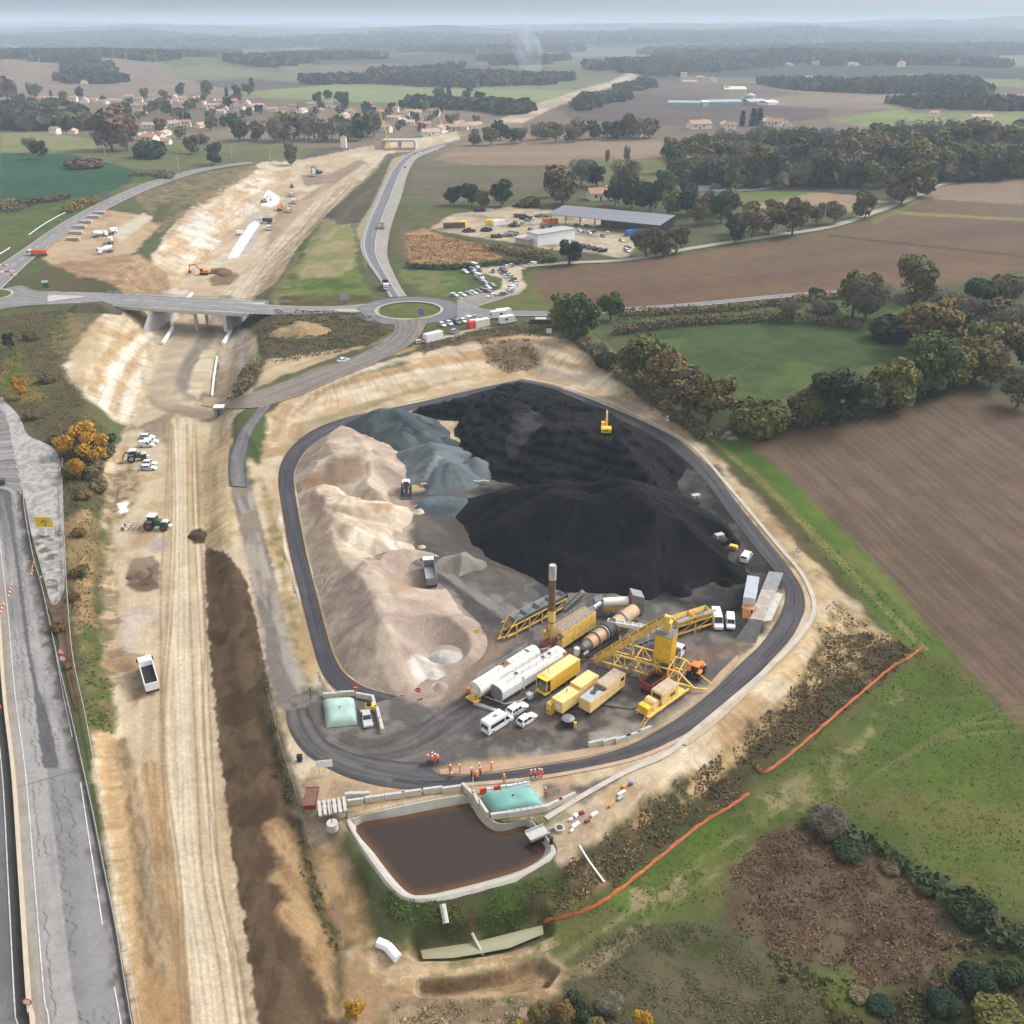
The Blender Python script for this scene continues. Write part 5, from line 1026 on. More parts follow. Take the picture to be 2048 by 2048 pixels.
def wheel_loader(px,py,to,label,m=M_WHITE,z=0):
    loc=at(px,py,z);t=thing('wheel_loader',label,'wheel loader',loc,head((px,py),to,z))
    MB().prism([(-3.4,1.0),(-.8,1.0),(-.8,2.3),(-3.2,2.2),(-3.5,1.7)],-.95,.95).build('engine_cover',m,t)
    MB().box(-.8,1.9,-.55,.55,.8,1.35).build('chassis',M_DSTEEL,t)
    MB().hull([(-1.0,-.8,1.6),(.5,-.8,1.6),(.5,.8,1.6),(-1.0,.8,1.6)],[(-.9,-.7,3.2),(.3,-.7,3.2),(.3,.7,3.2),(-.9,.7,3.2)]).build('cab_glass',M_GLASS,t)
    MB().box(-1.05,.45,-.82,.82,3.2,3.38,.05).build('cab_roof',m,t)
    ar=MB()
    for y in (-.5,.5):ar.bar((.6,y,1.8),(3.0,y,.8),.2,.35)
    ar.build('lift_arm',M_STEEL,t);MB().prism([(3.0,.1),(4.1,.05),(4.2,.2),(3.3,.35),(3.0,1.2),(2.85,1.1)],-1.5,1.5).build('bucket',M_DSTEEL,t)
    for x in (-2.1,1.4):
        for y in (-1.05,1.05):wheel(t,x,y,.8,.55,M_STEEL)
    return t
def mixer(px,py,to,label):
    loc=at(px,py);t=thing('concrete_mixer_truck',label,'mixer truck',loc,head((px,py),to,loc.z))
    MB().box(-4.2,4.2,-.45,.45,.7,1.0).build('chassis',M_DSTEEL,t)
    MB().prism([(2.3,.8),(4.3,.7),(4.3,2.3),(4.0,2.95),(2.5,3.0),(2.3,2.8)],-1.2,1.2).build('cab',M_WHITE,t);MB().box(4.25,4.32,-1.05,1.05,1.6,2.5).build('windscreen',M_GLASS,t)
    MB().cyl((-3.6,0,2.9),(-1.6,0,2.5),.6,1.2).cyl((-1.6,0,2.5),(.4,0,2.2),1.2,1.2).cyl((.4,0,2.2),(1.9,0,1.95),1.2,.7).build('mixing_drum',M_WHITE,t,True)
    MB().prism([(-4.6,1.6),(-3.6,2.6),(-3.6,3.3),(-4.0,3.3),(-4.7,1.9)],-.5,.5).build('chute',M_GALV,t)
    for x in (3.2,-1.6,-2.9):
        for y in (-1,1):wheel(t,x,y,.5,.32)
    return t
# ------------------------------------------------------------------ the asphalt plant
def span(a,b,z):
    A,B=at(*a,z),at(*b,z);L=(B-A).length;return Vector(((A.x+B.x)/2,(A.y+B.y)/2,0)),math.atan2(B.y-A.y,B.x-A.x),L
def axle_set(t,xs,y,r=.5):
    for x in xs:
        for s in (-1,1):wheel(t,x,s*y,r,.3,M_DSTEEL)
def legs(m,xs,y,z,w=.16):
    for x in xs:
        for s in (-1,1):m.box(x-w/2,x+w/2,s*y-w/2,s*y+w/2,0,z)
def ribbed(m,x0,x1,y,z0,z1,step=.5,d=.05):
    n=int((x1-x0)/step)
    for k in range(n):
        x=x0+(k+.5)*(x1-x0)/n
        for s in (-1,1):m.box(x-.1,x+.1,s*y-(d if s>0 else 0)+(d if s>0 else-d)*.5,s*y+d*.5+(d*.5 if s>0 else 0),z0+.1,z1-.1)
    return m
c,h,L=span((950,1379),(1070,1303),2.4)
t=thing('bitumen_tank','cream round bitumen tank lying next to the pinkish sand heap','storage tank',c,h,'tanks of the asphalt plant')
tk=MB().cyl((-L/2,0,2.35),(L/2-1.6,0,2.35),1.55,n=28).cyl((L/2-1.6,0,2.35),(L/2,0,2.35),1.55,1.45,n=28).build('tank_shell',M_CREAM,t,True)
MB().box(-1.0,.6,-.7,.7,3.78,3.98).build('top_platform',M_WOODP,t);MB().box(-.7,.2,-.4,.4,3.9,4.25).build('manhole',M_RUST,t)
MB().box(L/2-2.6,L/2-2.2,-.6,.4,3.72,3.95).build('top_hatch',M_DSTEEL,t)
for x in (-L/2+.1,-L*.12,L*.3):MB().cyl((x,0,2.35),(x+.14,0,2.35),1.585,n=28).build('hoop',M_CREAM,t,True)
m=MB().box(-L/2,L/2,-.7,.7,.6,.95);legs(m,(-L/2+.6,-2,2,L/2-1),.8,.7);m.build('chassis',M_YEL,t)
m=MB().box(-L/2-1.2,-L/2,-1.3,1.3,.55,.75);m.box(-L/2-.9,-L/2-.2,-.4,.4,.75,1.6);m.bar((-L/2-.3,-1.0,.7),(-L/2-.1,-1.0,3.2),.1).bar((-L/2-.3,1.0,.7),(-L/2-.1,1.0,3.2),.1);m.build('front_platform',M_YEL,t)
axle_set(t,(L/2-2.4,L/2-3.6),.85)
m=MB().cyl((-L/2+.4,2.0,1.3),(-L/2+3.2,2.0,2.1),.2);m.box(-L/2+.1,-L/2+.8,1.7,2.3,.6,1.5);m.build('burner_pump',M_ORANGE,t)
c,h,L=span((993,1386),(1121,1308),2.2)
t=thing('bitumen_tank','grey-white tank with flat sides between the cream tank and the yellow trailers','storage tank',c,h,'tanks of the asphalt plant')
pr=[(-1.55,1.5),(-1.1,.85),(1.1,.85),(1.55,1.5),(1.55,3.0),(1.2,3.55),(.6,3.75),(-.6,3.75),(-1.2,3.55),(-1.55,3.0)]
MB().prof_y(pr,-L/2,L/2).build('tank_shell',M_GREYW,t);MB().prof_y([(y*.93,2.3+(z-2.3)*.93) for y,z in pr],-L/2-.06,-L/2).build('end_plate',M_STEEL,t)
MB().box(L/2-.7,L/2+.05,-1.58,-.6,1.6,3.5).build('rusty_patch',M_WOODP,t)
for x in (-L*.2,L*.22,L*.32):MB().cyl((x,.1,3.7),(x,.1,3.95),.32,n=12).build('manhole',M_DSTEEL,t)
m=MB().box(-L/2,L/2,-.6,.6,.5,.86);legs(m,(-L/2+.6,-3,3,L/2-.6),.9,.6);m.build('chassis',M_YEL,t);MB().box(-L*.18,-L*.17,-1.6,1.6,.9,3.7).build('strap',M_CREAM,t)
axle_set(t,(L/2-2.4,L/2-3.6),.9)
def trailer(a,b,ztop,label,wide=2.5,open_front=False,cut=None,fans=False,boxm=M_YEL,roofm=None,door=False):
    c,h,L=span(a,b,ztop);t=thing('plant_trailer',label,'site trailer',c,h,'yellow trailers of the asphalt plant');y=wide/2;z0=1.15
    x0=-L/2+(1.1 if open_front else 0);m=MB()
    if cut:
        xm=-L/2+L*cut;m.box(xm,L/2,-y,y,z0,ztop);m.box(x0,xm-.04,-y,y,z0,ztop-.55)
    else:m.box(x0,L/2,-y,y,z0,ztop)
    ribbed(m,x0+.2,L/2-.2,y,z0,ztop-(.6 if cut else .05),.9,.025);m.build('box_body',boxm,t)
    rm=roofm or M_ROOFDUST
    if cut:MB().box(xm+.05,L/2-.05,-y+.05,y-.05,ztop,ztop+.04).build('roof',rm,t);MB().box(x0+.05,xm-.1,-y+.05,y-.05,ztop-.55,ztop-.51).build('roof',M_GALV if fans else rm,t)
    else:MB().box(x0+.05,L/2-.05,-y+.05,y-.05,ztop,ztop+.04).build('roof',rm,t)
    if fans:
        for k in range(2):MB().cyl((xm-1.0-1.2*k,.35-.2*k,ztop-.55),(xm-1.0-1.2*k,.35-.2*k,ztop-.36),.5,n=14).build('roof_fan',M_DSTEEL,t)
        MB().box(xm-.7,xm-.1,-y+.2,y-.2,ztop-.52,ztop-.3).build('roof_grille',M_DSTEEL,t)
        MB().box(L/2-.02,L/2+.03,-y+.4,y-.4,ztop-1.2,ztop-.5).build('end_window',M_GLASS,t);MB().box(L/2-1.4,L/2-.4,-y-.04,-y+.02,ztop-1.1,ztop-.45).build('side_window',M_GLASS,t)
    if open_front:
        m=MB().box(-L/2,x0,-y,y,ztop-.1,ztop);
        for s in (-1,1):m.box(-L/2,-L/2+.12,s*(y-.06)-.06,s*(y-.06)+.06,z0,ztop)
        m.box(-L/2-.3,x0,-y,y,z0-.1,z0);m.build('porch_frame',boxm,t);MB().box(-L/2+.3,x0-.05,-y+.3,y-.5,z0+.05,z0+1.4).build('engine_block',M_STEEL,t);MB().box(x0-.02,x0-.005,-y+.1,y-.1,z0+.1,ztop-.15).build('dark_doorway',M_DSTEEL,t)
        MB().bar((x0+1.0,.2,ztop),(x0+1.0,.2,ztop+1.3),.08).build('antenna',M_STEEL,t)
    m=MB().box(-L/2,L/2,-.45,.45,.75,z0-.02);legs(m,(-L/2+1.0,),.8,.9,.2);m.build('chassis',M_DSTEEL,t);axle_set(t,(L/2-1.3,L/2-2.5,L/2-3.7),.9)
    if door:MB().box(-L/2-.04,-L/2,-.7,.2,z0+.7,z0+1.4).build('end_vent',M_SIGNW,t);MB().cyl((-L*.2,.3,ztop-.5),(-L*.2,.3,ztop+.25),.12).build('roof_pipe',M_GALV,t)
    for s in (-.55,.55):MB().box(-L/2-.03,-L/2,s-.03,s+.03,z0+.1,ztop-.65).build('door_bar',boxm,t) if not open_front else None
    return t
trailer((1083,1358),(1150,1313),4.0,'strong yellow trailer with an open front porch beside the grey-white tank',open_front=True,boxm=M_YBRIGHT,roofm=M_YPALE)
tB=trailer((1114,1396),(1187,1345),3.9,'pale yellow two-part trailer with a small cabinet at its front',cut=.5,boxm=M_YPALE,door=True,roofm=M_YPALE)
trailer((1170,1395),(1240,1341),3.9,'pale yellow trailer with round grey roof fans in its lower half',cut=.46,fans=True,boxm=M_YPALE)
c,h,L=span((1112,1260),(1180,1217),5.0)
t=thing('filter_house','long yellow filter house with a ribbed dusty roof behind the chimney','filter house',c,h)
m=MB().box(-L/2,L/2,-1.55,1.55,1.4,4.95);ribbed(m,-L/2+.2,L/2-.2,1.55,1.4,4.95,1.1,.03);m.build('box_body',M_YEL,t)
rf=MB().box(-L/2+.1,L/2-.1,-1.5,1.5,4.95,5.02).build('roof',M_ROOFDUST,t);r=MB()
for k in range(18):x=-L/2+.4+k*(L-.8)/17;r.box(x-.12,x+.12,-1.45,1.45,5.02,5.14)
r.build('roof_rib',M_ROOFDUST,rf)
m=MB();legs(m,(-L/2+.5,-L/6,L/6,L/2-.5),1.3,1.4,.25);m.prism([(-L/2+1,1.4),(L/2-1,1.4),(L/2-2,.7),(-L/2+2,.7)],-.8,.8);m.build('hopper_base',M_DSTEEL,t)
MB().box(-L/2-2.3,-L/2-.1,-.2,1.9,.3,2.4).build('maroon_fan_box',M_RED,t);axle_set(t,(L/2-1.3,L/2-2.6),1.1)
p=at(1102,1293,0);t=thing('chimney','tall round steel chimney, yellow below, rusty brown middle and pale top','chimney',p)
MB().cyl((0,0,.6),(0,0,8.6),.72,.70,n=20).build('lower_shaft',M_YEL,t,True);MB().cyl((0,0,8.6),(0,0,15.2),.68,.67,n=20).build('rusty_shaft',M_RUST,t,True)
MB().cyl((0,0,15.2),(0,0,18.2),.72,.72,n=20,cap=False).cyl((0,0,18.2),(0,0,15.2),.62,.62,n=20).build('top_shaft',M_CONC,t,True)
for z in (4.0,5.8,8.6,12.0):MB().cyl((0,0,z-.07),(0,0,z+.07),.84,n=20).build('flange',M_RUST,t,True)
m=MB().box(-1.1,1.1,-.9,.9,.1,.6);m.box(-1.5,-.6,-.5,.5,.6,3.6);m.bar((-1.1,.5,.5),(-.7,.3,4.5),.18).bar((1.0,-.7,.3),(.6,-.3,3.2),.2);m.build('base_frame',M_YEL,t)
c,h,L=span((1167,1294),(1268,1221),2.9)
t=thing('dryer_drum','long rusty beige dryer drum with dark riding rings behind the inclined conveyor','dryer drum',c,h)
M_DRUM=mat('baked_drum_steel',col=(.42,.25,.15),rough=.6,metal=.2,var=.25,scale=.5)
MB().cyl((-L/2+1.4,0,2.9),(-L*.1,0,2.9),1.35,n=24).build('front_drum',M_DRUM,t,True);MB().cyl((L*.08,0,2.9),(L/2,0,2.9),1.4,n=24).build('rear_drum',mat('dusty_drum_steel',col=(.48,.34,.2),rough=.7,var=.2,scale=.5),t,True)
for x in (-L/2+3.6,-L*.1-.5,L*.24):MB().cyl((x-.18,0,2.9),(x+.18,0,2.9),1.62,n=24).build('riding_ring',M_STEEL,t,True)
MB().cyl((-L*.1,0,2.9),(L*.08,0,2.9),1.7,n=18).build('mixing_collar',M_DSTEEL,t,True)
m=MB().cyl((-L/2+1.4,0,2.9),(-L/2-.2,0,2.9),1.1,.55,n=16).cyl((-L/2+.2,-.9,2.2),(-L/2-1.2,-.9,2.1),.35);m.build('burner',M_STEEL,t,True);MB().box(-L/2-1.4,-L/2-.6,.3,1.2,1.3,2.9).build('burner_cabinet',M_CREAM,t)
m=MB().box(-L/2,L/2,-1.2,-.8,.9,1.3).box(-L/2,L/2,.8,1.2,.9,1.3);legs(m,[-L/2+.5+k*(L-1)/5 for k in range(6)],1.0,1.0,.25)
for k in range(6):x=-L/2+.5+k*(L-1)/5;m.box(x-.1,x+.1,-1,1,.9,1.1)
m.build('drum_frame',M_DSTEEL,t);MB().box(L*.0,L*.16,-2.4,-1.5,2.2,3.5).build('rusty_chute',M_RUST,t)
c,h,L=span((1197,1204),(1270,1199),3.2)
t=thing('exhaust_duct','white horizontal duct between two dark grey hoods near the black heap','duct',c,h)
MB().cyl((-L/2+.6,0,3.0),(L/2-.8,0,3.0),.95,n=20).build('duct_pipe',M_CREAM,t,True);MB().cyl((L/2-1.5,0,3.0),(L/2-.9,0,3.0),1.0,n=20).build('red_collar',M_RED,t,True)
MB().prism([(-L/2-.9,.4),(-L/2+.8,.4),(-L/2+.8,4.4),(-L/2-.9,3.9)],-1.0,1.0).build('hood',M_STEEL,t);MB().prism([(L/2-.9,.3),(L/2+1.6,.3),(L/2+1.6,4.3),(L/2-.9,5.2)],-1.4,1.4).build('hood',M_STEEL,t)
m=MB().box(-L/2,L/2,-.5,.5,1.5,1.8);legs(m,(-L/4,0,L/4),.6,1.6,.15);m.build('duct_support',M_YEL,t)
def feeder(a,b,label,bins,zt=3.9,wd=2.6,front_tri=True,binm=M_STEEL,group='cold feed hoppers of the asphalt plant'):
    c,h,L=span(a,b,0);t=thing('feed_hopper_row',label,'feed hopper',c,h,group);y=wd/2
    n=bins;w_=L*.86/n
    for k in range(n):
        x0=-L*.36+k*w_ if front_tri else-L*.43+k*w_;x1=x0+w_*.96;q=MB();zb=1.9
        lo=[(x0+.5,-.4,zb),(x1-.5,-.4,zb),(x1-.5,.4,zb),(x0+.5,.4,zb)];hi=[(x0,-y,zt),(x1,-y,zt),(x1,y,zt),(x0,y,zt)];i_=[(x0+.12,-y+.12,zt),(x1-.12,-y+.12,zt),(x1-.12,y-.12,zt),(x0+.12,y-.12,zt)];fl=[(x0+.35,-.8,zt-.7),(x1-.35,-.8,zt-.7),(x1-.35,.8,zt-.7),(x0+.35,.8,zt-.7)]
        q.add(lo+hi+i_+fl,[(3,2,1,0),(0,1,5,4),(1,2,6,5),(2,3,7,6),(3,0,4,7),(4,5,9,8),(5,6,10,9),(6,7,11,10),(7,4,8,11),(8,9,13,12),(9,10,14,13),(10,11,15,14),(11,8,12,15)]);bo=q.build('hopper_bin',binm,t)
        MB().add([fl[0],fl[1],fl[2],fl[3],((x0+x1)/2,0,zt-.15-.3*(k % 2))],[(0,1,4),(1,2,4),(2,3,4),(3,0,4)]).build('load',mat('hopper_gravel',col=(.14,.16,.16),rough=.95,var=.25,scale=3),bo)
    m=MB()
    for s in (-1,1):
        m.bar((-L/2,s*y*.9,1.0),(L/2,s*y*.9,1.0),.22,.3);m.bar((-L/2+.6,s*y,2.9),(L/2,s*y,2.9),.14,.2)
        for k in range(n+1):
            x=-L*.36+k*w_ if front_tri else-L*.43+k*w_;m.bar((x,s*y*.95,0),(x,s*y*.95,2.9),.2)
            if k<n:m.bar((x,s*y*.95,1.0),(x+w_,s*y*.95,2.9),.1)
        if front_tri:m.bar((-L/2-.6,s*y*.5,.5),(-L*.36,s*y*.9,zt),.2);m.bar((-L/2-1.6,0,.6),(-L*.36,s*y*.9,1.0),.22)
    m.build('hopper_frame',M_YEL,t);b_=MB().box(-L/2,L/2+.5,-.4,.4,1.2,1.4).build('belt',M_BLACK,t)
    for x in (L/2-1.4,L/2-2.6):
        for s in (-1,1):wheel(t,x,s*y*.8,.5,.3,M_DSTEEL)
    return t
feeder((1008,1277),(1124,1216),'row of cold feed hoppers on a yellow frame at the left rear of the plant',4)
tR=feeder((1340,1274),(1422,1248),'row of yellow hoppers with side boards at the right end of the plant',2,zt=4.0,front_tri=False,binm=M_YEL)
for x in (-3.2,3.2):MB().box(x-1.4,x+1.4,-1.45,-1.36,3.9,4.6).build('side_board',M_CREAM,tR)
def conveyor(A,za,B,zb,label,wd=1.0,dp=.8,m=M_YEL,legs_at=(.5,.85),group='conveyors of the asphalt plant',cover=False):
    A,B=at(*A,za),at(*B,zb);t=thing('conveyor',label,'conveyor',(A.x,A.y,0),math.atan2(B.y-A.y,B.x-A.x),group);L=math.hypot(B.x-A.x,B.y-A.y);q=MB()
    for s in (-1,1):q.bar((0,s*wd/2,za),(L,s*wd/2,zb),.1,dp)
    n=max(3,int(L/1.4))
    for k in range(n+1):f=k/n;z=za+(zb-za)*f;q.box(L*f-.05,L*f+.05,-wd/2-.08,wd/2+.08,z-dp/2,z+dp/2+.05)
    q.build('conveyor_frame',m,t);MB().bar((0,0,za+.2),(L,0,zb+.2),wd*.8,.1).build('belt',M_BLACK if not cover else M_GALV,t)
    q=MB()
    for f in legs_at:
        z=za+(zb-za)*f
        for s in (-1,1):q.bar((L*f+.4,s*wd*.9,0),(L*f,s*wd/2,z),.14)
        q.bar((L*f+.2,-wd*.8,z*.5),(L*f+.2,wd*.8,z*.5),.1)
    q.build('conveyor_leg',m,t);MB().cyl((L,-wd/2-.1,zb),(L,wd/2+.1,zb),.4).build('drive_pulley',M_GALV,t);return t
conveyor((1128,1222),1.4,(1166,1186),4.6,'grey short conveyor rising from the cold feed hoppers',m=M_STEEL,cover=True)
conveyor((1190,1318),1.0,(1331,1236),12.4,'long inclined yellow bucket conveyor climbing to the top of the silo',wd=1.3,dp=1.1,legs_at=(.55,))
conveyor((1216,1243),4.2,(1330,1262),3.4,'pale covered conveyor crossing behind the inclined conveyor',m=M_CREAM,cover=True,legs_at=(.2,.7))
conveyor((1330,1275),2.0,(1262,1300),2.6,'grey low conveyor between the right hoppers and the silo',m=M_STEEL,legs_at=(.3,.7))
p=at(1326,1352,0);h=head((1195,1322),(1380,1375));t=thing('mix_silo','square strong yellow loading silo standing on a yellow lattice frame','silo',p,h)
q=MB().hull([(-.9,-.9,3.6),(.9,-.9,3.6),(.9,.9,3.6),(-.9,.9,3.6)],[(-1.6,-1.6,4.8),(1.6,-1.6,4.8),(1.6,1.6,4.8),(-1.6,1.6,4.8)]);q.box(-1.6,1.6,-1.6,1.6,4.8,9.6)
for k in range(5):
    x=-1.3+.65*k
    for s in (-1,1):q.box(x-.05,x+.05,s*1.63-.04,s*1.63+.04,4.9,9.5);q.box(s*1.63-.04,s*1.63+.04,x-.05,x+.05,4.9,9.5)
q.build('silo_body',M_YBRIGHT,t);MB().box(-1.65,1.65,-1.65,1.65,9.6,9.75).build('silo_roof',M_STEEL,t)
q=MB()
for x in (-1.6,1.6):
    for y in (-1.6,1.6):q.bar((x,y,9.7),(x,y,10.8),.08)
for z in (10.3,10.8):
    for s in (-1,1):q.bar((-1.6,s*1.6,z),(1.6,s*1.6,z),.06);q.bar((s*1.6,-1.6,z),(s*1.6,1.6,z),.06)
q.build('guard_rail',M_STEEL,t);MB().hull([(-.5,-.5,9.7),(.5,-.5,9.7),(.5,.5,9.7),(-.5,.5,9.7)],[(-.9,-.7,12.2),(.9,-.7,12.2),(.9,.7,12.2),(-.9,.7,12.2)]).box(-.5,.5,-.4,.4,12.2,13.2).build('feed_head',M_YEL,t)
q=MB();xa,xb=-11.5,6.5
for s in (-2.1,2.1):
    q.bar((xa,s,.9),(xb,s,.9),.3,.35);q.bar((-9,s,3.4),(3.4,s,3.4),.22,.25);q.bar((xa,s,.9),(-9,s,3.4),.2);q.bar((xb,s,.9),(3.4,s,3.4),.22);q.bar((xb+2.2,s*.5,.6),(xb,s,.9),.22)
    for k in range(6):
        x=-9+k*2.07;q.bar((x,s,.9),(x,s,3.4),.16);q.bar((x,s,.9),(x+2.07,s,3.4),.13) if k % 2 else q.bar((x,s,3.4),(x+2.07,s,.9),.13)
    q.bar((3.4,s,.9),(3.4,s,3.4),.2)
    for x in (-10,-4,2.5,6):q.bar((x,s,0),(x,s,.9),.25)
for x in (-9,-5,-1.5,1.5,3.4):q.bar((x,-2.1,3.4),(x,2.1,3.4),.16);q.bar((x,-2.1,.9),(x,2.1,.9),.16)
for x,y in ((-1.4,-1.4),(1.4,-1.4),(1.4,1.4),(-1.4,1.4)):q.bar((x,y,.9),(x,y,5.0),.22)
q.build('lattice_frame',M_YEL,t);MB().box(-6.0,-5.2,-2.4,-2.2,1.0,2.2).build('control_box',M_GALV,t)
c,h,L=span((1291,1366),(1322,1344),2.5);t=thing('dump_trailer','faded red dump trailer full of black mix beside the lattice frame','dump trailer',c,h)
q=MB().box(-L/2,L/2,-1.2,1.2,1.0,1.15)
for s in (-1,1):q.box(-L/2,L/2,s*1.2-.06,s*1.2+.06,1.0,2.5);q.box(s*L/2-.06,s*L/2+.06,-1.2,1.2,1.0,2.5)
for k in range(6):
    x=-L/2+.3+k*(L-.6)/5
    for s in (-1,1):q.box(x-.06,x+.06,s*1.3-.06,s*1.3+.06,1.0,2.45)
q.build('dump_body',M_RED,t);MB().box(-L/2+.1,L/2-.1,-1.1,1.1,1.15,1.75).build('load',mat('black_mix',col=(.015,.015,.016),rough=.9,var=.3,scale=3),t);MB().box(-L/2,L/2+1.0,-.4,.4,.7,1.0).build('chassis',M_DSTEEL,t);axle_set(t,(-L/2+.8,-L/2+2.0,L/2-1),.95)
tipper(1344,1326,(1351,1316),'white lorry waiting behind the yellow silo',z=0,L=6.4)
c,h,L=span((1314,1384),(1347,1361),3.4);t=thing('generator_set','pale yellow generator container with its engine on a yellow skid, nearest the ring road','generator',c,h)
MB().box(-L/2,L/2,-1.25,1.25,1.0,3.4).build('container',M_YPALE,t);MB().box(-L/2+.05,L/2-.05,-1.2,1.2,3.4,3.44).build('roof',M_ROOFDUST,t);MB().box(-L/2-.03,-L/2,-.9,.9,2.2,3.0).build('air_intake',M_DSTEEL,t);MB().box(0,1.4,-1.28,-1.25,1.7,2.4).build('faded_emblem',M_RUST,t)
MB().cyl((-L/2-1.5,-1.0,1.9),(-L/2-1.5,1.0,1.9),.95,n=18).build('fuel_drum',M_YPALE,t,True);MB().box(-L/2-3.8,-L/2-2.6,-1.1,1.1,1.0,2.3,.08).build('engine_hood',M_YBRIGHT,t)
q=MB().box(-L/2-4.0,L/2+2.0,-1.4,1.4,.8,1.0);legs(q,(-L/2-3.6,-L/2,L/2),1.2,.8,.2);q.bar((-L/2-4.2,-1.7,1.1),(L/2+2.5,-1.7,1.1),.25,.3);q.build('skid',M_YEL,t);MB().box(-L/2-3.6,-L/2-2.8,-1.2,-.5,.1,.8).build('blue_pump',M_BLUE,t)
q=MB()
for s in (-.3,.3):q.bar((-L/2-6.0,s-1.6,0),(-L/2-4.0,s-1.2,1.0),.08,.14)
for k in range(5):q.bar((-L/2-5.8+.4*k,-1.9,.1+.2*k),(-L/2-5.8+.4*k,-1.25,.1+.2*k),.1)
q.build('ladder',M_YEL,t)
p=at(1136,1448,0);t=thing('black_tank','squat black round tank with a grey lid in front of the two-part trailer','tank',p);MB().cyl((0,0,0),(0,0,1.3),1.2,n=24).build('tank_shell',M_BLACK,t,True);MB().cyl((0,0,1.3),(0,0,1.55),1.15,.5,n=24).build('lid',M_STEEL,t);MB().box(.9,1.4,-1.2,-.8,0,1.2).build('yellow_post',M_YEL,t)
p=at(1101,1428,0);t=thing('electric_cabinet','small yellow double cabinet left of the black tank','cabinet',p,h);MB().box(-.6,.6,-.5,.5,.2,1.5,.03).build('lower_cabinet',M_YBRIGHT,t);MB().box(-.6,.6,-.5,.5,1.52,2.6,.03).build('upper_cabinet',M_YEL,t);MB().box(-.63,-.6,-.3,.3,.6,1.3).build('cabinet_door',M_GALV,t)
p=at(1059,1397,0);t=thing('liquid_container','white cube liquid container on a dark pallet beside the porch trailer','liquid container',p,h);MB().box(-.5,.5,-.5,.5,.15,1.15,.06).build('plastic_tank',M_WHITE,t);MB().box(-.6,.6,-.6,.6,0,.14).build('pallet',M_DSTEEL,t);q=MB()
for k in range(4):
    for s in (-1,1):q.bar((-.52,s*.53,.3+.25*k),(.52,s*.53,.3+.25*k),.03);q.bar((s*.53,-.52,.3+.25*k),(s*.53,.52,.3+.25*k),.03)
q.build('cage',M_GALV,t)
p=at(958,1272,0);t=thing('scrap_signs','yellow panel and white board leaning by the cold feed hoppers','sign panel',p,.4);MB().box(-1.2,-.2,-.05,.05,.9,1.8).build('yellow_panel',M_SIGNY,t);MB().box(-1.2,.2,-.3,-.2,0,.8).build('white_board',M_SIGNW,t);MB().cyl((.9,0,0),(.9,0,1.9),.05).build('post',M_STEEL,t);MB().cyl((.9,-.05,1.8),(.9,.05,1.8),.3).build('red_disc',M_BRED,t)
q=MB();A=at(948,1408,0);B=at(1012,1430,0);o=MB().bar((A.x,A.y,.2),(B.x,B.y,.2),.7,.35).build('concrete_beam',M_CONC);tag(o,'grey concrete beam lying in front of the two bitumen tanks','concrete beam')
minibus(995,1453,(1022,1436),'white minibus with long dark side window, nearest vehicle to the pond')
car('suv',P_WHITE,1034,1424,(1056,1410),'white boxy car between minibus and grey-white tank');car('hatch',P_WHITE,1054,1443,(1076,1428),'white car to the right of the minibus')
car('bigvan',P_WHITE,1433,1247,(1437,1262),'white high van standing at the end of the right hoppers','van');car('van',P_WHITE,1460,1249,(1461,1262),'white small van facing the yard beside the high van','van')
car('van',P_WHITE,1492,1119,(1505,1102),'white van parked at the eastern toe of the black heap','van')
car('saloon',P_SILVER,734,1441,(738,1460),'silver saloon in the bay beside the pale green fabric tank')
tipper(860,1156,(853,1118),'white dump truck with an empty grey bed beside the sand heaps',z=0,L=9.6)
wheel_loader(813,985,(813,1005),'white wheel loader with a black bucket at the foot of the grey gravel heap')
t=tractor(1392,1352,(1410,1330),'orange and black tractor backhoe at the end of the lattice frame',1.0,0)
for ch in t.children:
    if ch.name.split('.')[0] in ('bonnet','cab_frame','bonnet_stripe','cab_roof','mudguard'):ch.data.materials[0]=M_ORANGE
def on_heap(px,py,z):
    zz=z
    for _ in range(4):P_=at(px,py,zz);zz=heap_z(P_.x,P_.y)
    return zz
zz=on_heap(1212,866,9)
e=excavator(1212,866,(1212,840),'yellow excavator digging on top of the back black heap',M_YBRIGHT,z=zz,sign=True,reach=.85)
q0,q1,q2,q3=at(1523,1178,.5),at(1553,1182,.5),at(1527,1241,.5),at(1500,1237,.5)
t=thing('weighbridge','concrete weighbridge deck beside the ring road at the eastern bend','weighbridge',(0,0,0))
MB().hull([(p.x,p.y,.05) for p in (q3,q2,q1,q0)],[(p.x,p.y,.5) for p in (q3,q2,q1,q0)]).build('deck',mat('dusty_concrete',col=(.36,.31,.28),rough=.95,var=.3,scale=.8),t)
s2,s1=at(1543,1240,.35),at(1566,1188,.35);MB().hull([(p.x,p.y,.03) for p in (q2,s2,s1,q1)],[(p.x,p.y,.32) for p in (q2,s2,s1,q1)]).build('side_slab',M_CONC,t)
d=(q3-q0).normalized();r3,r2=q3+d*8,q2+d*8;MB().hull([(q3.x,q3.y,.02),(q2.x,q2.y,.02),(r2.x,r2.y,.02),(r3.x-1.5,r3.y,.02)],[(q3.x,q3.y,.46),(q2.x,q2.y,.46),(r2.x,r2.y,.06),(r3.x-1.5,r3.y,.06)]).build('ramp',M_DSTEEL,t)
e0,e1=q0-d*9,q1-d*9;MB().hull([(p.x,p.y,.02) for p in (q0,q1,e1,e0)],[(q0.x,q0.y,.46),(q1.x,q1.y,.46),(e1.x,e1.y,.08),(e0.x,e0.y,.08)]).build('ramp',M_STEEL,t)
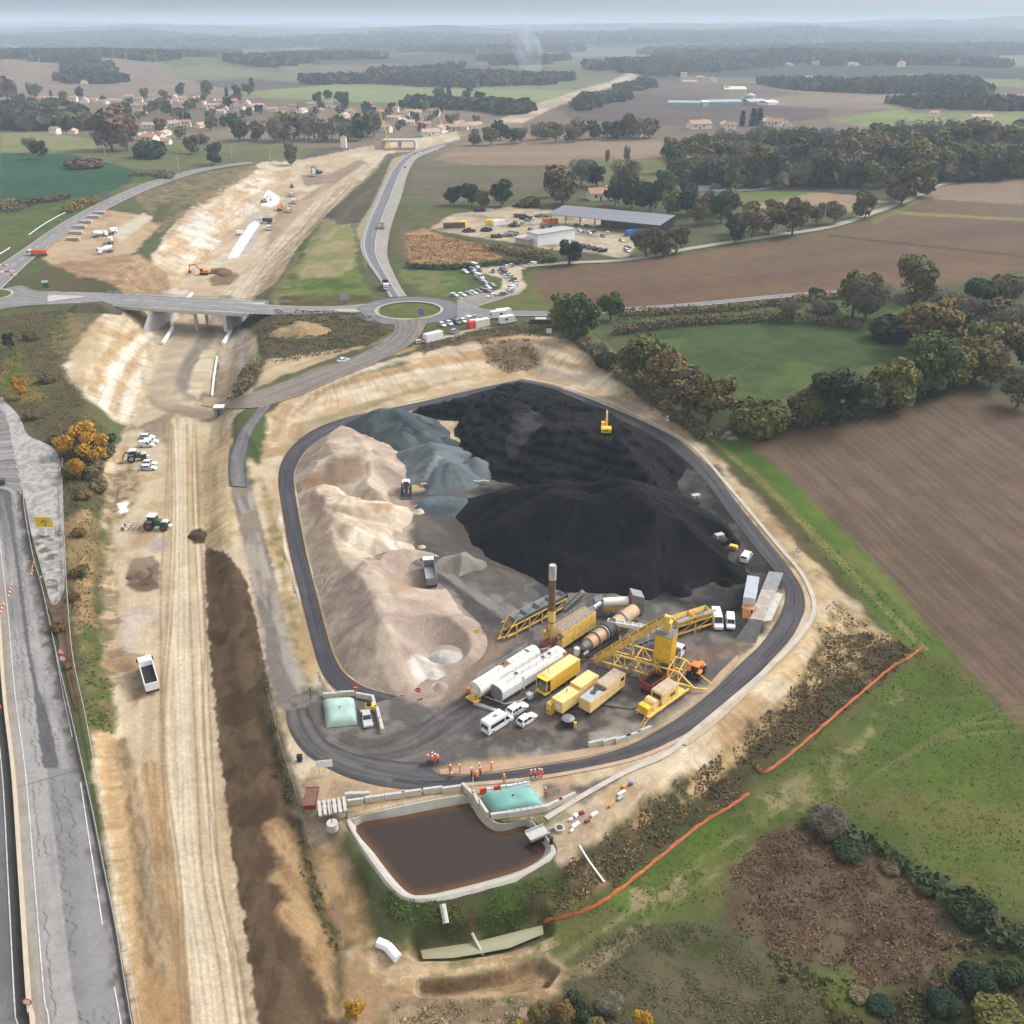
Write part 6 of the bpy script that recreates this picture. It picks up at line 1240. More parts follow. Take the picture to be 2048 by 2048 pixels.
c,h,L=span((1499,1196),(1507,1152),2.8);t=thing('site_cabin','light grey double site cabin with orange timber steps beside the weighbridge','site cabin',c,h);q=MB()
for k in range(2):
    x0=-L/2+k*L/2;q.box(x0+.03,x0+L/2-.03,-1.25,1.25,.25,2.75)
q.build('cabin_wall',mat('light_grey_cabin',col=(.55,.58,.62),rough=.5,var=.06),t);r=MB()
for k in range(14):x=-L/2+(k+.5)*L/14;r.box(x-.12,x+.12,-1.2,1.2,2.78,2.84)
r.box(-L/2,L/2,-1.25,1.25,2.75,2.79);r.build('corrugated_roof',mat('grey_cabin_roof',col=(.42,.45,.49),rough=.5,var=.08),t)
for x in (-L/4,L/4):MB().box(x-.6,x+.6,-1.28,-1.24,1.2,2.2).build('window',M_GLASS,t)
q=MB().box(-L/2-1.6,-L/2,-1.5,1.2,1.0,1.1)
for k in range(6):q.box(-L/2-2.0-.3*k,-L/2-1.7-.3*k,-.6,.8,.9-.17*k,1.0-.17*k)
for y in (-1.5,-.6,.8,1.2):q.bar((-L/2-1.6,y,0),(-L/2-1.6,y,2.0),.1)
for y in (-.6,.8):q.bar((-L/2-3.6,y,.9),(-L/2-1.6,y,2.0),.1);q.bar((-L/2-3.7,y,0),(-L/2-1.6,y,1.0),.1,.2)
q.build('timber_steps',M_WOODP,t)
# ------------------------------------------------------------------ fabric tanks
def bladder(quad,hgt_,label,m):
    Q=[np.array(at(*p,.1)[:2]) for p in quad];n=22;V=[];F_=[]
    for i in range(n+1):
        for j in range(n+1):
            u,v=i/n,j/n;p=(Q[0]*(1-u)+Q[1]*u)*(1-v)+(Q[3]*(1-u)+Q[2]*u)*v
            a=(1-abs(2*u-1)**5)*(1-abs(2*v-1)**5);z=.1+hgt_*a**.55+.1*(fbm(p[0]/1.2,p[1]/1.2,3,4)-.5)*a;V.append((p[0],p[1],float(z)))
    for i in range(n):
        for j in range(n):k=i*(n+1)+j;F_.append((k,k+n+1,k+n+2,k+1))
    b=MB();b.add(V,F_);o=b.build('flexible_tank',m,None,True);tag(o,label,'flexible tank','fabric water tanks')
    P_=(Q[0]+Q[1]+Q[2]+Q[3])/4;v=MB().cyl((P_[0],P_[1],hgt_),(P_[0],P_[1],hgt_+.2),.15).build('filler_cap',M_DSTEEL,o);return o
bladder([(653,1456),(716,1449),(708,1398),(646,1402)],1.3,'square faded green fabric tank beside the hooked end of the ring road',M_TARP2)
bladder([(986,1634),(1090,1618),(1066,1578),(962,1592)],1.5,'wide green fabric tank ringed by concrete blocks above the pond',M_TARP)
# ------------------------------------------------------------------ pipework, ladders and rails of the plant
def run(name,pts,r,m,label,cat='pipe',group='pipework of the asphalt plant'):
    q=MB();P_=[at(x,y,z) for x,y,z in pts]
    for a,b in zip(P_,P_[1:]):q.cyl(a,b,r,n=8)
    return tag(q.build(name,m,None,True),label,cat,group)
run('hot_oil_pipe',[(968,1392,.6),(1010,1408,.6),(1040,1402,.6),(1062,1388,.6),(1084,1376,.8)],.14,M_GALV,'grey pipe along the near ends of the tanks towards the porch trailer')
run('hot_oil_pipe',[(1076,1300,3.2),(1094,1296,3.4),(1128,1306,3.2)],.12,M_GALV,'grey pipe joining the far ends of the two tanks at the chimney foot')
run('hot_oil_pipe',[(1128,1308,1.2),(1160,1318,1.0),(1186,1322,1.2)],.16,M_RUST,'rusty pipe running from the grey-white tank to the bucket conveyor')
run('power_cable',[(1104,1420,.3),(1150,1418,.15),(1196,1410,.15),(1262,1418,.15),(1300,1412,.4)],.07,M_BLACK,'black cable lying between the small cabinet and the generator')
run('air_duct',[(1166,1226,4.4),(1186,1216,5.2),(1200,1206,4.2)],.45,M_GALV,'bent grey air duct between filter house and white duct')
run('air_duct',[(1100,1284,3.2),(1112,1278,4.0),(1124,1270,4.2)],.5,M_RUST,'rusty duct joining the chimney to the filter house')
def ladder(parent,x,y,z0,z1,m=M_STEEL,name='ladder'):
    q=MB()
    for s in (-.22,.22):q.bar((x,y+s,z0),(x,y+s,z1),.06)
    z=z0
    while z<z1:q.bar((x,y-.22,z),(x,y+.22,z),.05);z+=.4
    return q.build(name,m,parent)
byl={o.get('label'):o for o in C.objects if o.parent is None and o.get('label')}
for lb,args in (('square strong yellow loading silo standing on a yellow lattice frame',(-1.75,-.8,.9,10.6)),('tall round steel chimney, yellow below, rusty brown middle and pale top',(-.85,0,.6,14.0)),('long yellow filter house with a ribbed dusty roof behind the chimney',(-5.9,.9,.2,4.9)),('cream round bitumen tank lying next to the pinkish sand heap',(-7.4,-.9,.5,3.8))):
    ladder(byl[lb],*args)
for lb,L,z,y in (('cream round bitumen tank lying next to the pinkish sand heap',6.5,3.75,.75),('grey-white tank with flat sides between the cream tank and the yellow trailers',6.5,3.75,.8),('long yellow filter house with a ribbed dusty roof behind the chimney',5.6,5.0,1.45)):
    q=MB()
    for s in (-1,1):
        for zz in (.45,.9):q.bar((-L,s*y,z+zz),(L,s*y,z+zz),.05)
        for k in range(8):x=-L+2*L*k/7;q.bar((x,s*y,z-.1),(x,s*y,z+.9),.05)
    q.build('hand_rail',M_GALV,byl[lb])
# ------------------------------------------------------------------ people in hi-vis
def figure(pose,trousers):
    J={'pelvis':(0,0,.95),'chest':(.02,0,1.32),'neck':(.02,0,1.50),'head':(.05,0,1.66),'crown':(.04,0,1.78)}
    for s,n in ((1,'l'),(-1,'r')):
        J[n+'sh']=(.02,s*.19,1.43);J[n+'hip']=(0,s*.10,.90)
        st=pose.get('stride',0)*s
        J[n+'kn']=(.05+st*.5,s*.11,.50);J[n+'an']=(st-.02,s*.12,.09);J[n+'toe']=(st+.16,s*.14,.04)
        a=pose.get(n,'down')
        if a=='down':J[n+'el']=(-.02,s*.26,1.14);J[n+'wr']=(.08,s*.27,.90);J[n+'ha']=(.11,s*.27,.80)
        elif a=='fwd':J[n+'el']=(.05,s*.24,1.15);J[n+'wr']=(.28,s*.16,1.16);J[n+'ha']=(.37,s*.13,1.18)
        else:J[n+'el']=(.22,s*.24,1.30);J[n+'wr']=(.46,s*.20,1.38);J[n+'ha']=(.56,s*.19,1.40)
    if pose.get('crouch'):
        for k,(x,y,z) in list(J.items()):
            if k[1:] in ('an','toe'):continue
            if k[1:]=='kn':J[k]=(.32,y*1.3,.52)
            elif k[1:]=='hip' or k=='pelvis':J[k]=(-.12,y,z-.46)
            else:J[k]=(x+.08+(z-.95)*.25,y,z-.50)
    B_=[('pelvis','chest'),('chest','neck'),('neck','head'),('head','crown')]
    for n in 'lr':B_+=[('chest',n+'sh'),(n+'sh',n+'el'),(n+'el',n+'wr'),(n+'wr',n+'ha'),('pelvis',n+'hip'),(n+'hip',n+'kn'),(n+'kn',n+'an'),(n+'an',n+'toe')]
    rr=dict(pelvis=.155,chest=.175,neck=.06,head=.098,crown=.075,sh=.075,el=.052,wr=.034,ha=.042,hip=.10,kn=.065,an=.048,toe=.045)
    nm=list(J);me=bpy.data.meshes.new('figure');me.from_pydata([J[k] for k in nm],[(nm.index(a),nm.index(b)) for a,b in B_],[])
    o=bpy.data.objects.new('figure',me);C.objects.link(o);o.modifiers.new('s','SKIN');ss=o.modifiers.new('d','SUBSURF');ss.levels=1;ss.render_levels=1
    for k,n in enumerate(nm):
        r=rr.get(n,rr.get(n[1:],.05));sv=me.skin_vertices[0].data[k];sv.radius=(r,r*(1.15 if n in ('chest','pelvis') else 1));sv.use_root=n=='pelvis'
    bpy.context.view_layer.update();out=bpy.data.meshes.new_from_object(o.evaluated_get(bpy.context.evaluated_depsgraph_get()));bpy.data.objects.remove(o)
    bm=bmesh.new();bm.from_mesh(out)
    for n in 'lr':
        h=Vector(J[n+'ha']);d=(h-Vector(J[n+'wr'])).normalized();sd=d.orthogonal().normalized()
        for k in range(5):
            off=sd*(.014*(k-1.5)) if k<4 else sd*-.035;dd=d if k<4 else (d-sd*.8).normalized();p=h+off+(d*.02 if k<4 else-d*.02);ln=(.065,.078,.074,.058,.05)[k]
            q=MB().cyl(p,p+dd*ln*.6,.009,.008,6).cyl(p+dd*ln*.55,p+dd*ln-sd.cross(d)*.015,.008,.006,6)
            vs=[bm.verts.new(v) for v in q.v]
            for f in q.f:
                try:bm.faces.new([vs[i] for i in f])
                except Exception:pass
    nz=bm.verts.new((J['head'][0]+.125,0,J['head'][2]+.0));n1=bm.verts.new((J['head'][0]+.08,.018,J['head'][2]-.02));n2=bm.verts.new((J['head'][0]+.08,-.018,J['head'][2]-.02));n3=bm.verts.new((J['head'][0]+.085,0,J['head'][2]+.05))
    for f in ((nz,n1,n3),(nz,n3,n2),(nz,n2,n1)):bm.faces.new(f)
    bm.faces.ensure_lookup_table();seg=[(Vector(J[a]),Vector(J[b]),b) for a,b in B_]
    for f in bm.faces:
        c=f.calc_center_median();best=min(seg,key=lambda s:(lambda t:(c-s[0]-(s[1]-s[0])*t).length-rr.get(s[2],rr.get(s[2][1:],.05))*.9)(max(0,min(1,(c-s[0]).dot(s[1]-s[0])/(s[1]-s[0]).length_squared))))
        k=best[2];f.material_index=0 if k in ('head','crown') or k[1:]=='ha' else 1 if k in ('chest','neck') or k[1:] in ('sh','el','wr') else 3 if k[1:]=='toe' else 2
        f.smooth=True
    mi=[f.material_index for f in bm.faces];bm.to_mesh(out);bm.free();out.materials.clear()
    for m in (M_SKIN,M_HIVIS,trousers,M_BLACK):out.materials.append(m)
    out.polygons.foreach_set('material_index',mi)
    return out,J['head']
def make_person(pose,trousers,helmet,name='person'):
    t=thing('person','worker','person');me,hd=figure(pose,trousers);o=bpy.data.objects.new('body',me);C.objects.link(o);o.parent=t
    MB().ball((hd[0],hd[1],hd[2]+.06),.135,.12,.11,10,6).box(hd[0]+.05,hd[0]+.2,-.09,.09,hd[2]+.04,hd[2]+.065).build('helmet',helmet,t,True)
    q=MB()
    for z in (1.12,):
        zz=z-(.5 if pose.get('crouch') else 0);xo=.02+(.08+(z-.95)*.25 if pose.get('crouch') else 0);q.cyl((xo,0,zz-.02),(xo,0,zz+.02),.20,n=14,cap=False)
    q.build('reflective_band',M_SIGNW,t,True);return t
P0=make_person({'l':'down','r':'down'},M_NAVY,M_WHITE);P1=make_person({'l':'fwd','r':'down','stride':.14},M_HIVIS,M_WHITE);P2=make_person({'l':'out','r':'fwd'},M_NAVY,M_WHITE);P3=make_person({'l':'fwd','r':'fwd','crouch':1},M_NAVY,M_WHITE)
def Z4(x,y):return 560+x/3.22,1340+y/3.22
folk=[(957,598,P0,200,'worker in dark trousers at the left end of the tight group on the asphalt'),(984,582,P1,250,'worker at the back of the tight group on the asphalt, all in orange'),(981,607,P2,60,'worker at the front of the tight group on the asphalt, arm held out'),
        (1004,592,P1,180,'worker in full orange in the middle right of the tight group'),(1020,599,P0,150,'worker at the right end of the tight group on the asphalt'),
        (1098,662,P0,-80,'worker standing at the left tip of the sandy strip'),(1102,690,P3,-70,'worker crouching on the asphalt just below the left tip of the sandy strip'),(1160,660,P0,190,'worker alone on the left part of the sandy strip'),
        (1233,683,P2,-30,'worker at the edge of the sandy strip pointing ahead'),(1288,652,P1,200,'worker in full orange on the middle of the sandy strip'),(1292,676,P0,220,'worker at the road edge below the middle of the strip'),(1270,700,P3,100,'worker crouching on the asphalt beside the survey staff'),
        (1361,645,P1,-20,'worker in full orange furthest right on the sandy strip'),(1444,727,P0,100,'worker alone in the middle of the asphalt ring road'),
        (1614,697,P0,10,'worker in dark trousers at the left of the right-hand group'),(1645,693,P2,170,'worker second from the left of the right-hand group'),(1672,690,P1,150,'worker in full orange of the right-hand group'),(1688,692,P1,200,'worker at the right end of the right-hand group'),
        (1710,812,P0,90,'worker alone beside the wide green fabric tank')]
used=set()
for x,y,pr,a,lb in folk:
    loc=at(*Z4(x,y),.08)
    if pr.name in used:dup(pr,loc,rad(a),lb+'','workers in orange on the ring road')
    else:used.add(pr.name);pr.location=loc;pr.rotation_euler=(0,0,rad(a));tag(pr,lb,'person','workers in orange on the ring road')
p=at(*Z4(1244,755),.08);t=thing('survey_staff','pale survey staff standing on the asphalt edge by the crouching worker','survey staff',p);MB().cyl((0,0,0),(0,0,4.2),.05).build('pole',M_SIGNW,t);MB().box(-.06,.06,-.08,.08,2.2,4.0).build('scale_face',M_WOODP,t)
dup(P0,at(995,671,5.0),rad(200),'worker in orange beside the white trucks near the roundabout');
# ------------------------------------------------------------------ concrete blocks and water barriers
def block_mesh(L,h,w,yellow=True):
    t=thing('concrete_barrier','block','concrete barrier');MB().prof_y([(-w/2,.25*h),(w/2,.25*h),(w*.32,h),(-w*.32,h)],-L/2,L/2).build('block_body',M_CONC,t);MB().box(-L/2,L/2,-w/2-.01,w/2+.01,0,.25*h).build('painted_foot',M_CONCY if yellow else M_CONC,t);return t
BL=block_mesh(3.0,.95,.7);BS=block_mesh(1.25,1.0,.9);usedb=set()
def block(proto,px,py,to,label,group,z=.05):
    loc=at(px,py,z);h=head((px,py),to,z)
    if proto.name in usedb:return dup(proto,loc,h,label,group)
    usedb.add(proto.name);proto.location=loc;proto.rotation_euler=(0,0,h);return tag(proto,label,'concrete barrier',group)
gp1='concrete blocks along the pond'
row=[(479,862),(611,840),(740,822),(850,805),(985,786),(1105,779)]
for k,(x,y) in enumerate(row):block(BL,*Z4(x,y),Z4(x+60,y-8),'long concrete block with yellow foot above the pond, %s from the left' % nth(k+1),gp1)
for k,(x,y) in enumerate([(447,822),(500,820),(550,818)]):block(BS,*Z4(x,y),Z4(x+60,y-8),'short grey block left of the pond wall, %s of three' % ['leftmost','middle','rightmost'][k],'short grey blocks by the white beams')
for k,(x,y,x2,y2) in enumerate([(1210,790,1240,820),(1262,845,1280,880),(1310,905,1330,935)]):block(BL,*Z4(x,y),Z4(x2,y2),'white concrete block along the left side of the green tank, %s from the road' % nth(k+1),'concrete blocks around the green tank')
block(BL,*Z4(1420,948),Z4(1480,940),'white concrete block at the front left corner of the green tank','concrete blocks around the green tank')
for k in range(6):block(BS,*Z4(1490+k*41,940-k*7),Z4(1550+k*41,932-k*7),'small pale block in front of the green tank, %s from the left' % nth(k+1),'concrete blocks around the green tank')
for k,(x,y) in enumerate([(1765,878),(1848,840)]):block(BL,*Z4(x,y),Z4(x+60,y-28),'white concrete block right of the green tank, %s' % ['nearer the tank','further from the tank'][k],'concrete blocks around the green tank')
for k,(x,y) in enumerate([(1193,1490),(1221,1486),(1246,1482),(1267,1475),(1287,1466)]):block(BL,x,y,(x+22,y-5-k),'pale concrete block at the yard edge below the trailers, %s from the left' % nth(k+1),'concrete blocks at the yard edge')
for k,(x,y) in enumerate([(664,1394),(692,1391)]):block(BL,x,y,(x+20,y-1),'pale concrete block behind the square green tank, %s' % ['left one','right one'][k],'concrete blocks behind the square tank')
for k,(x,y,x2,y2) in enumerate([(728,1396,745,1399),(748,1408,753,1430),(757,1432,762,1455),(763,1455,767,1475)]):block(BL,x,y,(x2,y2),'white block curving around the silver saloon, %s from the back' % nth(k+1),'concrete blocks around the silver saloon')
WB=None;wk={'red':0,'white':0}
for k,(x,y,c) in enumerate([(1310,790,'red'),(1352,785,'white'),(1397,775,'red'),(1445,768,'white'),(1490,765,'white'),(1520,758,'white'),(1552,752,'white'),(1585,745,'white')]):
    wk[c]+=1;loc=at(*Z4(x,y),.06);h=head(Z4(x,y),Z4(x+60,y-10));lb='%s plastic water barrier behind the green tank, %s %s one from the left' % (c,nth(wk[c]),c)
    if c not in PROTO:
        t=thing('water_barrier',lb,'water barrier',loc,h,'plastic water barriers');MB().prof_y([(-.25,0),(.25,0),(.25,.25),(.12,.45),(.12,.85),(-.12,.85),(-.12,.45),(-.25,.25)],-.55,.55).build('barrier_body',M_BRED if c=='red' else M_WHITE,t);MB().cyl((.3,0,.84),(.3,0,.92),.08).build('filler_cap',M_BLACK,t);PROTO[c]=t
    else:dup(PROTO[c],loc,h,lb,'plastic water barriers')
p=at(*Z4(345,930),0);t=thing('beam_stack','stack of white concrete beams on trestles beside the pond corner','beam stack',p,head(Z4(345,930),Z4(400,920)));q=MB()
for k in range(6):q.box(-2.2+k*.75,-1.7+k*.75,-1.6+.1*(k % 2),1.6,1.4,1.75)
q.move((0,0,0));q.build('white_beams',M_CONC,t);q=MB()
for x in (-2,1.9):
    for y in (-1.2,1.2):q.box(x-.15,x+.15,y-.15,y+.15,0,1.4)
q.box(-2.3,2.3,-1.35,-1.05,1.2,1.4).box(-2.3,2.3,1.05,1.35,1.2,1.4);q.build('trestle',M_STEEL,t)
p=at(*Z4(340,1025),0);t=thing('concrete_ring','white concrete ring with a thin dark post standing in it','concrete ring',p);MB().cyl((0,0,0),(0,0,1.3),.85,n=20).build('ring',M_CONC,t,True);MB().cyl((0,0,1.3),(0,0,5.5),.06).build('post',M_DSTEEL,t)
p=at(*Z4(1800,1032),0);t=thing('concrete_ring','low pale concrete ring lying right of the pond','concrete ring',p);MB().cyl((0,0,0),(0,0,.6),.75,n=18).build('ring',M_CONC,t,True);MB().cyl((0,0,.6),(0,0,.64),.5,n=16).build('opening',M_DSTEEL,t)
p=at(*Z4(205,855),0);t=thing('skip','rusty red open skip left of the white beams','skip',p,head(Z4(205,855),Z4(215,800)));q=MB().hull([(-1.6,-.8,.1),(1.6,-.8,.1),(1.6,.8,.1),(-1.6,.8,.1)],[(-2.0,-1.0,1.3),(2.0,-1.0,1.3),(2.0,1.0,1.3),(-2.0,1.0,1.3)]);q.build('skip_body',M_RED,t);MB().box(-1.8,1.8,-.85,.85,1.3,1.32).build('dark_inside',M_RUST,t)
q=MB()
for s in (-1,1):q.bar((-2,s,1.33),(2,s,1.33),.12);q.bar((s*2,-1,1.33),(s*2,1,1.33),.12)
q.build('rim',M_RED,t)
def panel(px,py,label,w,h,zc,m,z=0,face=None,posts=2,name='sign_board',cat='sign'):
    loc=at(px,py,z);t=thing(name,label,cat,loc,face if face is not None else math.atan2(-loc.x,loc.y)*.6);MB().box(-w/2,w/2,-.04,.04,zc-h/2,zc+h/2).build('sign_face',m,t);q=MB()
    for k in range(posts):x=0 if posts==1 else (-w*.35+k*w*.7);q.cyl((x,.08,0),(x,.08,zc),.05,n=6)
    q.build('post',M_GALV,t);return t
panel(*Z4(292,672),'white information board at the outer edge of the hooked ring road',2.6,1.4,2.2,M_SIGNW)
panel(622,1400,'dark green banner fence panel between haul road and square green tank',.2,2.6,1.5,M_GREEN,face=rad(10))
def round_sign(px,py,label,r=.42,zc=2.0,ring=M_BRED,mid=M_SIGNW,z=None,bar=False,tri=False,loc=None,face=0):
    loc=loc or at(px,py,z);t=thing('traffic_sign',label,'road sign',loc,face);MB().cyl((0,.08,0),(0,.08,zc),.04,n=6).build('post',M_GALV,t);n=3 if tri else 22;a0=rad(90)
    def disc(rr,y0,y1):return MB().add([(rr*math.cos(a0+2*math.pi*k/n),y,zc+rr*math.sin(a0+2*math.pi*k/n)) for y in (y0,y1) for k in range(n)],[tuple(range(n)),tuple(range(2*n-1,n-1,-1))]+[(k,n+k,n+(k+1) % n,(k+1) % n) for k in range(n)])
    f=disc(r,-.02,.03).build('sign_face',ring,t)
    if mid:disc(r*.72,-.035,-.02).build('sign_centre',mid,f)
    if bar:MB().box(-r*.6,r*.6,-.05,-.035,zc-.07,zc+.07).build('white_bar',M_SIGNW,f)
    return t
round_sign(713,1394,'red no-entry disc behind the silver saloon',.55,2.2,mid=None,bar=True,z=0);round_sign(*Z4(893,205),'red no-entry disc at the foot of the longest sand heap',.5,2.6,mid=None,bar=True,z=0)
for k,(x,y) in enumerate([(787,165),(895,190),(912,185)]):
    loc=at(*Z4(x,y),0);lb='small orange cone by the foot of the sand heap, %s' % ['furthest left','under the no-entry disc','right of the no-entry disc'][k]
    if 'cone' not in PROTO:
        t=thing('traffic_cone',lb,'traffic cone',loc);MB().box(-.2,.2,-.2,.2,0,.05).build('foot',M_BLACK,t);MB().cyl((0,0,.05),(0,0,.75),.15,.03,12).build('cone_body',M_ORANGE,t);MB().cyl((0,0,.35),(0,0,.5),.11,.075,12).build('white_band',M_WHITE,t);PROTO['cone']=t
    else:dup(PROTO['cone'],loc,0,lb)
def cone(px,py,lb,z=None,s=1.0,group=None):return dup(PROTO['cone'],at(px,py,z),0,lb,group,scale=s)
cone(1554,1184,'orange cone at the upper corner of the weighbridge',.3);cone(1497,1240,'orange cone at the lower left corner of the weighbridge',.3)
p=at(740,1420,0);t=thing('compressor','small yellow compressor in front of the silver saloon','compressor',p,.1);MB().box(-.8,.8,-.6,.6,.4,1.2,.08).build('housing',M_YBRIGHT,t);MB().box(-.5,.3,-.5,.5,1.2,1.7).build('dark_cover',M_BLACK,t);[wheel(t,0,s*.65,.3,.15) for s in (-1,1)]
for k,(x,y,m,w,d,lb) in enumerate([(365,730,M_RED,1.2,1.0,'rusty red crate right of the pond'),(445,742,M_SIGNW,2.2,.9,'white pallet right of the red crate'),(325,750,M_SIGNW,1.3,1.0,'white board left of the red crate'),(295,775,M_WHITE,1.2,.6,'pink and white bag nearest the concrete ring'),(325,810,M_SIGNW,2.4,1.0,'long white stack of bags in front of the red crate'),(300,845,M_WHITE,1.2,.6,'small white bag at the front of the bag stacks'),(400,785,M_RED,1.4,.8,'dark red machine beside the long white stack'),(620,605,M_SIGNW,2.6,.8,'white plank pile at the lower end of the gutter'),(640,560,M_WOODP,1.8,1.0,'timber pile near the upper gutter'),(680,545,M_BLUE,1.0,.8,'blue crate at the top of the material row'),(610,640,M_GALV,1.8,.9,'grey sheet pile below the white planks'),(555,680,M_WOODP,2.4,.7,'brown plank pile furthest down the material row')]):
    loc=at(1050+x/3.22,1400+y/3.22);t=thing('material_pile',lb,'material pile',loc,.5+.2*(k % 3),'piled materials right of the pond');q=MB()
    for j in range(3):q.box(-w/2+.04*j,w/2-.05*j,-d/2,d/2-.06*j,.12+.22*j,.3+.22*j,.02)
    t.scale=(.62,.62,.62);q.build('stacked_load',m,t);q=MB();[q.box(-w/2,w/2,y_-.05,y_+.05,0,.12) for y_ in (-d/2+.08,0,d/2-.08)];q.build('bearer',M_RUST,t)
p=at(1102,1688,0);t=thing('dark_bollard','dark upright box at the right end of the pond','control box',p);MB().box(-.25,.25,-.2,.2,0,1.3,.03).build('box_body',M_BLACK,t);MB().box(-.3,.3,-.25,.25,1.3,1.36).build('lid',M_DSTEEL,t)
p=at(1082,1681,-.6);t=thing('pump_intake','black pump hanging over the pond rim','pump',p,.6);MB().cyl((0,0,0),(1.0,0,.5),.3).build('pump_body',M_BLACK,t);MB().bar((1.0,0,.5),(2.4,.3,.8),.15).build('hose',M_DSTEEL,t)
p=at(1075,1668,.1);t=thing('inlet_ramp','grey concrete inlet at the corner of the pond','inlet',p,.5);MB().box(-1.6,1.6,-1.0,1.0,0,.18).build('slab',M_CONC,t);MB().box(-1.6,1.6,.9,1.05,.18,.5).box(-1.6,1.6,-1.05,-.9,.18,.5).build('side_wall',M_GALV,t)
p=at(600,1522);t=thing('bin','dark wheeled bin at the far left edge of the hooked road','bin',p);MB().box(-.4,.4,-.35,.35,.1,1.1,.04).build('bin_body',M_NAVY,t);MB().box(-.45,.45,-.4,.4,1.1,1.18).build('lid',M_BLACK,t)
def pipe(pts,r,label,m,name='drain_pipe',cat='pipe'):
    q=MB();P_=[at(*p) for p in pts]
    for a,b in zip(P_,P_[1:]):q.cyl((a.x,a.y,a.z+r*.7),(b.x,b.y,b.z+r*.7),r,n=8)
    return tag(q.build(name,m,None,True),label,cat)
pipe([(1158,1692),(1178,1724),(1208,1765)],.16,'thin white drain pipe running down the scrub bank',M_WHITE);pipe([(885,1812),(892,1850)],.45,'short white chute below the pond',M_CONC)
pipe([(944,1868),(966,1912)],.22,'narrow concrete weir across the green ditch water',M_CONC,'weir','weir');pipe([(756,1890),(775,1898),(796,1922)],.7,'white geotextile roll at the left end of the ditch',M_WHITE,'fabric_roll','fabric roll')
M_NET=mat('orange_mesh',col=(.58,.17,.07),rough=.8,var=.3,scale=1.5)
def net_fence(pts,label,m=M_NET,hgt_=1.0):
    c=smooth_line(pts,8);X,Y,Z=ground(c[:,0],c[:,1]);t=thing('mesh_fence',label,'fence',(0,0,0),0,'orange mesh fences');q=MB();V=[];F_=[]
    for k in range(len(X)):
        j=.12*math.sin(k*2.3);V+=[(X[k]-j,Y[k],Z[k]+.02),(X[k]+.22,Y[k]+.1,Z[k]+hgt_*(.75+.2*math.sin(k*1.7))),(X[k]+.5,Y[k]+.15,Z[k]+.08)]
        if k:b=3*k;F_+=[(b-3,b,b+1,b-2),(b-2,b+1,b+2,b-1)]
    q.add(V,F_);q.build('mesh_net',m,t)
    for k in range(0,len(X),6):MB().cyl((X[k],Y[k],Z[k]),(X[k],Y[k],Z[k]+hgt_+.2),.04,n=6).build('stake',M_RUST,t)
    return t
net_fence(_D([(1025,1742),(1100,1722),(1160,1686),(1240,1622),(1320,1558),(1370,1528),(1410,1500)]),'orange mesh fence running along the lower edge of the scrub bank')
net_fence(_D([(1426,1448),(1434,1458),(1448,1456),(1500,1416),(1560,1364),(1620,1312),(1680,1262),(1710,1245),(1736,1226)]),'orange mesh fence curving up towards the corner of the ploughed field')
# ------------------------------------------------------------------ motorway furniture
def wall_run(name,px,w,h,label,cat,m,posts=None,n=10,zoff=.0):
    c=smooth_line(px,n);X,Y,Z=ground(c[:,0],c[:,1]);P_=np.stack([X,Y,Z+zoff],1);t=thing(name,label,cat);q=MB()
    for a,b in zip(P_,P_[1:]):
        a,b=Vector(a),Vector(b);q.bar(a+Vector((0,0,h/2 if posts is None else h-.15)),b+Vector((0,0,h/2 if posts is None else h-.15)),w,h if posts is None else .3)
    q.build('beam' if posts else 'wall_body',m,t)
    if posts:
        la=np.concatenate([[0],np.cumsum(np.hypot(*np.diff(P_[:,:2],axis=0).T))])
        for s in np.arange(0,la[-1],max(posts,la[-1]/95)):x,y,z=[np.interp(s,la,P_[:,j]) for j in range(3)];MB().box(x-.06,x+.06,y-.06,y+.06,z,z+h).build('post',M_GALV,t)
    return t
wall_run('median_barrier',BARR_PX,.5,.85,'pale concrete median barrier between the two carriageways','barrier',mat('cream_concrete',col=S(222,206,180),rough=.9,var=.1,scale=.7))
wall_run('guard_rail',RAIL_PX,.1,.75,'steel guard rail with posts along the right edge of the motorway','guard rail',M_GALV,posts=3.2)
wall_run('boundary_fence',WALL_PX,.1,1.3,'dark post and rail fence between motorway and sandy corridor','fence',mat('fence_rail',col=(.34,.30,.27),rough=.8,var=.2),posts=4.0)
wall_run('slope_fence',_D([(508,1320),(530,1410),(552,1480),(575,1560),(600,1640),(640,1740),(650,1800)]),.05,1.2,'thin wire fence along the edge between topsoil slope and plant','fence',M_STEEL,posts=4.0)
def at_(px,py):return at(px,py)
t=thing('direction_sign','yellow roundabout direction sign with two white plates below it','road sign',at_(95,1072),rad(-4));f=MB().box(-2.1,2.1,-.06,.06,2.4,5.0).build('yellow_panel',M_SIGNY,t)
q=MB();[q.cyl((.12+.42*math.cos(a),-.09,3.75+.42*math.sin(a)),(.12+.42*math.cos(a+.5),-.09,3.75+.42*math.sin(a+.5)),.07,n=6) for a in np.arange(-.9,4.0,.5)]
q.bar((.12,-.09,2.6),(.12,-.09,3.35),.12);q.bar((-.9,-.09,3.75),(-.3,-.09,3.75),.1);q.build('roundabout_arrow',M_BLACK,f);MB().box(.9,1.8,-.09,-.06,3.9,4.4).build('pale_plate',mat('pale_green_plate',col=(.45,.6,.5),rough=.5),f)
for s in (-1,1):MB().box(s*1.0-.75,s*1.0+.75,-.05,.05,.5,2.3).build('white_plate',M_SIGNW,t)
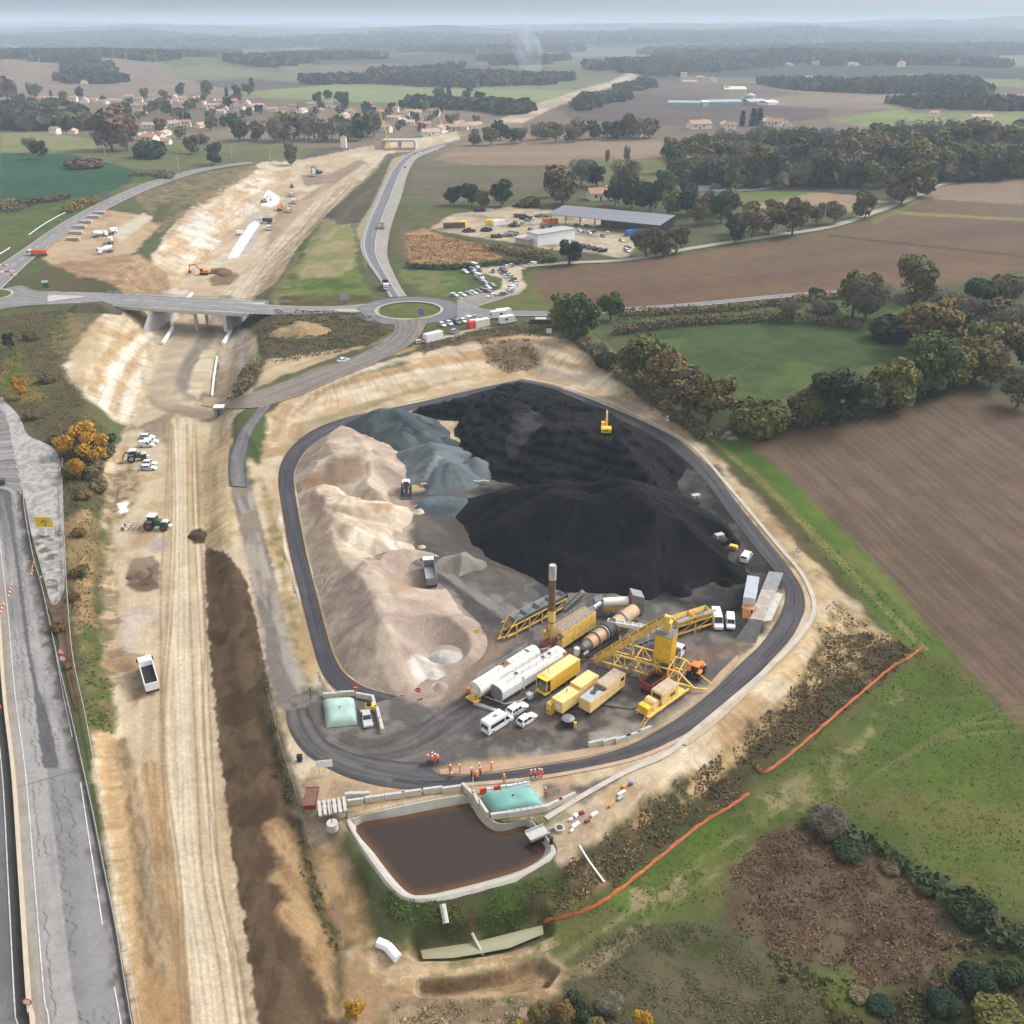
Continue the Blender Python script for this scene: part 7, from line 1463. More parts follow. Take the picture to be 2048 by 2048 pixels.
q=MB();[q.cyl((s*.25-.9*(s<0),.1,0),(s*.25-.9*(s<0),.1,4.8),.06,n=6) for s in (-1,1)];q.build('post',M_GALV,t)
t=round_sign(128,1330,'red ring speed sign under a red triangle warning sign beside the motorway',.75,1.5,face=rad(-5));n=MB().add([(-.95,-.03,2.5),(.95,-.03,2.5),(0,-.03,4.1),(-.95,.03,2.5),(.95,.03,2.5),(0,.03,4.1)],[(0,1,2),(5,4,3),(0,3,4,1),(1,4,5,2),(2,5,3,0)]).build('triangle',M_BRED,t);MB().add([(-.62,-.045,2.7),(.62,-.045,2.7),(0,-.045,3.72),(-.62,-.03,2.7),(.62,-.03,2.7),(0,-.03,3.72)],[(0,1,2),(5,4,3),(0,3,4,1),(1,4,5,2),(2,5,3,0)]).build('triangle_centre',M_SIGNW,n);MB().bar((.0,.06,0),(0,.06,3.6),.08).build('tall_post',M_GALV,t)
round_sign(61,2010,'red ring sign on the concrete median at the very bottom',.62,1.7,loc=at_(60,2022));round_sign(2,1420,'red ring sign at the left edge of the picture by the median',.6,1.7,loc=at_(1,1428));round_sign(84,1158,'small red and white sign behind the guard rail',.4,1.3,loc=at_(84,1164));t=round_sign(8,800,'white triangle sign on the grass above the lay-by',.8,2.4,tri=True,loc=at_(8,812))
gC='orange cones on the motorway'
for k,(x,y) in enumerate([(9,812),(12,824),(18,852),(29,905),(30,922),(33,938),(37,955),(39,972),(42,990)]):cone(x,y,'orange cone along the edge of the lay-by, %s from the far end' % nth(k+1),s=1.5,group=gC)
for k,(x,y) in enumerate([(68,1130),(66,1137),(65,1144),(64,1152)]):cone(x,y,'orange cone in the short line beside the guard rail, %s from the far end' % nth(k+1),s=1.5,group=gC)
for k,(x,y) in enumerate([(23,1173),(22,1180),(20,1188),(18,1196),(8,1212),(5,1220),(3,1228)]):cone(x,y,'orange cone slanting across the motorway lane, %s from the far end' % nth(k+1),s=1.5,group=gC)
car('hatch',P_BLACK,3,966,(-2,940),'dark car driving on the motorway at the left edge')
# ------------------------------------------------------------------ corridor traffic
tipper(300,1362,(288,1320),'white dump truck with black empty body on the sandy corridor',L=9.4,load=mat('black_mix',col=(.015,.015,.016),rough=.9,var=.3,scale=3),bodym=M_WHITE)
tractor(312,1057,(335,1058),'green tractor with red wheel hubs pulling a harrow on the corridor',1.28)
tractor(272,921,(300,918),'green tractor with a white cab roof parked among the vans',1.15,rear_rim=M_GALV)
p=at(272,1057);t=thing('harrow','sandy coloured harrow behind the green tractor with red hubs','harrow',p);q=MB()
for x in (-2.4,-1.2,0,1.2):q.bar((x,-1.6,.8),(x,1.6,.8),.15)
for y in (-1.5,0,1.5):q.bar((-2.6,y,.9),(2.2,y*.4,.9),.14)
q.build('frame',M_ROOFDUST,t);q=MB()
for x in (-2.4,-1.2,0,1.2):
    for k in range(7):q.bar((x,-1.5+.5*k,.8),(x-.25,-1.5+.5*k,.05),.08)
q.build('tine',M_STEEL,t);[wheel(t,-2.9,s*1.0,.4,.25) for s in (-1,1)]
p=at(250,925);t=thing('rear_loader','yellow ended mounted arm behind the tractor among the vans','implement',p,.3);MB().bar((1.5,0,2.2),(.6,0,3.2),.3).bar((.6,0,3.2),(-.6,0,1.0),.28).build('arm',M_GREEN,t);MB().box(-1.4,-.3,-.5,.5,.5,.9,.05).build('yellow_tool',M_SIGNY,t)
for k,(kd,x,y,lb) in enumerate([('estate',295,877,'white estate car furthest back in the group beside the tractor'),('estate',302,886,'white car half hidden behind the white panel van'),('van',294,893,'white panel van in front of the two white cars'),('hatch',300,930,'white car just below the parked tractor'),('estate',298,939,'white estate car nearest to us below the parked tractor')]):car(kd,P_WHITE,x,y,(x+14,y),lb)
p=at(440,829);t=thing('site_hut','small grey hut with a white flat roof beside the haul road junction','hut',p,.1);MB().box(-1.4,1.4,-1.2,1.2,0,2.6).build('wall',M_STEEL,t);MB().box(-1.6,1.6,-1.4,1.4,2.6,2.85).build('roof',M_WHITE,t);MB().box(-.4,.4,-1.24,-1.18,.2,2.1).build('door',M_DSTEEL,t)
car('saloon',P_WHITE,687,723,(705,718),'white car on the access road above the sandy cut slope')
excavator(410,549,(385,548),'orange excavator in the cutting beside the brown spoil mound',M_ORANGE,reach=1.15,s=1.1)
exc2=excavator(638,347,(622,346),'dark green excavator at the far end of the cutting loading a truck',M_GREEN,s=1.1);excavator(560,421,(572,410),'orange excavator beside the white sheet in the cutting',M_ORANGE,s=1.0)
gT='lorries in the cutting'
for x,y,to,lb,bm_ in [(628,352,(628,362),'white lorry being loaded under the dark green excavator',M_STEEL),(584,392,(583,402),'grey bodied lorry at the head of the queue right of the white sheet',M_STEEL),(588,406,(592,412),'white bodied lorry in the middle of the queue by the white sheet',M_WHITE),(579,424,(576,432),'white lorry with dark load at the foot of the queue',M_RED),(532,446,(524,446),'dark lorry beside the top of the white slope sheet',M_DSTEEL),(540,459,(536,470),'white cabbed lorry driving down the cutting',M_STEEL)]:tipper(x,y,to,lb,bodym=bm_,group=gT,L=8)
excavator(584,375,(585,366),'small dark red excavator above the lorry queue',M_RED,s=.8);excavator(529,405,(540,403),'grey excavator left of the white sheet',M_STEEL,s=.9)
p=at(480,470);t=thing('water_bowser','white box trailer parked beside the white slope sheet','trailer',p,.5);MB().box(-2,2,-1.1,1.1,.8,2.6,.1).build('box_body',M_WHITE,t);MB().box(-2.2,2.4,-.4,.4,.5,.8).build('chassis',M_DSTEEL,t);[wheel(t,-.3,s,.4,.3) for s in (-1,1)]
tp=tipper(76,512,(60,512),'orange bodied lorry with a white cab on the left-hand road',bodym=M_ORANGE,load=M_ORANGE,L=10)
for x,y,to,lb in [(200,474,(206,473),'concrete mixer with its drum beside the plank stack'),(226,468,(236,462),'concrete mixer nearest the gravel track in the left yard'),(222,487,(222,478),'white concrete mixer in the middle of the left yard'),(212,506,(200,508),'white mixer truck lowest in the left yard')]:mixer(x,y,to,lb)
for k,(x,y) in enumerate([(147,481),(153,468),(160,456),(172,446),(188,436),(200,428)]):
    p=at(x,y);t=thing('plank_stack','grey and tan stack of shuttering planks in the left yard, %s from the near end' % nth(k+1),'plank stack',p,0,'plank stacks in the left yard');q=MB()
    for j in range(5):q.box(-3.4,3.4,-1.3+.02*j,1.3-.03*j,.1+.3*j,.34+.3*j)
    q.build('planks',M_ROOFDUST if k==0 else M_CONC,t);MB().box(-3,-2.7,-1.3,1.3,0,.1).box(2.7,3,-1.3,1.3,0,.1).build('bearer',M_RUST,t)
p=at(219,437);t=thing('formwork_tower','small scaffold tower with an orange top in the left yard','scaffold',p);q=MB();[q.bar((x,y,0),(x,y,3.5),.12) for x in (-1.5,1.5) for y in (-1,1)];[q.bar((-1.5,y,z),(1.5,y,z),.08) for y in (-1,1) for z in (1,2,3)];q.build('frame',M_WOODP,t);MB().box(-1.7,1.7,-1.2,1.2,3.5,3.8).build('orange_top',M_ORANGE,t)
panel(212,403,'grey sign board seen from behind beside the left-hand road',5.5,4.2,4.0,M_STEEL,z=None);panel(709,462,'grey blank sign board beside the north road',4.2,2.6,2.8,M_GALV,z=None);panel(690,606,'grey board beside the roundabout approach',3.6,2.6,2.4,M_GALV,z=None)
t=panel(93,581,'green and white direction sign near the left roundabout',2.6,2.2,2.2,M_GREEN,z=5.1);MB().box(-1.3,1.3,-.04,.04,3.35,4.4).build('white_panel',M_SIGNW,t);round_sign(88,580,'small red road sign left of the green direction sign',.5,3.4,z=5.1)
t=round_sign(842,636,'blue round roundabout sign on the grass island',1.2,2.4,ring=M_BLUE,mid=None,z=5.2);q=MB();[q.bar((.55*math.cos(a),-.05,2.4+.55*math.sin(a)),(.55*math.cos(a+1.2),-.05,2.4+.55*math.sin(a+1.2)),.16) for a in (0.2,2.3,4.4)];q.build('white_arrows',M_SIGNW,t)
for k,(x,y,w) in enumerate([(8,533,2),(15,545,3),(24,552,2)]):
    p=at(x,y);t=thing('water_barrier','red and white plastic barrier at the left junction, %s from the top' % nth(k+1),'water barrier',p,.4,'barriers at the left junction');MB().box(-w,w,-.25,.25,0,.9).build('white_body',M_WHITE,t);MB().box(-w*.4,w*.3,-.27,.27,.01,.91).build('red_section',M_BRED,t)
wall_run('roadside_railing',_D([(55,448),(80,430),(105,415),(124,405)]),.25,1.5,'white railing on the verge left of the left-hand road','railing',M_WHITE,posts=3.0);wall_run('roadside_railing',_D([(-10,490),(8,480),(20,472)]),.25,1.5,'white railing at the left edge of the picture','railing',M_WHITE,posts=3.0)
# ------------------------------------------------------------------ the bridge
A0,A1=np.array(plane(262,596,5.0)),np.array(plane(508,610,5.0));dv=(A1-A0)/np.hypot(*(A1-A0));nv=np.array([-dv[1],dv[0]]);LB=np.hypot(*(A1-A0));
b0,b1=ROADS['bridge_road'];mid=A0+dv*LB/2;wN=float(np.min(np.abs((b0-mid) @ nv+0))) ;la_,_=polydist(b0,np.array([mid[0]]),np.array([mid[1]]));lb_,_=polydist(b1,np.array([mid[0]]),np.array([mid[1]]));hw=(abs(la_[0])+abs(lb_[0]))/2;cm=mid+nv*((abs(la_[0])-abs(lb_[0]))/2)
br=thing('road_bridge','concrete road bridge with metal railings crossing the sandy cutting','bridge',(cm[0],cm[1],5.0),math.atan2(dv[1],dv[0]));W2=hw+.7
M_BCON=mat('bridge_concrete',col=(.50,.48,.45),rough=.85,var=.14,scale=.4)
MB().box(-LB/2-3,LB/2+3,-W2,W2,-1.3,-.06).build('deck',M_BCON,br);q=MB();[q.box(-LB/2-4,LB/2+4,s*W2-.3,s*W2+.3,-.6,.32) for s in (-1,1)];q.build('edge_beam',M_BCON,br)
for s in (-1,1):
    q=MB();L2=LB/2+14
    for z in (.65,.95,1.25):q.bar((-L2,s*W2,z),(L2,s*W2,z),.09)
    for x in np.arange(-L2,L2,2.0):q.box(x-.06,x+.06,s*W2-.06,s*W2+.06,.3,1.3)
    q.build('railing',M_GALV,br)
def inb(px,py,z):v=np.array(plane(px,py,z))-cm;return float(v @ dv)
x=inb(390,640,0);xl=inb(310,640,0);xr=inb(470,630,1)
for y in (-W2*.5,W2*.5):MB().cyl((x,y,-10.5),(x,y,-1.3),.75,n=16).build('pier',M_BCON,br,True)
MB().box(x-.9,x+.9,-W2*.9,W2*.9,-2.0,-1.3).build('pier_cap',M_BCON,br)
MB().box(xl-1.5,xl,-W2-1,W2+1,-10.5,-1.3).build('abutment',M_BCON,br);MB().box(xr,xr+1.5,-W2,W2,-8,-1.3).build('abutment',M_BCON,br)
MB().add([(xl,-W2-1,-1.3),(xl+.2,-W2-11,-9.5),(xl+.2,-W2-1,-10.5),(xl-1,-W2-1,-1.3),(xl-1,-W2-11,-9.5),(xl-1,-W2-1,-10.5)],[(0,1,2),(5,4,3),(0,3,4,1),(1,4,5,2),(2,5,3,0)]).build('wing_wall',M_BCON,br)
for pts,lb in (([(352,622),(340,640),(345,660),(325,690)],'white sheet on the left drain under the bridge'),([(384,590),(368,606),(358,622)],'white drain liner north of the bridge'),([(465,655),(458,672),(446,690)],'white sheet on the right drain below the bridge'),([(434,715),(428,755),(424,794)],'narrow white drain liner along the right side of the haul track')):
    o=pipe(pts,.8 if 'narrow' not in lb else .4,lb,M_WHITE,'drain_sheet','drain sheet');o.scale=(1,1,1)
# ------------------------------------------------------------------ vehicles around the roundabout
tipper(772,577,(775,590),'white cabbed lorry arriving at the roundabout from the north road',L=10,bodym=M_DSTEEL)
tipper(764,457,(762,440),'sand coloured lorry driving away up the north road',cabm=M_ROOFDUST,bodym=M_ROOFDUST,L=8,load=M_ROOFDUST)
for x,y,pm,lb in [(810,337,P_BLACK,'dark car far up the north road'),(830,309,P_GREY,'grey car at the top end of the north road'),(841,306,P_WHITE,'white car behind the grey one at the top of the north road'),(856,300,P_LBLUE,'pale blue van at the far bend of the north road'),(874,301,P_WHITE,'white car last in the queue at the far bend')]:car('hatch',pm,x,y,(x-4,y+12),lb,z=None)
V4=lambda x,y:(820+x/6.44,500+y/6.44)
lotL=[('hatch',P_WHITE,570,598),('hatch',P_WHITE,670,594),('hatch',P_LBLUE,760,578),('hatch',P_WHITE,815,566),('hatch',P_GREY,880,548),('hatch',P_BLACK,930,528),('estate',P_GREY,1000,545),('hatch',P_WHITE,1005,498),('estate',P_GREY,1060,470),('saloon',P_LBLUE,970,438),('hatch',P_SILVER,930,405),('bigvan',P_WHITE,895,372),('hatch',P_WHITE,880,345),('hatch',P_SILVER,830,305),('estate',P_WHITE,710,296),('hatch',P_LBLUE,820,268),('hatch',P_BLUE,770,245),('bigvan',P_WHITE,840,232)]
cn={'white':'white','silver':'silver','grey':'grey','black':'black','blue':'dark blue','red':'dark red','light_blue':'pale blue'}
def cname(pm):return cn[pm.name.replace('car_paint_','')]
for k,(kd,pm,x,y) in enumerate(lotL):
    p=V4(x,y);car(kd,pm,*p,(p[0]+12,p[1]+1.5+(k>6)*2),'%s %s on the left side of the curved car park, %s from the road' % (cname(pm),'van' if kd=='bigvan' else 'car',nth(k+1)),'van' if kd=='bigvan' else 'car','vehicles in the curved car park')
lotR=[('estate',P_WHITE,1050,605),('hatch',P_GREY,1180,585),('hatch',P_SILVER,1265,560),('hatch',P_WHITE,1290,535),('van',P_WHITE,1300,505),('hatch',P_WHITE,1350,470),('hatch',P_SILVER,1345,440),('hatch',P_RED,1320,395),('estate',P_SILVER,1275,360),('hatch',P_SILVER,1250,330),('hatch',P_BLACK,1210,305),('hatch',P_BLUE,1190,285),('hatch',P_BLACK,1175,262),('hatch',P_WHITE,1230,235),('hatch',P_SILVER,1285,220)]
for k,(kd,pm,x,y) in enumerate(lotR):
    p=V4(x,y);car(kd,pm,*p,(p[0]-12,p[1]+2),'%s %s on the right side of the curved car park, %s from the road' % (cname(pm),'van' if kd=='van' else 'car',nth(k+1)),'car','vehicles in the curved car park')
car('hatch',P_RED,*V4(1070,288),V4(1075,330),'red car driving through the middle of the curved car park');car('van',P_WHITE,*V4(1575,198),V4(1520,200),'white van alone on the country lane above the field')
for k,(kd,pm,x,y) in enumerate([('hatch',P_WHITE,420,980),('hatch',P_WHITE,510,962),('suv',P_GREY,610,948),('hatch',P_WHITE,690,930),('van',P_WHITE,770,912),('hatch',P_LBLUE,840,892)]):
    p=V4(x,y);car(kd,pm,*p,(p[0]+9,p[1]+4.5),'%s %s in the row below the roundabout, %s from the left' % (cname(pm),'van' if kd=='van' else 'car',nth(k+1)),'car','vehicles parked below the roundabout')
car('suv',P_LBLUE,*V4(575,1070),V4(640,1040),'grey blue car alone between the two white boxes below the roundabout')
def box_truck(x,y,x2,y2,label,red=True,L=8.0,cabf=True,bm_=M_WHITE):
    p,q_=V4(x,y),V4(x2,y2);loc=at(*p,5.0);t=thing('box_truck',label,'box truck',loc,head(p,q_,5.0));MB().box(-L/2,L/2-2.2,-1.25,1.25,1.0,3.7).build('box_body',bm_,t);MB().box(-L/2,L/2,-.45,.45,.6,1.0).build('chassis',M_DSTEEL,t)
    MB().prism([(L/2-2.1,.7),(L/2,.7),(L/2,1.5),(L/2-.4,2.6),(L/2-2.1,2.7)],-1.15,1.15).build('cab',M_BRED if red else M_WHITE,t);MB().prism([(L/2-.02,1.55),(L/2+.04,1.55),(L/2-.34,2.5),(L/2-.42,2.5)],-1.0,1.0).build('windscreen',M_GLASS,t)
    [wheel(t,x_,s*1.0,.45,.3) for x_ in (L/2-1.0,-L/2+1.6) for s in (-1,1)];return t
def container(x,y,x2,y2,label,m,L=6,h=2.6,w=2.4):
    p,q_=V4(x,y),V4(x2,y2);loc=at(*p,5.0);t=thing('container',label,'container',loc,head(p,q_,5.0));b=MB().box(-L/2,L/2,-w/2,w/2,.1,h);ribbed(b,-L/2+.2,L/2-.2,w/2,.1,h,.6,.03);b.build('box_body',m,t);MB().box(-L/2+.05,L/2-.05,-w/2+.05,w/2-.05,h,h+.04).build('roof',m,t);return t
container(300,1165,400,1140,'white container box beside the red barriers below the roundabout',M_WHITE,7.5,3.0);container(920,985,1000,970,'cream white container with a red end cabin',M_CREAM,6.2,2.9);t=container(780,1010,800,1005,'bright red cabin end joined before the cream container',M_BRED,2.2,2.7)
for k,(x,y) in enumerate([(110,1195),(165,1188)]):p=V4(x,y);t=thing('water_barrier','red and white barrier left of the white container box, %s' % ['outer one','inner one'][k],'water barrier',at(*p,5.0),.3);MB().box(-.9,.9,-.5,.5,0,1.2).build('barrier_body',M_BRED if k else M_SIGNW,t);MB().box(-.5,.5,-.52,.52,.3,.8).build('stripe',M_SIGNW if k else M_BRED,t)
def motorhome(x,y,x2,y2,label,L=6.5):
    p,q_=V4(x,y),V4(x2,y2);loc=at(*p,5.0);t=thing('motorhome',label,'motorhome',loc,head(p,q_,5.0),'white motorhomes below the east road');MB().prism([(-L/2,.5),(L/2-1.2,.5),(L/2-.6,2.0),(L/2-.4,2.9),(L/2-1.0,3.1),(-L/2,3.1)],-1.15,1.15).build('body',M_WHITE,t);MB().prism([(L/2-1.3,.5),(L/2+.3,.5),(L/2+.3,1.2),(L/2-.5,2.0)],-1.05,1.05).build('cab',M_WHITE,t)
    MB().prism([(L/2+.0,1.45),(L/2+.1,1.42),(L/2-.42,1.98),(L/2-.5,1.98)],-.95,.95).build('windscreen',M_GLASS,t);[MB().box(-1.6,-.4,s*1.16-.02,s*1.16+.02,1.6,2.3).build('side_window',M_GLASS,t) for s in (-1,1)];[wheel(t,x_,s*.95,.36,.25) for x_ in (L/2-.5,-L/2+1.4) for s in (-1,1)];return t
motorhome(1255,945,1350,930,'white motorhome nearest to us below the east road');motorhome(1130,880,1040,890,'white motorhome at the left of the group below the east road');motorhome(1210,855,1290,845,'white motorhome at the back of the group next to the road')
for x,y,lb in [(550,1172,'small orange barrier on the edge of the sandy slope'),(925,590,'orange sign beside the mouth of the curved car park')]:cone(*V4(x,y),lb,5.0,1.6)
t=panel(*V4(1790,1095),'white square panel on the grass at the top of the east bank',2.0,1.8,1.6,M_SIGNW,z=None);p=at(*V4(1680,935));t=thing('low_shed','low dark shed with a pale roof south of the east road','shed',p);MB().box(-4,4,-1.5,1.5,0,1.6).build('wall',M_DSTEEL,t);MB().box(-2,2.2,-1.6,1.6,1.6,1.75).build('roof',M_CONC,t)
for x,y,lb in [(1334,848,'blue and white double sign post beside the ring road near the back heap'),(1594,1119,'blue and white sign post at the outer side of the eastern bend')]:
    t=round_sign(x,y,lb,.55,2.4,ring=M_BLUE,mid=M_SIGNW,z=None);MB().box(-.5,.5,-.04,.0,1.0,1.7).build('lower_plate',M_SIGNW,t)
for k,(x,y) in enumerate([(1391,996),(1438,1075)]):p=at(x,y,0);t=thing('rubble_block','pale block lying on the right toe of the black heap, %s' % ['upper one','lower one'][k],'block',p,.4);MB().box(-1.1,1.1,-.7,.7,0,1.0,.1).build('block_body',M_CONC,t);MB().box(-.5,.3,-.72,-.68,.3,.7).build('dark_mark',M_DSTEEL,t)
p=at(1466,1098,0);t=thing('grit_bin','small yellow topped bin left of the white van at the heap','bin',p,-.5);MB().box(-.9,.9,-.5,.5,0,.7).build('bin_body',M_GALV,t);MB().prism([(-1,.7),(1,.7),(.8,1.0),(-.8,1.0)],-.55,.55).build('yellow_lid',M_SIGNY,t)
A,B=at(842,973,0),at(978,967,0);q=MB();nb=22
for k in range(nb):P_=A.lerp(B,(k+.5)/nb);L=(B-A).length/nb;st_=len(q.v);q.box(P_.x-L/2,P_.x+L/2-.06,P_.y-.3,P_.y+.3,0,.8+.12*(k % 3),.04)
tag(q.build('block_wall',M_CONC),'long thin low block wall running from the loader to the black heap','wall')
# ------------------------------------------------------------------ trees, hedges, undergrowth
FOL={}
def leafmat(n,c,rnd=.22):FOL[n]=mat('foliage_'+n,col=c*(1.25 if n in ('yellow','ochre','rusty') else 1.85),rough=.85,var=.38,scale=.55,rnd=rnd,spec=.15)
for n,c in dict(dark=S(50,60,36),green=S(70,84,42),olive=S(94,94,50),ochre=S(120,105,64),brown=S(98,88,64),grey=S(104,98,84),yellow=S(186,142,48),rust=S(104,82,70),pine=S(38,52,38),rusty=S(134,106,68)).items():leafmat(n,c)
M_BARK=mat('bark',col=(.10,.08,.06),rough=.95,var=.3,scale=2)
def facing(n,r,nb,jit):
    q=nb+r.normal(size=(n,3))*jit;q/=np.linalg.norm(q,axis=1)[:,None];a=np.cross(q,r.normal(size=(n,3)));a/=np.linalg.norm(a,axis=1)[:,None];return a,np.cross(q,a)
def leaves(c,n,size,seed,twig=False):
    r=np.random.default_rng(seed);c=np.asarray(c,float)
    k=r.integers(0,len(c),n);d=r.normal(size=(n,3));d/=np.linalg.norm(d,axis=1)[:,None];rr=r.uniform(.35,1.05,n)**.5
    P_=c[k,:3]+d*c[k,3:6]*rr[:,None]
    a,b=facing(n,r,d*.9+np.array([0,0,.45]),.55)
    s=(size*r.uniform(.6,1.4,n))[:,None];u,w_=(a*s*((2.6 if size<.6 else 1.5) if twig else 1)),(b*s*(.16 if twig else .8))
    V=np.stack([P_-u-w_,P_+u-w_*.6,P_+u*.9+w_,P_-u*.8+w_*1.1],1).reshape(-1,3);return V,np.arange(4*n).reshape(n,4)
def crown_lobes(R_,Hc,z0,seed,n=11,flat=.8):
    r=np.random.default_rng(seed);out=[(0,0,z0+Hc*.5,R_*.7,R_*.7,Hc*.48)]
    for k in range(n):t=r.uniform(0,6.28);q=R_*r.uniform(.3,.72);z=z0+Hc*r.uniform(.2,.86);s=R_*r.uniform(.25,.48);out.append((q*math.cos(t),q*math.sin(t),z,s,s,s*flat))
    return out
TP={}
def tree_proto(kind,fol,var,lod):
    key=(kind,fol,var,lod)
    if key in TP:return TP[key]
    sd_=sum(map(ord,kind+fol))+var*7
    n,sz={0:(3800,.27),1:(1300,.48),2:(300,1.0)}[lod];tw=kind=='bare' or fol=='grey';tr=MB()
    if kind=='cypress':c=[(0,0,1.2+1.0*k,1.0*(1-(k/11)**2)+.25,1.0*(1-(k/11)**2)+.25,1.0) for k in range(11)];hh=2
    elif kind=='poplar':c=[(.3*math.sin(k*2),.3*math.cos(k*2),3+1.5*k,1.5-.08*k,1.5-.08*k,1.5) for k in range(9)];hh=14
    elif kind=='bush':c=[(math.cos(k*2.4)*1.3*(k>0),math.sin(k*2.4)*1.3*(k>0),1.0+.5*(k % 2),1.5,1.5,1.2) for k in range(6)];hh=.8
    else:c=crown_lobes(4.7,8.6,.7,sd_,15);hh=6
    V,Q=leaves(c,int(n*(.75 if tw else 1)),sz*(.8 if kind in ('cypress','bush') else 1),sd_,tw)
    me=mesh_np('crown',V,Q,False);me.materials.append(FOL[fol])
    tr.cyl((0,0,-.3),(.1,.05,hh*.55),.30,.19,8);tr.cyl((.1,.05,hh*.55),(.2,.1,hh*1.1),.19,.07,7)
    if kind not in ('cypress','bush','poplar'):
        for k in range(6 if tw else 4):
            t=k*1.65+sd_;tr.cyl((.08,.04,hh*(.38+.08*k)),(2.6*math.cos(t),2.6*math.sin(t),hh*(.75+.1*k)),.12,.04,6)
    t=thing('tree','tree','tree');co=bpy.data.objects.new('crown',me);C.objects.link(co);co.parent=t;tr.build('trunk',M_BARK,t,True);TP[key]=[t,False];return TP[key]
def tree(px,py,wpx,fol,label,kind='round',hs=1.0,group=None,name='tree',cat='tree',lod=None,seed=0,z=None):
    p=at(px,py,z);dist=math.hypot(p.x,p.y);wm=wpx*dist*(1.18 if px>1100 and 600<py<900 else 1.05)/F
    lod=lod if lod is not None else (0 if dist<600 else 1 if dist<1000 else 2)
    base={'cypress':2.2,'poplar':3.2,'bush':5.4}.get(kind,9.4);s=wm/base;pr=tree_proto(kind,fol,seed % 2,lod)
    rz=(px*1.7+py) % 6.28
    if not pr[1]:pr[1]=True;t=pr[0];tag(t,label,cat,group);t.location=p;t.rotation_euler=(0,0,rz)
    else:t=dup(pr[0],p,rz,label,group,cat=cat)
    if not group and 'group' in t:del t['group']
    t.name=name;t.scale=(s,s,s*hs);return t
def hedge(pts,wd,hgt_,fol,label,dens=5,size=.4,twig=False,name='hedge',cat='hedge'):
    c=smooth_line(D(pts),6);X,Y,Z=ground(c[:,0],c[:,1]);L=np.concatenate([[0],np.cumsum(np.hypot(np.diff(X),np.diff(Y)))]);dist=float(np.hypot(X,Y).mean());size*=max(1,dist/420);n=int(min(L[-1]*wd*dens/max(1,(dist/420)**2),9000));r=np.random.default_rng(len(label))
    s=r.uniform(0,L[-1],n);x,y=np.interp(s,L,X)+r.normal(size=n)*wd*.28,np.interp(s,L,Y)+r.normal(size=n)*wd*.28;zz=hgt(x,y);top=hgt_*(.55+.7*fbm(s/5,s*0+wd,3,5));z=zz+top*r.uniform(.05,1,n)**.6
    a,b=facing(n,r,np.array([0,-.25,.8]),.6);sz=(size*r.uniform(.6,1.4,n))[:,None];P_=np.stack([x,y,z],1);u,w_=a*sz,b*sz*(.25 if twig else .8)
    V=np.stack([P_-u-w_,P_+u-w_*.6,P_+u*.9+w_,P_-u*.8+w_*1.1],1).reshape(-1,3);o=link(name,mesh_np(name,V,np.arange(4*n).reshape(n,4),False),FOL[fol]);return tag(o,label,cat)
M_UND=mat('undergrowth_leaves',attr='Col',rough=.9,var=.25,scale=.8,spec=.1)
def scatter(name,polys,hgt_=.8):
    Vs=[];Cs=[]
    for kk,(poly,dens,size,cols) in enumerate(polys):
        g=gl(D(poly));x0,y0=g.min(0);x1,y1=g.max(0);r=np.random.default_rng(kk+5);n=int((x1-x0)*(y1-y0)*dens);n=min(n,90000);x=r.uniform(x0,x1,n);y=r.uniform(y0,y1,n);k=(sdf(g,x,y)+(fbm(x/3,y/3,3,2)-.5)*3<0) & (fbm(x/2.6,y/2.6,3,kk)+r.uniform(-.12,.12,n)>.44);x,y=x[k],y[k];n=len(x)
        if not n:continue
        z=hgt(x,y);a,b=facing(n,r,np.array([0,-.1,1.0]),.55);s=(size*r.uniform(.5,1.5,n))[:,None];P_=np.stack([x,y,z+size*r.uniform(.2,1.2,n)],1);u,w_=a*s,b*s*.6
        Vs.append(np.stack([P_-u*.6-w_,P_-u*.6+w_,P_+u+w_*.4,P_+u-w_*.4],1).reshape(-1,3));c=np.array(cols)[np.minimum((fbm(x/4,y/4,3,9)*1.6-.3+r.uniform(-.2,.2,n)).clip(0,.99)*len(cols),len(cols)-1).astype(int)]*r.uniform(.75,1.25,n)[:,None];Cs.append(np.repeat(c*1.5,4,0))
    V=np.concatenate(Vs);me=mesh_np(name,V,np.arange(len(V)).reshape(-1,4),False);put_color(me,np.concatenate(Cs));o=link(name,me,M_UND);o['kind']='stuff';return o
SB=[S(74,62,46),S(96,80,58),S(84,78,52),S(124,104,74)];SG=[S(58,70,36),S(70,88,38),S(84,76,50)];SR=[S(84,62,46),S(104,82,64),S(116,94,76),S(72,54,40)];SO=[S(80,80,50),S(96,88,60),S(68,74,40)]
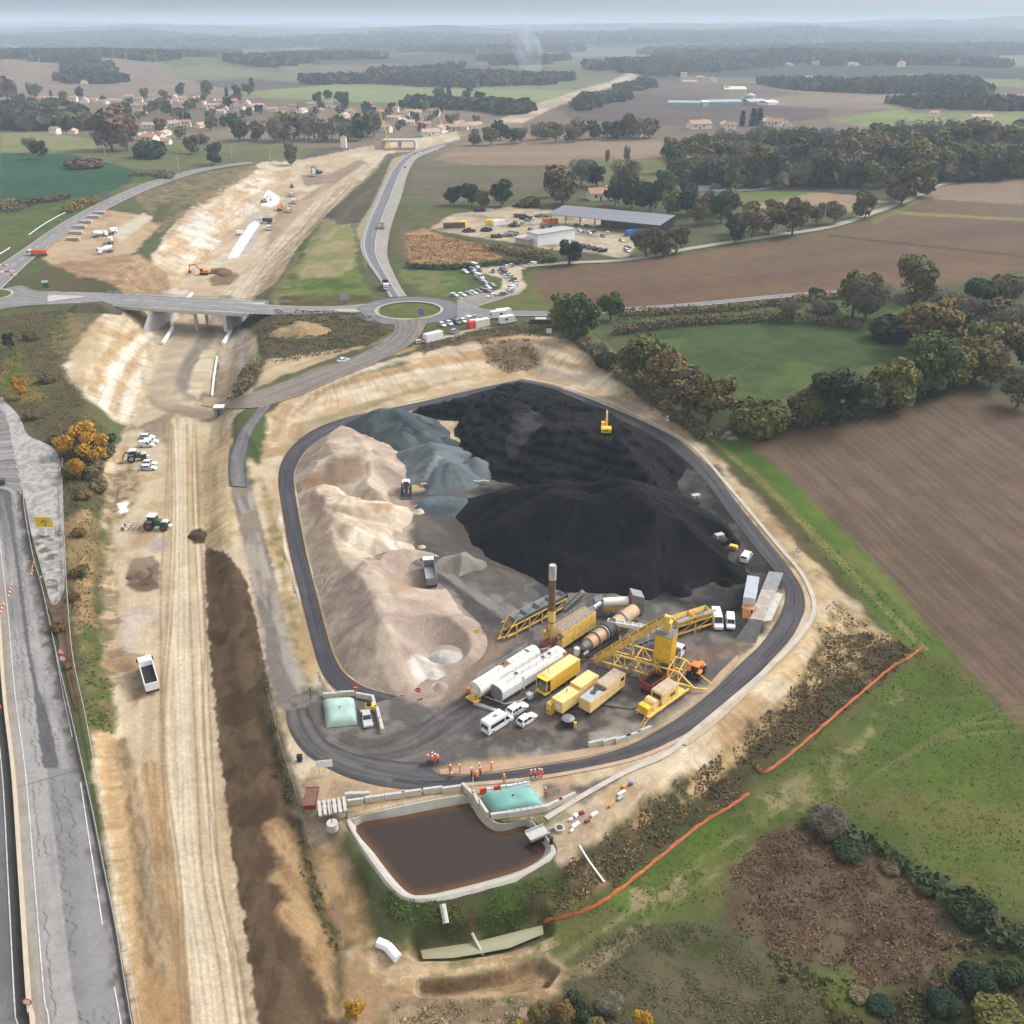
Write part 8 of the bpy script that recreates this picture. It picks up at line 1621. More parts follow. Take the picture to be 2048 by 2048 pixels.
scatter('undergrowth',[([(1060,1640),(1130,1590),(1260,1490),(1400,1400),(1500,1290),(1560,1200),(1640,1190),(1735,1228),(1600,1340),(1425,1445),(1400,1500),(1280,1580),(1140,1680),(1040,1735),(1080,1690)],14,0.2108,SB),
    ([(690,1690),(760,1745),(870,1775),(1020,1738),(1130,1668),(1150,1640),(1060,1650),(1000,1670),(830,1712),(780,1695)],16,0.186,SG),([(1355,1740),(1380,1640),(1440,1580),(1520,1550),(1600,1570),(1700,1640),(1790,1720),(1830,1790),(1760,1850),(1640,1870),(1560,1830),(1450,1790)],18,0.1612,SR),
    ([(1060,1870),(1120,1790),(1200,1745),(1330,1742),(1440,1800),(1560,1890),(1620,2000),(1040,2000)],16,0.1364,SO),([(1440,1790),(1560,1840),(1650,1870),(1800,1780),(1932,1740),(2000,1800),(2000,2000),(1600,2000),(1540,1880)],12,0.248,[S(70,62,44),S(84,84,44),S(48,56,36),S(92,74,54)]),
    ([(-10,600),(60,590),(130,585),(120,640),(115,690),(160,760),(215,830),(200,880),(190,1000),(190,1200),(215,1385),(170,1380),(150,1260),(125,1000),(112,870),(30,770),(-10,730)],6.4,0.2604,[S(92,84,58),S(80,86,46),S(120,98,66),S(70,70,46)]),([(485,600),(560,585),(690,592),(740,625),(690,655),(560,680),(490,690)],4.4,0.31,[S(84,76,56),S(98,88,64),S(76,80,46)]),
    ([(740,1890),(1000,1882),(990,1960),(720,1960)],18,0.1488,[S(134,112,86),S(110,98,72),S(160,136,104),S(84,84,54)]),([(498,1270),(520,1380),(548,1500),(575,1600),(600,1690),(645,1800),(630,1800),(560,1600),(510,1400)],10,0.2108,[S(70,66,44),S(84,78,50)]),([(900,640),(1000,640),(1020,690),(960,705),(920,685)],6,0.279,[S(110,88,62),S(130,106,76)]),([(780,655),(900,622),(1060,605),(1090,640),(1000,634),(900,634),(800,668)],4.8,0.248,SO),
    ([(1570,1130),(1640,1180),(1690,1210),(1640,1220),(1600,1260),(1560,1290),(1530,1320),(1500,1300),(1540,1240),(1545,1180)],4.4,0.2108,SB),([(762,440),(840,448),(985,478),(850,500),(775,498)],2.4,0.434,[S(176,138,98),S(150,116,80)]),([(1150,600),(1620,560),(1620,600),(1300,615),(1170,625)],1.6,0.372,SB)])
scatter('grass_tufts',[([(1020,1745),(1140,1690),(1280,1590),(1405,1510),(1480,1440),(1600,1350),(1735,1232),(1800,1250),(1990,1420),(1990,1760),(1760,1650),(1640,1580),(1480,1570),(1400,1680),(1180,1740),(1060,1800)],4,.15,[S(72,92,42,.5),S(86,98,50,.5),S(96,98,58,.5)]),([(1090,640),(1250,770),(1450,930),(1640,1090),(1770,1210),(1740,1250),(1500,985),(1290,800)],3,.18,[S(74,94,42,.5),S(92,100,54,.5),S(70,84,42,.5)])])
# --- trees on the right, near to far: (x, y of the trunk foot in D, crown width in D px, foliage, kind, height)
def lot(items,text,group=None,name='tree',cat='tree',**kw):
    its=sorted(items,key=lambda i:i[0]);n=len(its)
    for k,i in enumerate(its):
        x,y,w_,fol=i[:4];kind=i[4] if len(i)>4 else 'round';hs=i[5] if len(i)>5 else 1.0
        adj=dict(rust='reddish',pine='blackish',rusty='orange').get(fol,fol)
        tree(x*1.06,y*1.06,w_*1.06,fol,'%s %s %s, %s from left' % (adj,{'bush':'bush','cypress':'cypress','poplar':'tall thin tree','bare':'leafless tree'}.get(kind,'tree'),text,nth(k+1)),kind,hs,group,name if kind !='bush' else 'bush',cat if kind !='bush' else 'bush',seed=k,**kw)
lot([(1092,640,74,'green'),(1072,618,60,'olive'),(1152,604,46,'green'),(1130,668,34,'grey','bush'),(1145,690,40,'dark','bush'),(1222,738,100,'olive'),(1252,752,90,'ochre'),(1298,790,86,'brown'),(1334,800,86,'ochre')],'in the hedgerow along the grass track','hedgerow trees along the track')
lot([(1432,812,96,'olive','bush'),(1512,805,66,'olive'),(1576,802,98,'dark','round',1.05),(1640,780,56,'brown'),(1684,770,86,'olive'),(1748,745,96,'green'),(1806,728,64,'olive'),(1838,716,66,'ochre'),(1868,730,60,'ochre'),(1918,770,56,'brown'),(1940,700,80,'dark')],'above the furrowed field','trees at the top of the furrowed field')
lot([(1752,662,96,'ochre','round',.85),(1680,640,66,'dark','bush'),(1608,598,76,'olive'),(1632,610,70,'grey','bare'),(1722,568,70,'olive'),(1486,606,34,'grey','bare'),(1554,590,40,'grey','bush'),(1790,585,56,'grey','bush'),(1830,600,60,'grey','bush'),(1870,605,64,'brown','bush'),(1910,620,66,'grey','bush'),(1850,560,56,'dark','bush'),(1900,555,56,'brown','bush'),(1800,610,50,'dark','bush'),(1860,645,60,'olive','bush'),(1925,650,60,'ochre','bush'),(1890,535,30,'green','bush')],'right of the green meadow','trees right of the green meadow')
lot([(1075,500,46,'pine'),(1218,486,54,'brown'),(1250,484,40,'brown'),(1275,478,48,'brown'),(1318,425,38,'ochre'),(1383,442,36,'dark'),(1388,460,34,'pine'),(1418,450,60,'brown'),(1450,442,46,'olive'),(1494,444,62,'ochre'),(1540,425,36,'brown'),(1574,422,36,'brown'),(1632,412,44,'olive'),(1700,386,64,'ochre'),(1728,370,60,'olive'),(1460,415,34,'brown'),(1540,560,30,'dark','bush')],'along the country lane','trees along the country lane')
lot([(856,386,34,'dark'),(890,388,38,'dark'),(946,390,46,'dark'),(908,390,30,'olive'),(1000,390,34,'olive','bush'),(1062,388,66,'brown'),(1040,372,40,'brown'),(1096,352,46,'grey','bare'),(1126,352,40,'dark'),(1160,388,44,'dark'),(1192,395,56,'dark'),(1226,400,52,'pine'),(1180,360,50,'grey','bare'),(1252,370,44,'green'),(1262,405,44,'olive'),(1296,405,44,'dark'),(1330,405,40,'brown'),(1372,408,46,'ochre'),(1360,420,50,'dark')],'around the scrapyard and the tan house','trees around the scrapyard')
lot([(1300,362,30,'dark','bush'),(1350,356,18,'olive','bush'),(1390,356,22,'brown','bush'),(1440,352,24,'rusty','bush'),(1470,356,22,'grey','bush'),(1146,312,10,'grey','bare',2.6),(1182,312,12,'grey','bare',2.6),(1108,316,36,'dark','bush',.6)],'beside the far pond')
r_=np.random.default_rng(3)
def woods(n,text,xs,y0,y1,wr,fols,group,kind=None,hs=1.0):
    it=[]
    for k in range(n):
        x=xs[0]+(xs[1]-xs[0])*(k+r_.uniform(.1,.9))/n;f=fols[r_.integers(len(fols))];it.append((x,y0+(y1-y0)*(k/n)+r_.uniform(-5,5),r_.uniform(*wr),f,kind or ('bare' if f=='grey' else 'round'),hs))
    lot(it,text,group)
W_=['brown','olive','dark','olive','grey','brown','ochre']
woods(17,'in the front woodland row behind the pond',(1270,1690),345,352,(36,56),W_,'front of the woodland');woods(16,'in the front woodland row at the right edge',(1700,1950),338,330,(40,60),W_,'front of the right woodland')
woods(18,'in the second woodland row',(1260,1700),322,318,(36,54),W_,'second row of the woodland');woods(14,'in the third row of the right woodland',(1560,1950),305,296,(36,52),W_,'third row of the woodland');woods(12,'on the top edge of the pond woodland',(1255,1560),296,280,(30,44),W_,'top of the woodland');woods(12,'on the far edge of the right woodland',(1640,1950),280,270,(30,44),W_,'far edge of the right woodland')
woods(16,'in the belt above the tan field',(885,1240),270,262,(24,40),['dark','brown','brown','grey','pine'],'belt above the tan field');woods(17,'between village and cutting',(440,720),268,262,(26,42),['grey','brown','dark','grey','olive'],'belt between village and cutting',hs=1.1)
lot([(212,282,70,'rust','round',.9),(240,284,56,'rust'),(285,298,50,'dark','bush'),(78,300,28,'dark'),(60,290,24,'grey','bare'),(362,290,30,'brown'),(402,312,36,'dark'),(550,312,24,'ochre','round',1.6),(14,190,34,'rust'),(20,660,20,'dark','round',1.5),(385,275,20,'rusty'),(160,316,60,'rust','bush',.4)],'on the left meadows beyond the road')
lot([(40,752,26,'yellow','round',1.4),(162,850,50,'yellow','round',1.1),(180,875,56,'yellow','round',1.0),(128,860,40,'yellow'),(150,905,26,'yellow','round',1.6),(152,1085,36,'ochre','bush'),(110,1190,30,'rusty','bush'),(195,860,44,'brown','bush'),(170,900,50,'brown','bush'),(140,895,40,'olive','bush'),(185,925,36,'brown','bush'),(120,830,34,'brown','bush'),(60,790,26,'brown','bush'),(160,940,30,'rusty','bush'),(150,1010,26,'rusty','bush'),(140,1130,24,'rusty','bush'),(132,1260,20,'rusty','bush'),(90,720,30,'brown','bush'),(60,640,26,'olive','bush'),(205,835,30,'dark','bush')],'on the scrub bank beside the motorway','autumn shrubs beside the motorway')
lot([(672,1925,56,'yellow','round',1.4),(1015,1930,64,'ochre'),(1062,1925,76,'rusty','round',1.1),(1100,1915,56,'dark','bush'),(1150,1900,74,'grey','bush'),(1212,1940,56,'yellow','round',1.3),(985,1945,44,'yellow','bush'),(1085,1885,44,'dark','bush'),(1125,1940,50,'ochre','bush'),(1035,1860,20,'rusty','bush')],'at the very bottom beside the bare basin','autumn bushes at the bottom')
lot([(1560,1560,90,'grey','bush',.9),(1600,1610,70,'dark','bush',.7),(1830,1730,96,'dark','bush'),(1750,1680,50,'dark','bush',.7),(1680,1640,46,'brown','bush',.7),(1840,1860,90,'pine','bush',.8),(1780,1900,80,'pine','bush',.8),(1900,1840,70,'dark','bush',.8),(1880,1930,110,'olive','bush',.8),(1660,1900,60,'pine','bush',.6),(1480,1848,20,'dark','bush'),(1620,1880,50,'brown','bush',.6)],'in the scrub at the bottom right','scrub bushes at the bottom right')
hl=hedge
hl([(1060,606),(1110,660),(1180,716),(1250,772),(1310,812),(1350,832)],4.5,3.2,'brown','dark brown hedge below the trees along the grass track');hl([(1160,632),(1220,622),(1320,612),(1440,606),(1560,612),(1620,620)],5,3.4,'brown','long brown hedge along the top of the green meadow');hl([(1170,596),(1260,592),(1350,588),(1440,578),(1520,568),(1600,562)],4,2.6,'brown','dark low hedge below the east road')
hl([(1400,808),(1480,806),(1560,802),(1650,780),(1740,752),(1830,726)],5,3,'dark','dark hedge bottom under the trees above the furrowed field');hl([(1540,1555),(1620,1590),(1700,1635),(1790,1700),(1860,1760),(1932,1800)],3,1.8,'dark','dark bramble hedge across the bottom right scrub');hl([(1690,572),(1760,566),(1820,590),(1860,640),(1885,670)],6,3.5,'grey','grey thicket hedge curving around the right meadow')
hl([(20,400),(60,384),(110,378),(126,374)],7,3,'rust','dark reddish hedge on the left green field');hl([(128,402),(150,392),(180,384)],6,4.5,'rusty','row of orange brown shrubs beside the left-hand road');hl([(0,395),(12,388),(24,384)],8,3,'brown','brown hedge at the left picture edge');hl([(255,332),(290,330),(320,338)],10,3,'brown','thin brown scrub hedge above the left-hand road');hl([(455,745),(465,715),(480,692)],6,3,'brown','brown bush strip beside the haul track bend')
hl([(1260,318),(1330,324),(1400,322),(1450,318)],8,7,'grey','grey hedge of thin trees before the woodland',twig=True);hl([(770,504),(850,508),(950,500),(1050,496)],5,2.2,'dark','dark hedge between reed bed and car park');hl([(930,470),(985,482),(1040,486)],7,3.5,'brown','brown hedge in front of the white building')
def farwood(name,polys,size=3.2):
    Vs=[];Cs=[]
    for kk,(poly,sp_,h_,cols) in enumerate(polys):
        g=gl(D(poly));x0,y0=g.min(0);x1,y1=g.max(0);r=np.random.default_rng(kk);n=min(int((x1-x0)*(y1-y0)/sp_**2),40000);x=r.uniform(x0,x1,n);y=r.uniform(y0,y1,n);k=sdf(g,x,y)+(fbm(x/(sp_*9),y/(sp_*9),3,kk)-.5)*sp_*9<0;x,y=x[k],y[k];n=len(x)
        if not n:continue
        z=hgt(x,y);m=9;X,Y,Z=[np.repeat(q,m) for q in (x,y,z)];N=n*m;d=r.normal(size=(N,3));d/=np.linalg.norm(d,axis=1)[:,None];P_=np.stack([X,Y,Z+h_*.55],1)+d*np.array([sp_*.5,sp_*.5,h_*.42]);a=r.normal(size=(N,3));a/=np.linalg.norm(a,axis=1)[:,None];b=np.cross(a,d);b/=np.maximum(np.linalg.norm(b,axis=1),.1)[:,None];s=size*sp_/9*r.uniform(.6,1.3,N)[:,None];u,w_=a*s,b*s
        Vs.append(np.stack([P_-u-w_,P_+u-w_,P_+u+w_,P_-u+w_],1).reshape(-1,3));c=np.array(cols)[r.integers(0,len(cols),n)]*r.uniform(.7,1.25,n)[:,None];Cs.append(np.repeat(c*1.8,m*4,0))
    V=np.concatenate(Vs);me=mesh_np(name,V,np.arange(len(V)).reshape(-1,4),False);put_color(me,np.concatenate(Cs));o=link(name,me,M_UND);o['kind']='stuff';return o
FW=[S(54,62,42),S(70,68,46),S(48,52,40),S(84,76,56)]
farwood('woodland',[([(1262,292),(1400,270),(1600,262),(1932,262),(1932,300),(1700,320),(1500,318),(1290,322)],9,10,FW),([(1270,345),(1400,330),(1700,322),(1700,345),(1560,356),(1290,350)],9,9,FW),([(1700,300),(1932,290),(1932,335),(1720,345)],9,10,FW),([(25,100),(70,92),(180,97),(165,118),(110,118),(60,116)],13,12,FW),([(100,118),(170,112),(225,150),(220,158),(130,158)],12,11,FW),([(140,96),(420,98),(440,106),(300,118),(260,112),(170,104)],16,13,FW),([(420,115),(560,110),(590,120),(500,126)],16,13,FW),([(500,104),(700,104),(720,112),(560,114)],18,13,FW),
    ([(0,205),(90,200),(150,222),(200,236),(200,246),(60,246),(0,246)],11,11,FW),([(560,155),(700,150),(830,142),(1000,150),(1080,150),(1060,160),(880,166),(720,158),(600,160)],13,13,FW),([(640,140),(760,138),(860,128),(870,140),(760,146)],15,12,FW),([(760,196),(850,196),(960,205),(1010,212),(960,222),(860,210),(760,202)],12,10,FW),([(905,112),(1000,106),(1060,112),(1040,122),(930,124)],20,13,FW),([(1085,204),(1130,184),(1195,164),(1225,154),(1228,160),(1160,190),(1105,210)],12,7,FW),
    ([(1100,130),(1250,120),(1500,122),(1400,135),(1250,140),(1215,142)],22,14,FW),([(1410,158),(1600,160),(1750,165),(1870,170),(1860,178),(1640,176),(1480,168)],16,10,FW),([(1700,160),(1830,155),(1860,172),(1720,176)],14,12,FW),([(1690,196),(1800,190),(1932,194),(1932,208),(1740,210)],12,9,FW),([(1440,115),(1700,108),(1900,118),(1880,128),(1600,126)],24,12,FW),([(0,92),(30,100),(25,112),(0,110)],18,10,FW),([(600,92),(1000,86),(1100,94),(900,104),(700,102)],30,16,FW),([(1200,100),(1600,92),(1932,92),(1932,104),(1500,112),(1250,112)],34,16,FW),([(0,72),(400,76),(700,74),(700,86),(300,90),(0,84)],48,18,FW),([(700,70),(1200,66),(1932,64),(1932,82),(1200,84),(700,82)],55,18,FW)],3.4)
# ------------------------------------------------------------------ houses, farm, scrapyard and other far things
M_TILE=mat('terracotta_tiles',col=(.36,.20,.14),rough=.9,var=.2,rnd=.25);M_TILEP=mat('pale_pink_tiles',col=(.44,.30,.23),rough=.9,var=.2,rnd=.2);M_WALLC=mat('cream_render',col=(.66,.58,.46),rough=.9,var=.08,rnd=.2);M_WALLW=mat('white_render',col=(.74,.71,.66),rough=.9,var=.06,rnd=.12)
HP={}
def house_proto(k):
    if k in HP:return HP[k]
    L,W,h_,rh=[(12,8,3.2,2.0),(15,9,3.4,2.2),(10,8,5.6,2.0),(20,8,3.0,1.9)][k % 4];t=thing('house','house','house');wm=M_WALLW if k % 3 else M_WALLC;MB().prof_y([(-W/2,-1),(W/2,-1),(W/2,h_),(0,h_+rh*.93),(-W/2,h_)],-L/2,L/2).build('wall',wm,t)
    r=MB();e=.5
    for s in (-1,1):r.add([(-L/2-e,s*(W/2+e),h_-e*.45),(L/2+e,s*(W/2+e),h_-e*.45),(L/2+e,0,h_+rh),(-L/2-e,0,h_+rh),(-L/2-e,s*(W/2+e),h_-e*.45+.2),(L/2+e,s*(W/2+e),h_-e*.45+.2),(L/2+e,0,h_+rh+.2),(-L/2-e,0,h_+rh+.2)],[(0,1,2,3),(7,6,5,4),(0,4,5,1),(1,5,6,2),(3,2,6,7),(0,3,7,4)])
    ro=r.build('roof',M_TILEP if k % 2 else M_TILE,t);MB().box(L*.2,L*.2+.7,-.4,.5,h_+rh*.5,h_+rh+.9).build('chimney',wm,ro)
    for s in (-1,1):
        for x in (-L*.3,L*.1):MB().box(x-.6,x+.6,s*W/2-.05,s*W/2+.05,h_-1.9,h_-.7).build('window',M_GLASS,t)
        MB().box(-L*.1-.5,-L*.1+.5,s*W/2-.05,s*W/2+.05,0,2.1).build('door',M_RUST,t)
    HP[k]=[t,0];return HP[k]
def hamlet(items,text,group):
    for k,(x,y,s) in enumerate(sorted(items)):
        p=house_proto((k*5+int(y)) % 8);kk=(k*5+int(y)) % 8;lb='%s house, %s roof, %s, %s from left' % ('cream' if kk % 3==0 else 'white','pale pink' if kk % 2 else 'terracotta',text,nth(k+1));loc=at(x*1.06,y*1.06);rz=(x*.37) % .9-.45+(1.57 if k % 4==3 else 0)
        if not p[1]:p[1]=1;t=tag(p[0],lb,'house',group);t.location=loc;t.rotation_euler=(0,0,rz)
        else:t=dup(p[0],loc,rz,lb,group)
        t.scale=(s,s,s)
hamlet([(216,193,.9),(230,200,.9),(252,202,.9),(300,197,.9),(318,196,.9),(345,205,.9),(385,207,.9),(398,209,.9),(425,208,.9),(437,192,.9),(466,196,.9),(484,202,.9),(496,206,.9),(380,197,.9),(80,188,1),(100,190,1.2),(140,192,1),(160,194,1.2),(178,192,1),(195,196,1),(245,190,1.1),(262,196,1.2),(288,190,1.1),(272,202,1),(330,190,1.3),(345,194,1.1),(370,190,1.1),(398,190,1),(420,194,1),(405,203,1.1),(362,203,1),(440,201,1.3),(410,214,1),(455,212,1.1),(470,208,1)],'in the upper rows of the village','upper village houses')
hamlet([(102,236,1),(130,236,1),(105,253,.9),(138,252,.9),(205,246,1.4),(220,242,1.2),(290,242,1.2),(325,240,1.2),(268,214,1),(352,240,1),(380,240,1),(270,262,1),(295,262,1.2),(310,256,1),(285,274,1.3),(310,272,1)],'in the lower left part of the village','lower left village houses')
hamlet([(480,244,1.1),(505,246,1.3),(530,244,1.1),(548,242,1),(575,243,1.4),(600,243,1.1),(588,205,1.1),(622,202,1),(658,216,1.2),(675,222,1),(700,205,1.1),(715,218,1.2),(740,226,1),(780,219,1.3),(765,222,1),(820,220,1.2),(690,237,1),(727,242,1.2),(730,250,1),(770,236,1),(800,240,1.2),(812,256,1.2),(830,250,1.3),(862,245,1.2),(880,243,1.2),(840,230,1),(795,228,1),(760,232,1),(605,212,1),(640,208,1),(650,222,1),(570,212,1),(552,208,1),(535,214,1),(515,210,1),(745,212,1),(690,226,1.1),(850,238,1.1),(870,236,1),(895,240,1),(670,246,1),(640,238,1)],'in the right half of the village','right village houses')
hamlet([(1318,243,1.6),(1368,240,1.2),(1378,246,1.1),(1440,236,1.3),(1462,238,1.5),(1485,238,1),(1165,257,1.6),(1192,258,1),(1760,222,1),(1850,226,1.2)],'in the scattered group beyond the woodland','houses beyond the woodland')
hamlet([(1440,152,1.3),(1455,156,1.4),(1480,150,1.3),(1500,155,1.3),(1520,150,1.4),(1545,158,1.5),(1570,156,1.3),(1590,160,1.5),(1620,157,1.3),(1650,160,1.4),(1680,160,1.5),(1710,164,1.6),(1725,164,1.4),(1750,162,1.2),(1540,122,1.6),(1570,120,1.5),(1610,124,1.6),(1660,122,1.5),(1700,126,1.6),(1490,124,1.5),(1300,158,1.4),(1320,150,1.4),(1345,155,1.3),(1290,146,1.4)],'in the far hillside hamlet on the right','far hillside hamlet')
hamlet([(55,112,1.4),(70,114,1.2),(85,117,1.3),(160,158,1.3),(290,116,1.3),(890,158,1.5),(980,118,1.6)],'among the farms on the far left hill','far hill farms')
hamlet([(1133,376,1.4)],'between dark trees north of the scrapyard','house north of the scrapyard')
vt=[(40,205),(66,185),(122,192),(150,184),(272,186),(310,190),(340,180),(392,180),(450,186),(470,180),(300,206),(312,216),(240,215),(335,222),(470,220),(490,216),(150,232),(118,244),(250,252),(305,248),(340,262),(420,240),(398,246),(440,236),(600,196),(640,194),(620,188),(650,200),(690,214),(740,212),(785,230),(700,228),(760,206),(800,210),(850,238),(900,236),(640,240),(660,250),(680,256),(710,248),(752,244),(560,230),(930,210),(880,192),(905,196),(830,190)]
lot([(x,y,14+(x*7+y) % 9,['dark','brown','olive','pine','dark','brown'][(x+y) % 6],'round',1.0) for x,y in vt[:24]],'among the village houses on the left','village trees on the left');lot([(x,y,14+(x*7+y) % 9,['dark','brown','olive','pine','dark','brown'][(x+y) % 6],'round',1.0) for x,y in vt[24:]],'among the village houses in the middle','village trees in the middle')
vx=[(560+k*9.1,206+(k*37) % 46) for k in range(34)]+[(196+k*9.4,192+(k*29) % 34) for k in range(30)]
lot([(x,y,9+(k*7) % 8,['dark','brown','olive','grey','brown'][k % 5]) for k,(x,y) in enumerate(vx[:34])],'in gardens of the right half of the village','garden trees right');lot([(x,y,9+(k*7) % 8,['dark','olive','brown','brown','grey'][k % 5]) for k,(x,y) in enumerate(vx[34:])],'in gardens of the upper village rows','garden trees left')
lot([(322,212,4,'pine','cypress',.6),(342,228,4,'pine','cypress',.6),(352,234,5,'pine','cypress',.6),(358,234,5,'pine','cypress',.6),(428,182,4,'pine','cypress',.6),(476,172,6,'pine','cypress',.6),(847,184,6,'pine','cypress',.6),(97,184,3,'pine','cypress',.6),(1400,238,7,'pine','cypress',.6),(1420,238,8,'pine','cypress',.6),(1432,237,8,'pine','cypress',.6)],'standing out dark above the houses','cypresses')
def shed(a,b,z,dep,h_,label,wm,rm,name='farm_shed',cat='farm building',rh=.12,group='farm sheds'):
    A,B=at(*a,z),at(*b,z);L=(B-A).length;t=thing(name,label,cat,(A+B)/2,math.atan2(B.y-A.y,B.x-A.x),group);MB().box(-L/2,L/2,0,dep,-1,h_).build('wall',wm,t);MB().prof_y([(-.6,h_),(dep/2,h_+dep*rh),(dep+.6,h_),(dep+.6,h_+.3),(dep/2,h_+dep*rh+.3),(-.6,h_+.3)],-L/2-.5,L/2+.5).build('roof',rm,t);return t
zf=at(1400,214).z;M_TEAL=mat('teal_roof',col=(.26,.36,.37),rough=.6)
shed((1336,213),(1402,214),zf,20,5,'long low farm shed with a teal roof',M_GALV,M_TEAL);shed((1404,214),(1418,214),zf,18,6,'short cream gabled shed next to the teal roof',M_WALLC,M_WALLW);shed((1420,214),(1484,213),zf,22,6,'second teal roofed shed in front of the tall barn',M_GALV,M_TEAL);shed((1447,204),(1491,204),zf,28,17,'tall cream barn of the grain farm',M_WALLC,M_WALLC);shed((1498,213),(1532,212),zf,22,6,'grey roofed shed right of the silo',M_GALV,M_GALV);shed((1536,215),(1556,213),zf,18,6,'white shed at the right end of the farm',M_WALLW,M_WALLW)
p=at(1499,210,zf);t=thing('grain_silo','round grey grain silo beside the tall cream barn','silo',p);MB().cyl((0,0,0),(0,0,13),7,n=18).build('silo_wall',M_GALV,t,True);MB().cyl((0,0,13),(0,0,16),7.2,.5,n=18).build('silo_roof',M_GALV,t,True);p=at(1452,203,zf);t=thing('barn_tower','narrow cream tower at the left end of the tall barn','tower',p);MB().box(-3,3,-3,3,0,22).build('wall',M_WALLC,t);MB().box(-3.3,3.3,-3.3,3.3,22,22.6).build('roof',M_GALV,t)
zs=at(1220,470).z;cs=[at(*c_,zs+hh) for c_,hh in (((1096,429),5.5),((1320,452),5.5),((1350.5,431.6),8.5),((1127,411.6),8.5))]
M_PV=mat('solar_roof',col=(.20,.21,.25),rough=.35,var=.06);t=thing('open_shed','long open shed with a grey solar roof on red posts in the scrapyard','shed');MB().hull([tuple(c_) for c_ in cs],[(c_.x,c_.y,c_.z+.35) for c_ in cs]).build('solar_roof',M_PV,t);q=MB();q2=MB()
for k in range(29):
    f=k/28;a,b=cs[0].lerp(cs[1],f),cs[3].lerp(cs[2],f);q.bar((a.x,a.y,a.z+.38),(b.x,b.y,b.z+.38),.16,.06)
for k in range(4):f=(k+.5)/4;q.bar(cs[0].lerp(cs[3],f)+Vector((0,0,.38)),cs[1].lerp(cs[2],f)+Vector((0,0,.38)),.14,.05)
q.build('panel_joint',M_STEEL,t)
for k in range(8):
    f=.03+k*.134;a,b=cs[0].lerp(cs[1],f),cs[3].lerp(cs[2],f);po=MB().box(a.x-.2,a.x+.2,a.y+.3,a.y+.7,zs-1,a.z).build('post',M_RUST,t);MB().box(b.x-.2,b.x+.2,b.y-.7,b.y-.3,zs-1,b.z).build('post',M_RUST,t)
a,b=cs[3].lerp(cs[2],.35),cs[2];MB().hull([(a.x,a.y-.3,zs-1),(b.x,b.y-.3,zs-1),(b.x,b.y,zs-1),(a.x,a.y,zs-1)],[(a.x,a.y-.3,a.z),(b.x,b.y-.3,b.z),(b.x,b.y,b.z),(a.x,a.y,a.z)]).build('rear_wall',M_STEEL,t)
shed((1075,493),(1149,481),zs,9,6.0,'white flat roofed workshop in front of the scrapyard',M_WHITE,M_GALV,'workshop','workshop',.01,None);shed((1031,487),(1058,492),zs,9,3.0,'small open grey garage left of the white workshop',M_CONC,M_CONC,'garage','garage',.01,None)
Z3=lambda x,y:(880+x/3.864,400+y/3.864)
for x,y,x2,y2,m,lb in [(110,215,160,213,M_RUST,'rust red container at the left side of the scrapyard'),(172,205,180,203,M_SIGNY,'yellow container end behind the rust red container'),(405,190,425,188,M_SIGNY,'yellow cabin in the middle of the scrapyard'),(450,195,470,192,M_WHITE,'white box beside the yellow cabin'),(850,182,880,182,M_ORANGE,'orange box left of the open shed'),(1490,270,1530,262,M_BLUE,'blue covered load in front of the open shed')]:
    p,q_=Z3(x,y),Z3(x2,y2);loc=at(*p,zs);t=thing('container',lb,'container',loc,head(p,q_,zs));L=2.6+(x2-x)*.07;b=MB().box(-L,L,-1.3,1.3,.1,2.9);ribbed(b,-L+.2,L-.2,1.3,.1,2.9,.7,.03);b.build('box_body',m,t);MB().box(-L,L,-1.25,1.25,2.9,2.95).build('roof',m,t)
for k,(x,y,w_) in enumerate([(620,130,7),(670,150,6),(790,130,7),(600,50,5),(720,55,6),(220,245,6),(360,240,5),(540,280,7),(440,290,5),(820,215,6),(570,205,5),(300,90,5),(560,265,5)]):
    p=at(*Z3(x,y),zs);v=MB();r=random.Random(k)
    for j in range(26):a=r.uniform(0,6.28);d_=w_*.6*r.random()**.5;hh=max(.3,2.2*(1-d_/w_));cx,cy,cz=d_*math.cos(a),d_*math.sin(a)*.7,r.uniform(.2,hh);st_=len(v.v);v.box(cx-.9,cx+.9,cy-.6,cy+.6,cz-.3,cz+.4);v.rot(r.uniform(0,3),(cx,cy,cz),'XYZ'[j % 3],st_)
    o=v.build('scrap_heap',[M_DSTEEL,M_NAVY,M_STEEL,M_DSTEEL,M_RUST][k % 5 if k !=4 else 0]);o.location=p;tag(o,'dark scrap heap in the scrapyard, %s from the left' % nth(1+sorted([620,670,790,600,720,220,360,540,440,820,570,300,560]).index(x)),'scrap heap','scrap heaps')
yc=[(300,85,P_SILVER),(375,82,P_WHITE),(680,165,P_LBLUE),(725,155,P_WHITE),(585,180,P_GREY),(640,185,P_SILVER),(800,190,P_WHITE),(700,235,P_RED),(820,225,P_GREY),(1080,242,P_WHITE),(1120,250,P_SILVER),(1155,262,P_WHITE),(1190,250,P_GREY),(1260,285,P_GREY),(1300,262,P_WHITE),(1405,318,P_WHITE),(1440,385,P_SILVER),(1450,372,P_GREY),(1450,400,P_WHITE),(1030,230,P_BLUE),(1060,200,P_BLACK),(1140,205,P_GREY),(1230,215,P_BLACK),(1310,225,P_GREY),(1640,250,P_RED)]
for k,(x,y,pm) in enumerate(sorted(yc,key=lambda i:i[0])):p=Z3(x,y);car('hatch',pm,*p,(p[0]+8,p[1]-3+(k % 3)*3),'%s car in the scrapyard, %s car from the left' % (cname(pm),nth(k+1)),'car','scrapyard cars')
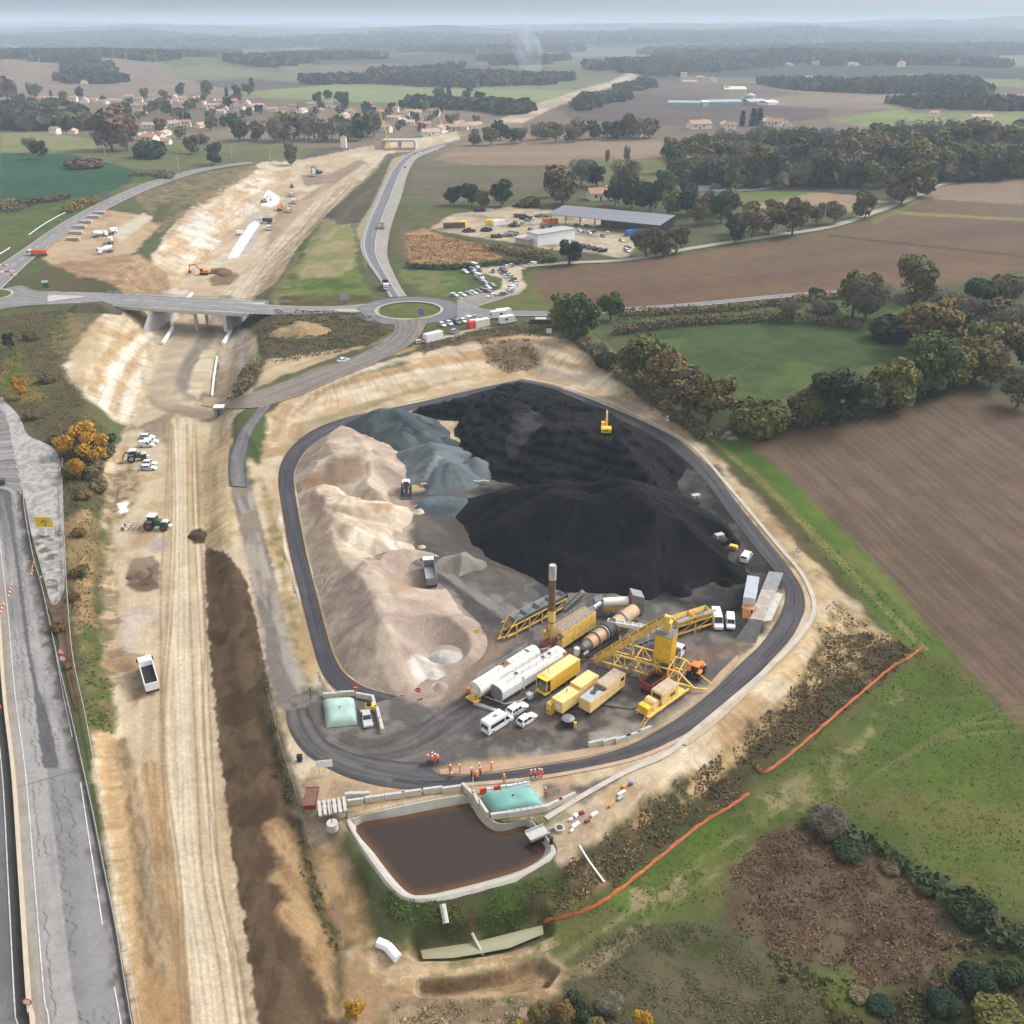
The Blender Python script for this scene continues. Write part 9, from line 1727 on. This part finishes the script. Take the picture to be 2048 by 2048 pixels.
for k in range(9):p=Z3(1090+k*22,360+k*5+(k % 2)*8);t=thing('skip','dark blue skip in the row near the scrapyard gate, %s from the left' % nth(k+1),'skip',at(*p,zs),.3,'blue skips');q=MB().hull([(-1.3,-.8,.1),(1.3,-.8,.1),(1.3,.8,.1),(-1.3,.8,.1)],[(-1.8,-1,1.5),(1.8,-1,1.5),(1.8,1,1.5),(-1.8,1,1.5)]).build('skip_body',M_NAVY if k % 3 else M_BLUE,t);MB().box(-1.5,1.5,-.8,.8,1.5,1.55).build('load',M_RUST,t)
p=at(778,300);t=thing('crane','thin mobile crane with a long yellow jib at the far bridge site','crane',p);MB().box(-4,4,-1.4,1.4,.5,2.4).build('carrier',M_YBRIGHT,t);MB().bar((1,0,2.2),(-7,0,34),.8).build('jib',M_SIGNY,t);[wheel(t,x,s*1.2,.6,.4) for x in (-3,0,3) for s in (-1,1)]
p=at(800,297);t=thing('underpass_frame','concrete underpass frame under construction at the end of the cutting','underpass',p,-.1);q=MB().box(-15,15,-6,6,6.5,8);q.build('top_slab',M_CONC,t);q=MB();[q.box(x-.8,x+.8,-6,6,-1,6.5) for x in (-15,0,15)];q.build('wall',M_CONC,t);MB().box(-22,-15.8,-7,-6,-1,6).build('wing_wall',M_CONC,t)
for k,(x,y) in enumerate([(210,310),(358,340),(413,326),(464,319),(541,324)]):p=at(x,y);t=thing('power_pole','pale concrete power pole on the left meadow, %s from the left' % nth(k+1),'power pole',p,0,'power poles');MB().cyl((0,0,0),(0,0,12),.3,.18,8).build('pole',M_CONC,t);MB().box(-1.2,1.2,-.1,.1,11.2,11.4).build('cross_arm',M_STEEL,t)
p=at(688,296);t=thing('dovecote','tiny white tower among the trees left of the far bridge site','tower',p);MB().box(-2.5,2.5,-2.5,2.5,0,9).build('wall',M_WALLW,t);MB().hull([(-2.8,-2.8,9),(2.8,-2.8,9),(2.8,2.8,9),(-2.8,2.8,9)],[(-.2,-.2,11),(.2,-.2,11),(.2,.2,11),(-.2,.2,11)]).build('roof',M_TILE,t)
p=at(1076,142);me=bpy.data.meshes.new('smoke');bm=bmesh.new();bmesh.ops.create_icosphere(bm,subdivisions=3,radius=1);bm.to_mesh(me);bm.free();o=bpy.data.objects.new('smoke',me);C.objects.link(o);o['kind']='stuff';o.location=(p.x-25,p.y,p.z+42);o.scale=(34,34,60);o.rotation_euler=(0,rad(-22),0)
m=bpy.data.materials.new('bonfire_smoke');m.use_nodes=True;n=m.node_tree.nodes;l=m.node_tree.links;n.remove(n['Principled BSDF']);v=n.new('ShaderNodeVolumePrincipled');v.inputs['Color'].default_value=(.85,.9,1,1);tcn=n.new('ShaderNodeTexCoord');nz=n.new('ShaderNodeTexNoise');nz.inputs['Scale'].default_value=1.6;mp=n.new('ShaderNodeMapRange');mp.inputs[1].default_value=.42;mp.inputs[2].default_value=.7;mp.inputs[4].default_value=.02;l.new(tcn.outputs['Object'],nz.inputs['Vector']);l.new(nz.outputs[0],mp.inputs[0]);l.new(mp.outputs[0],v.inputs['Density']);l.new(v.outputs[0],n['Material Output'].inputs['Volume']);me.materials.append(m)
for o in [o for o in C.objects if o.parent is None and o.get('label') in ('tree','house','block','worker')]:
    for c in list(o.children_recursive):bpy.data.objects.remove(c)
    bpy.data.objects.remove(o)
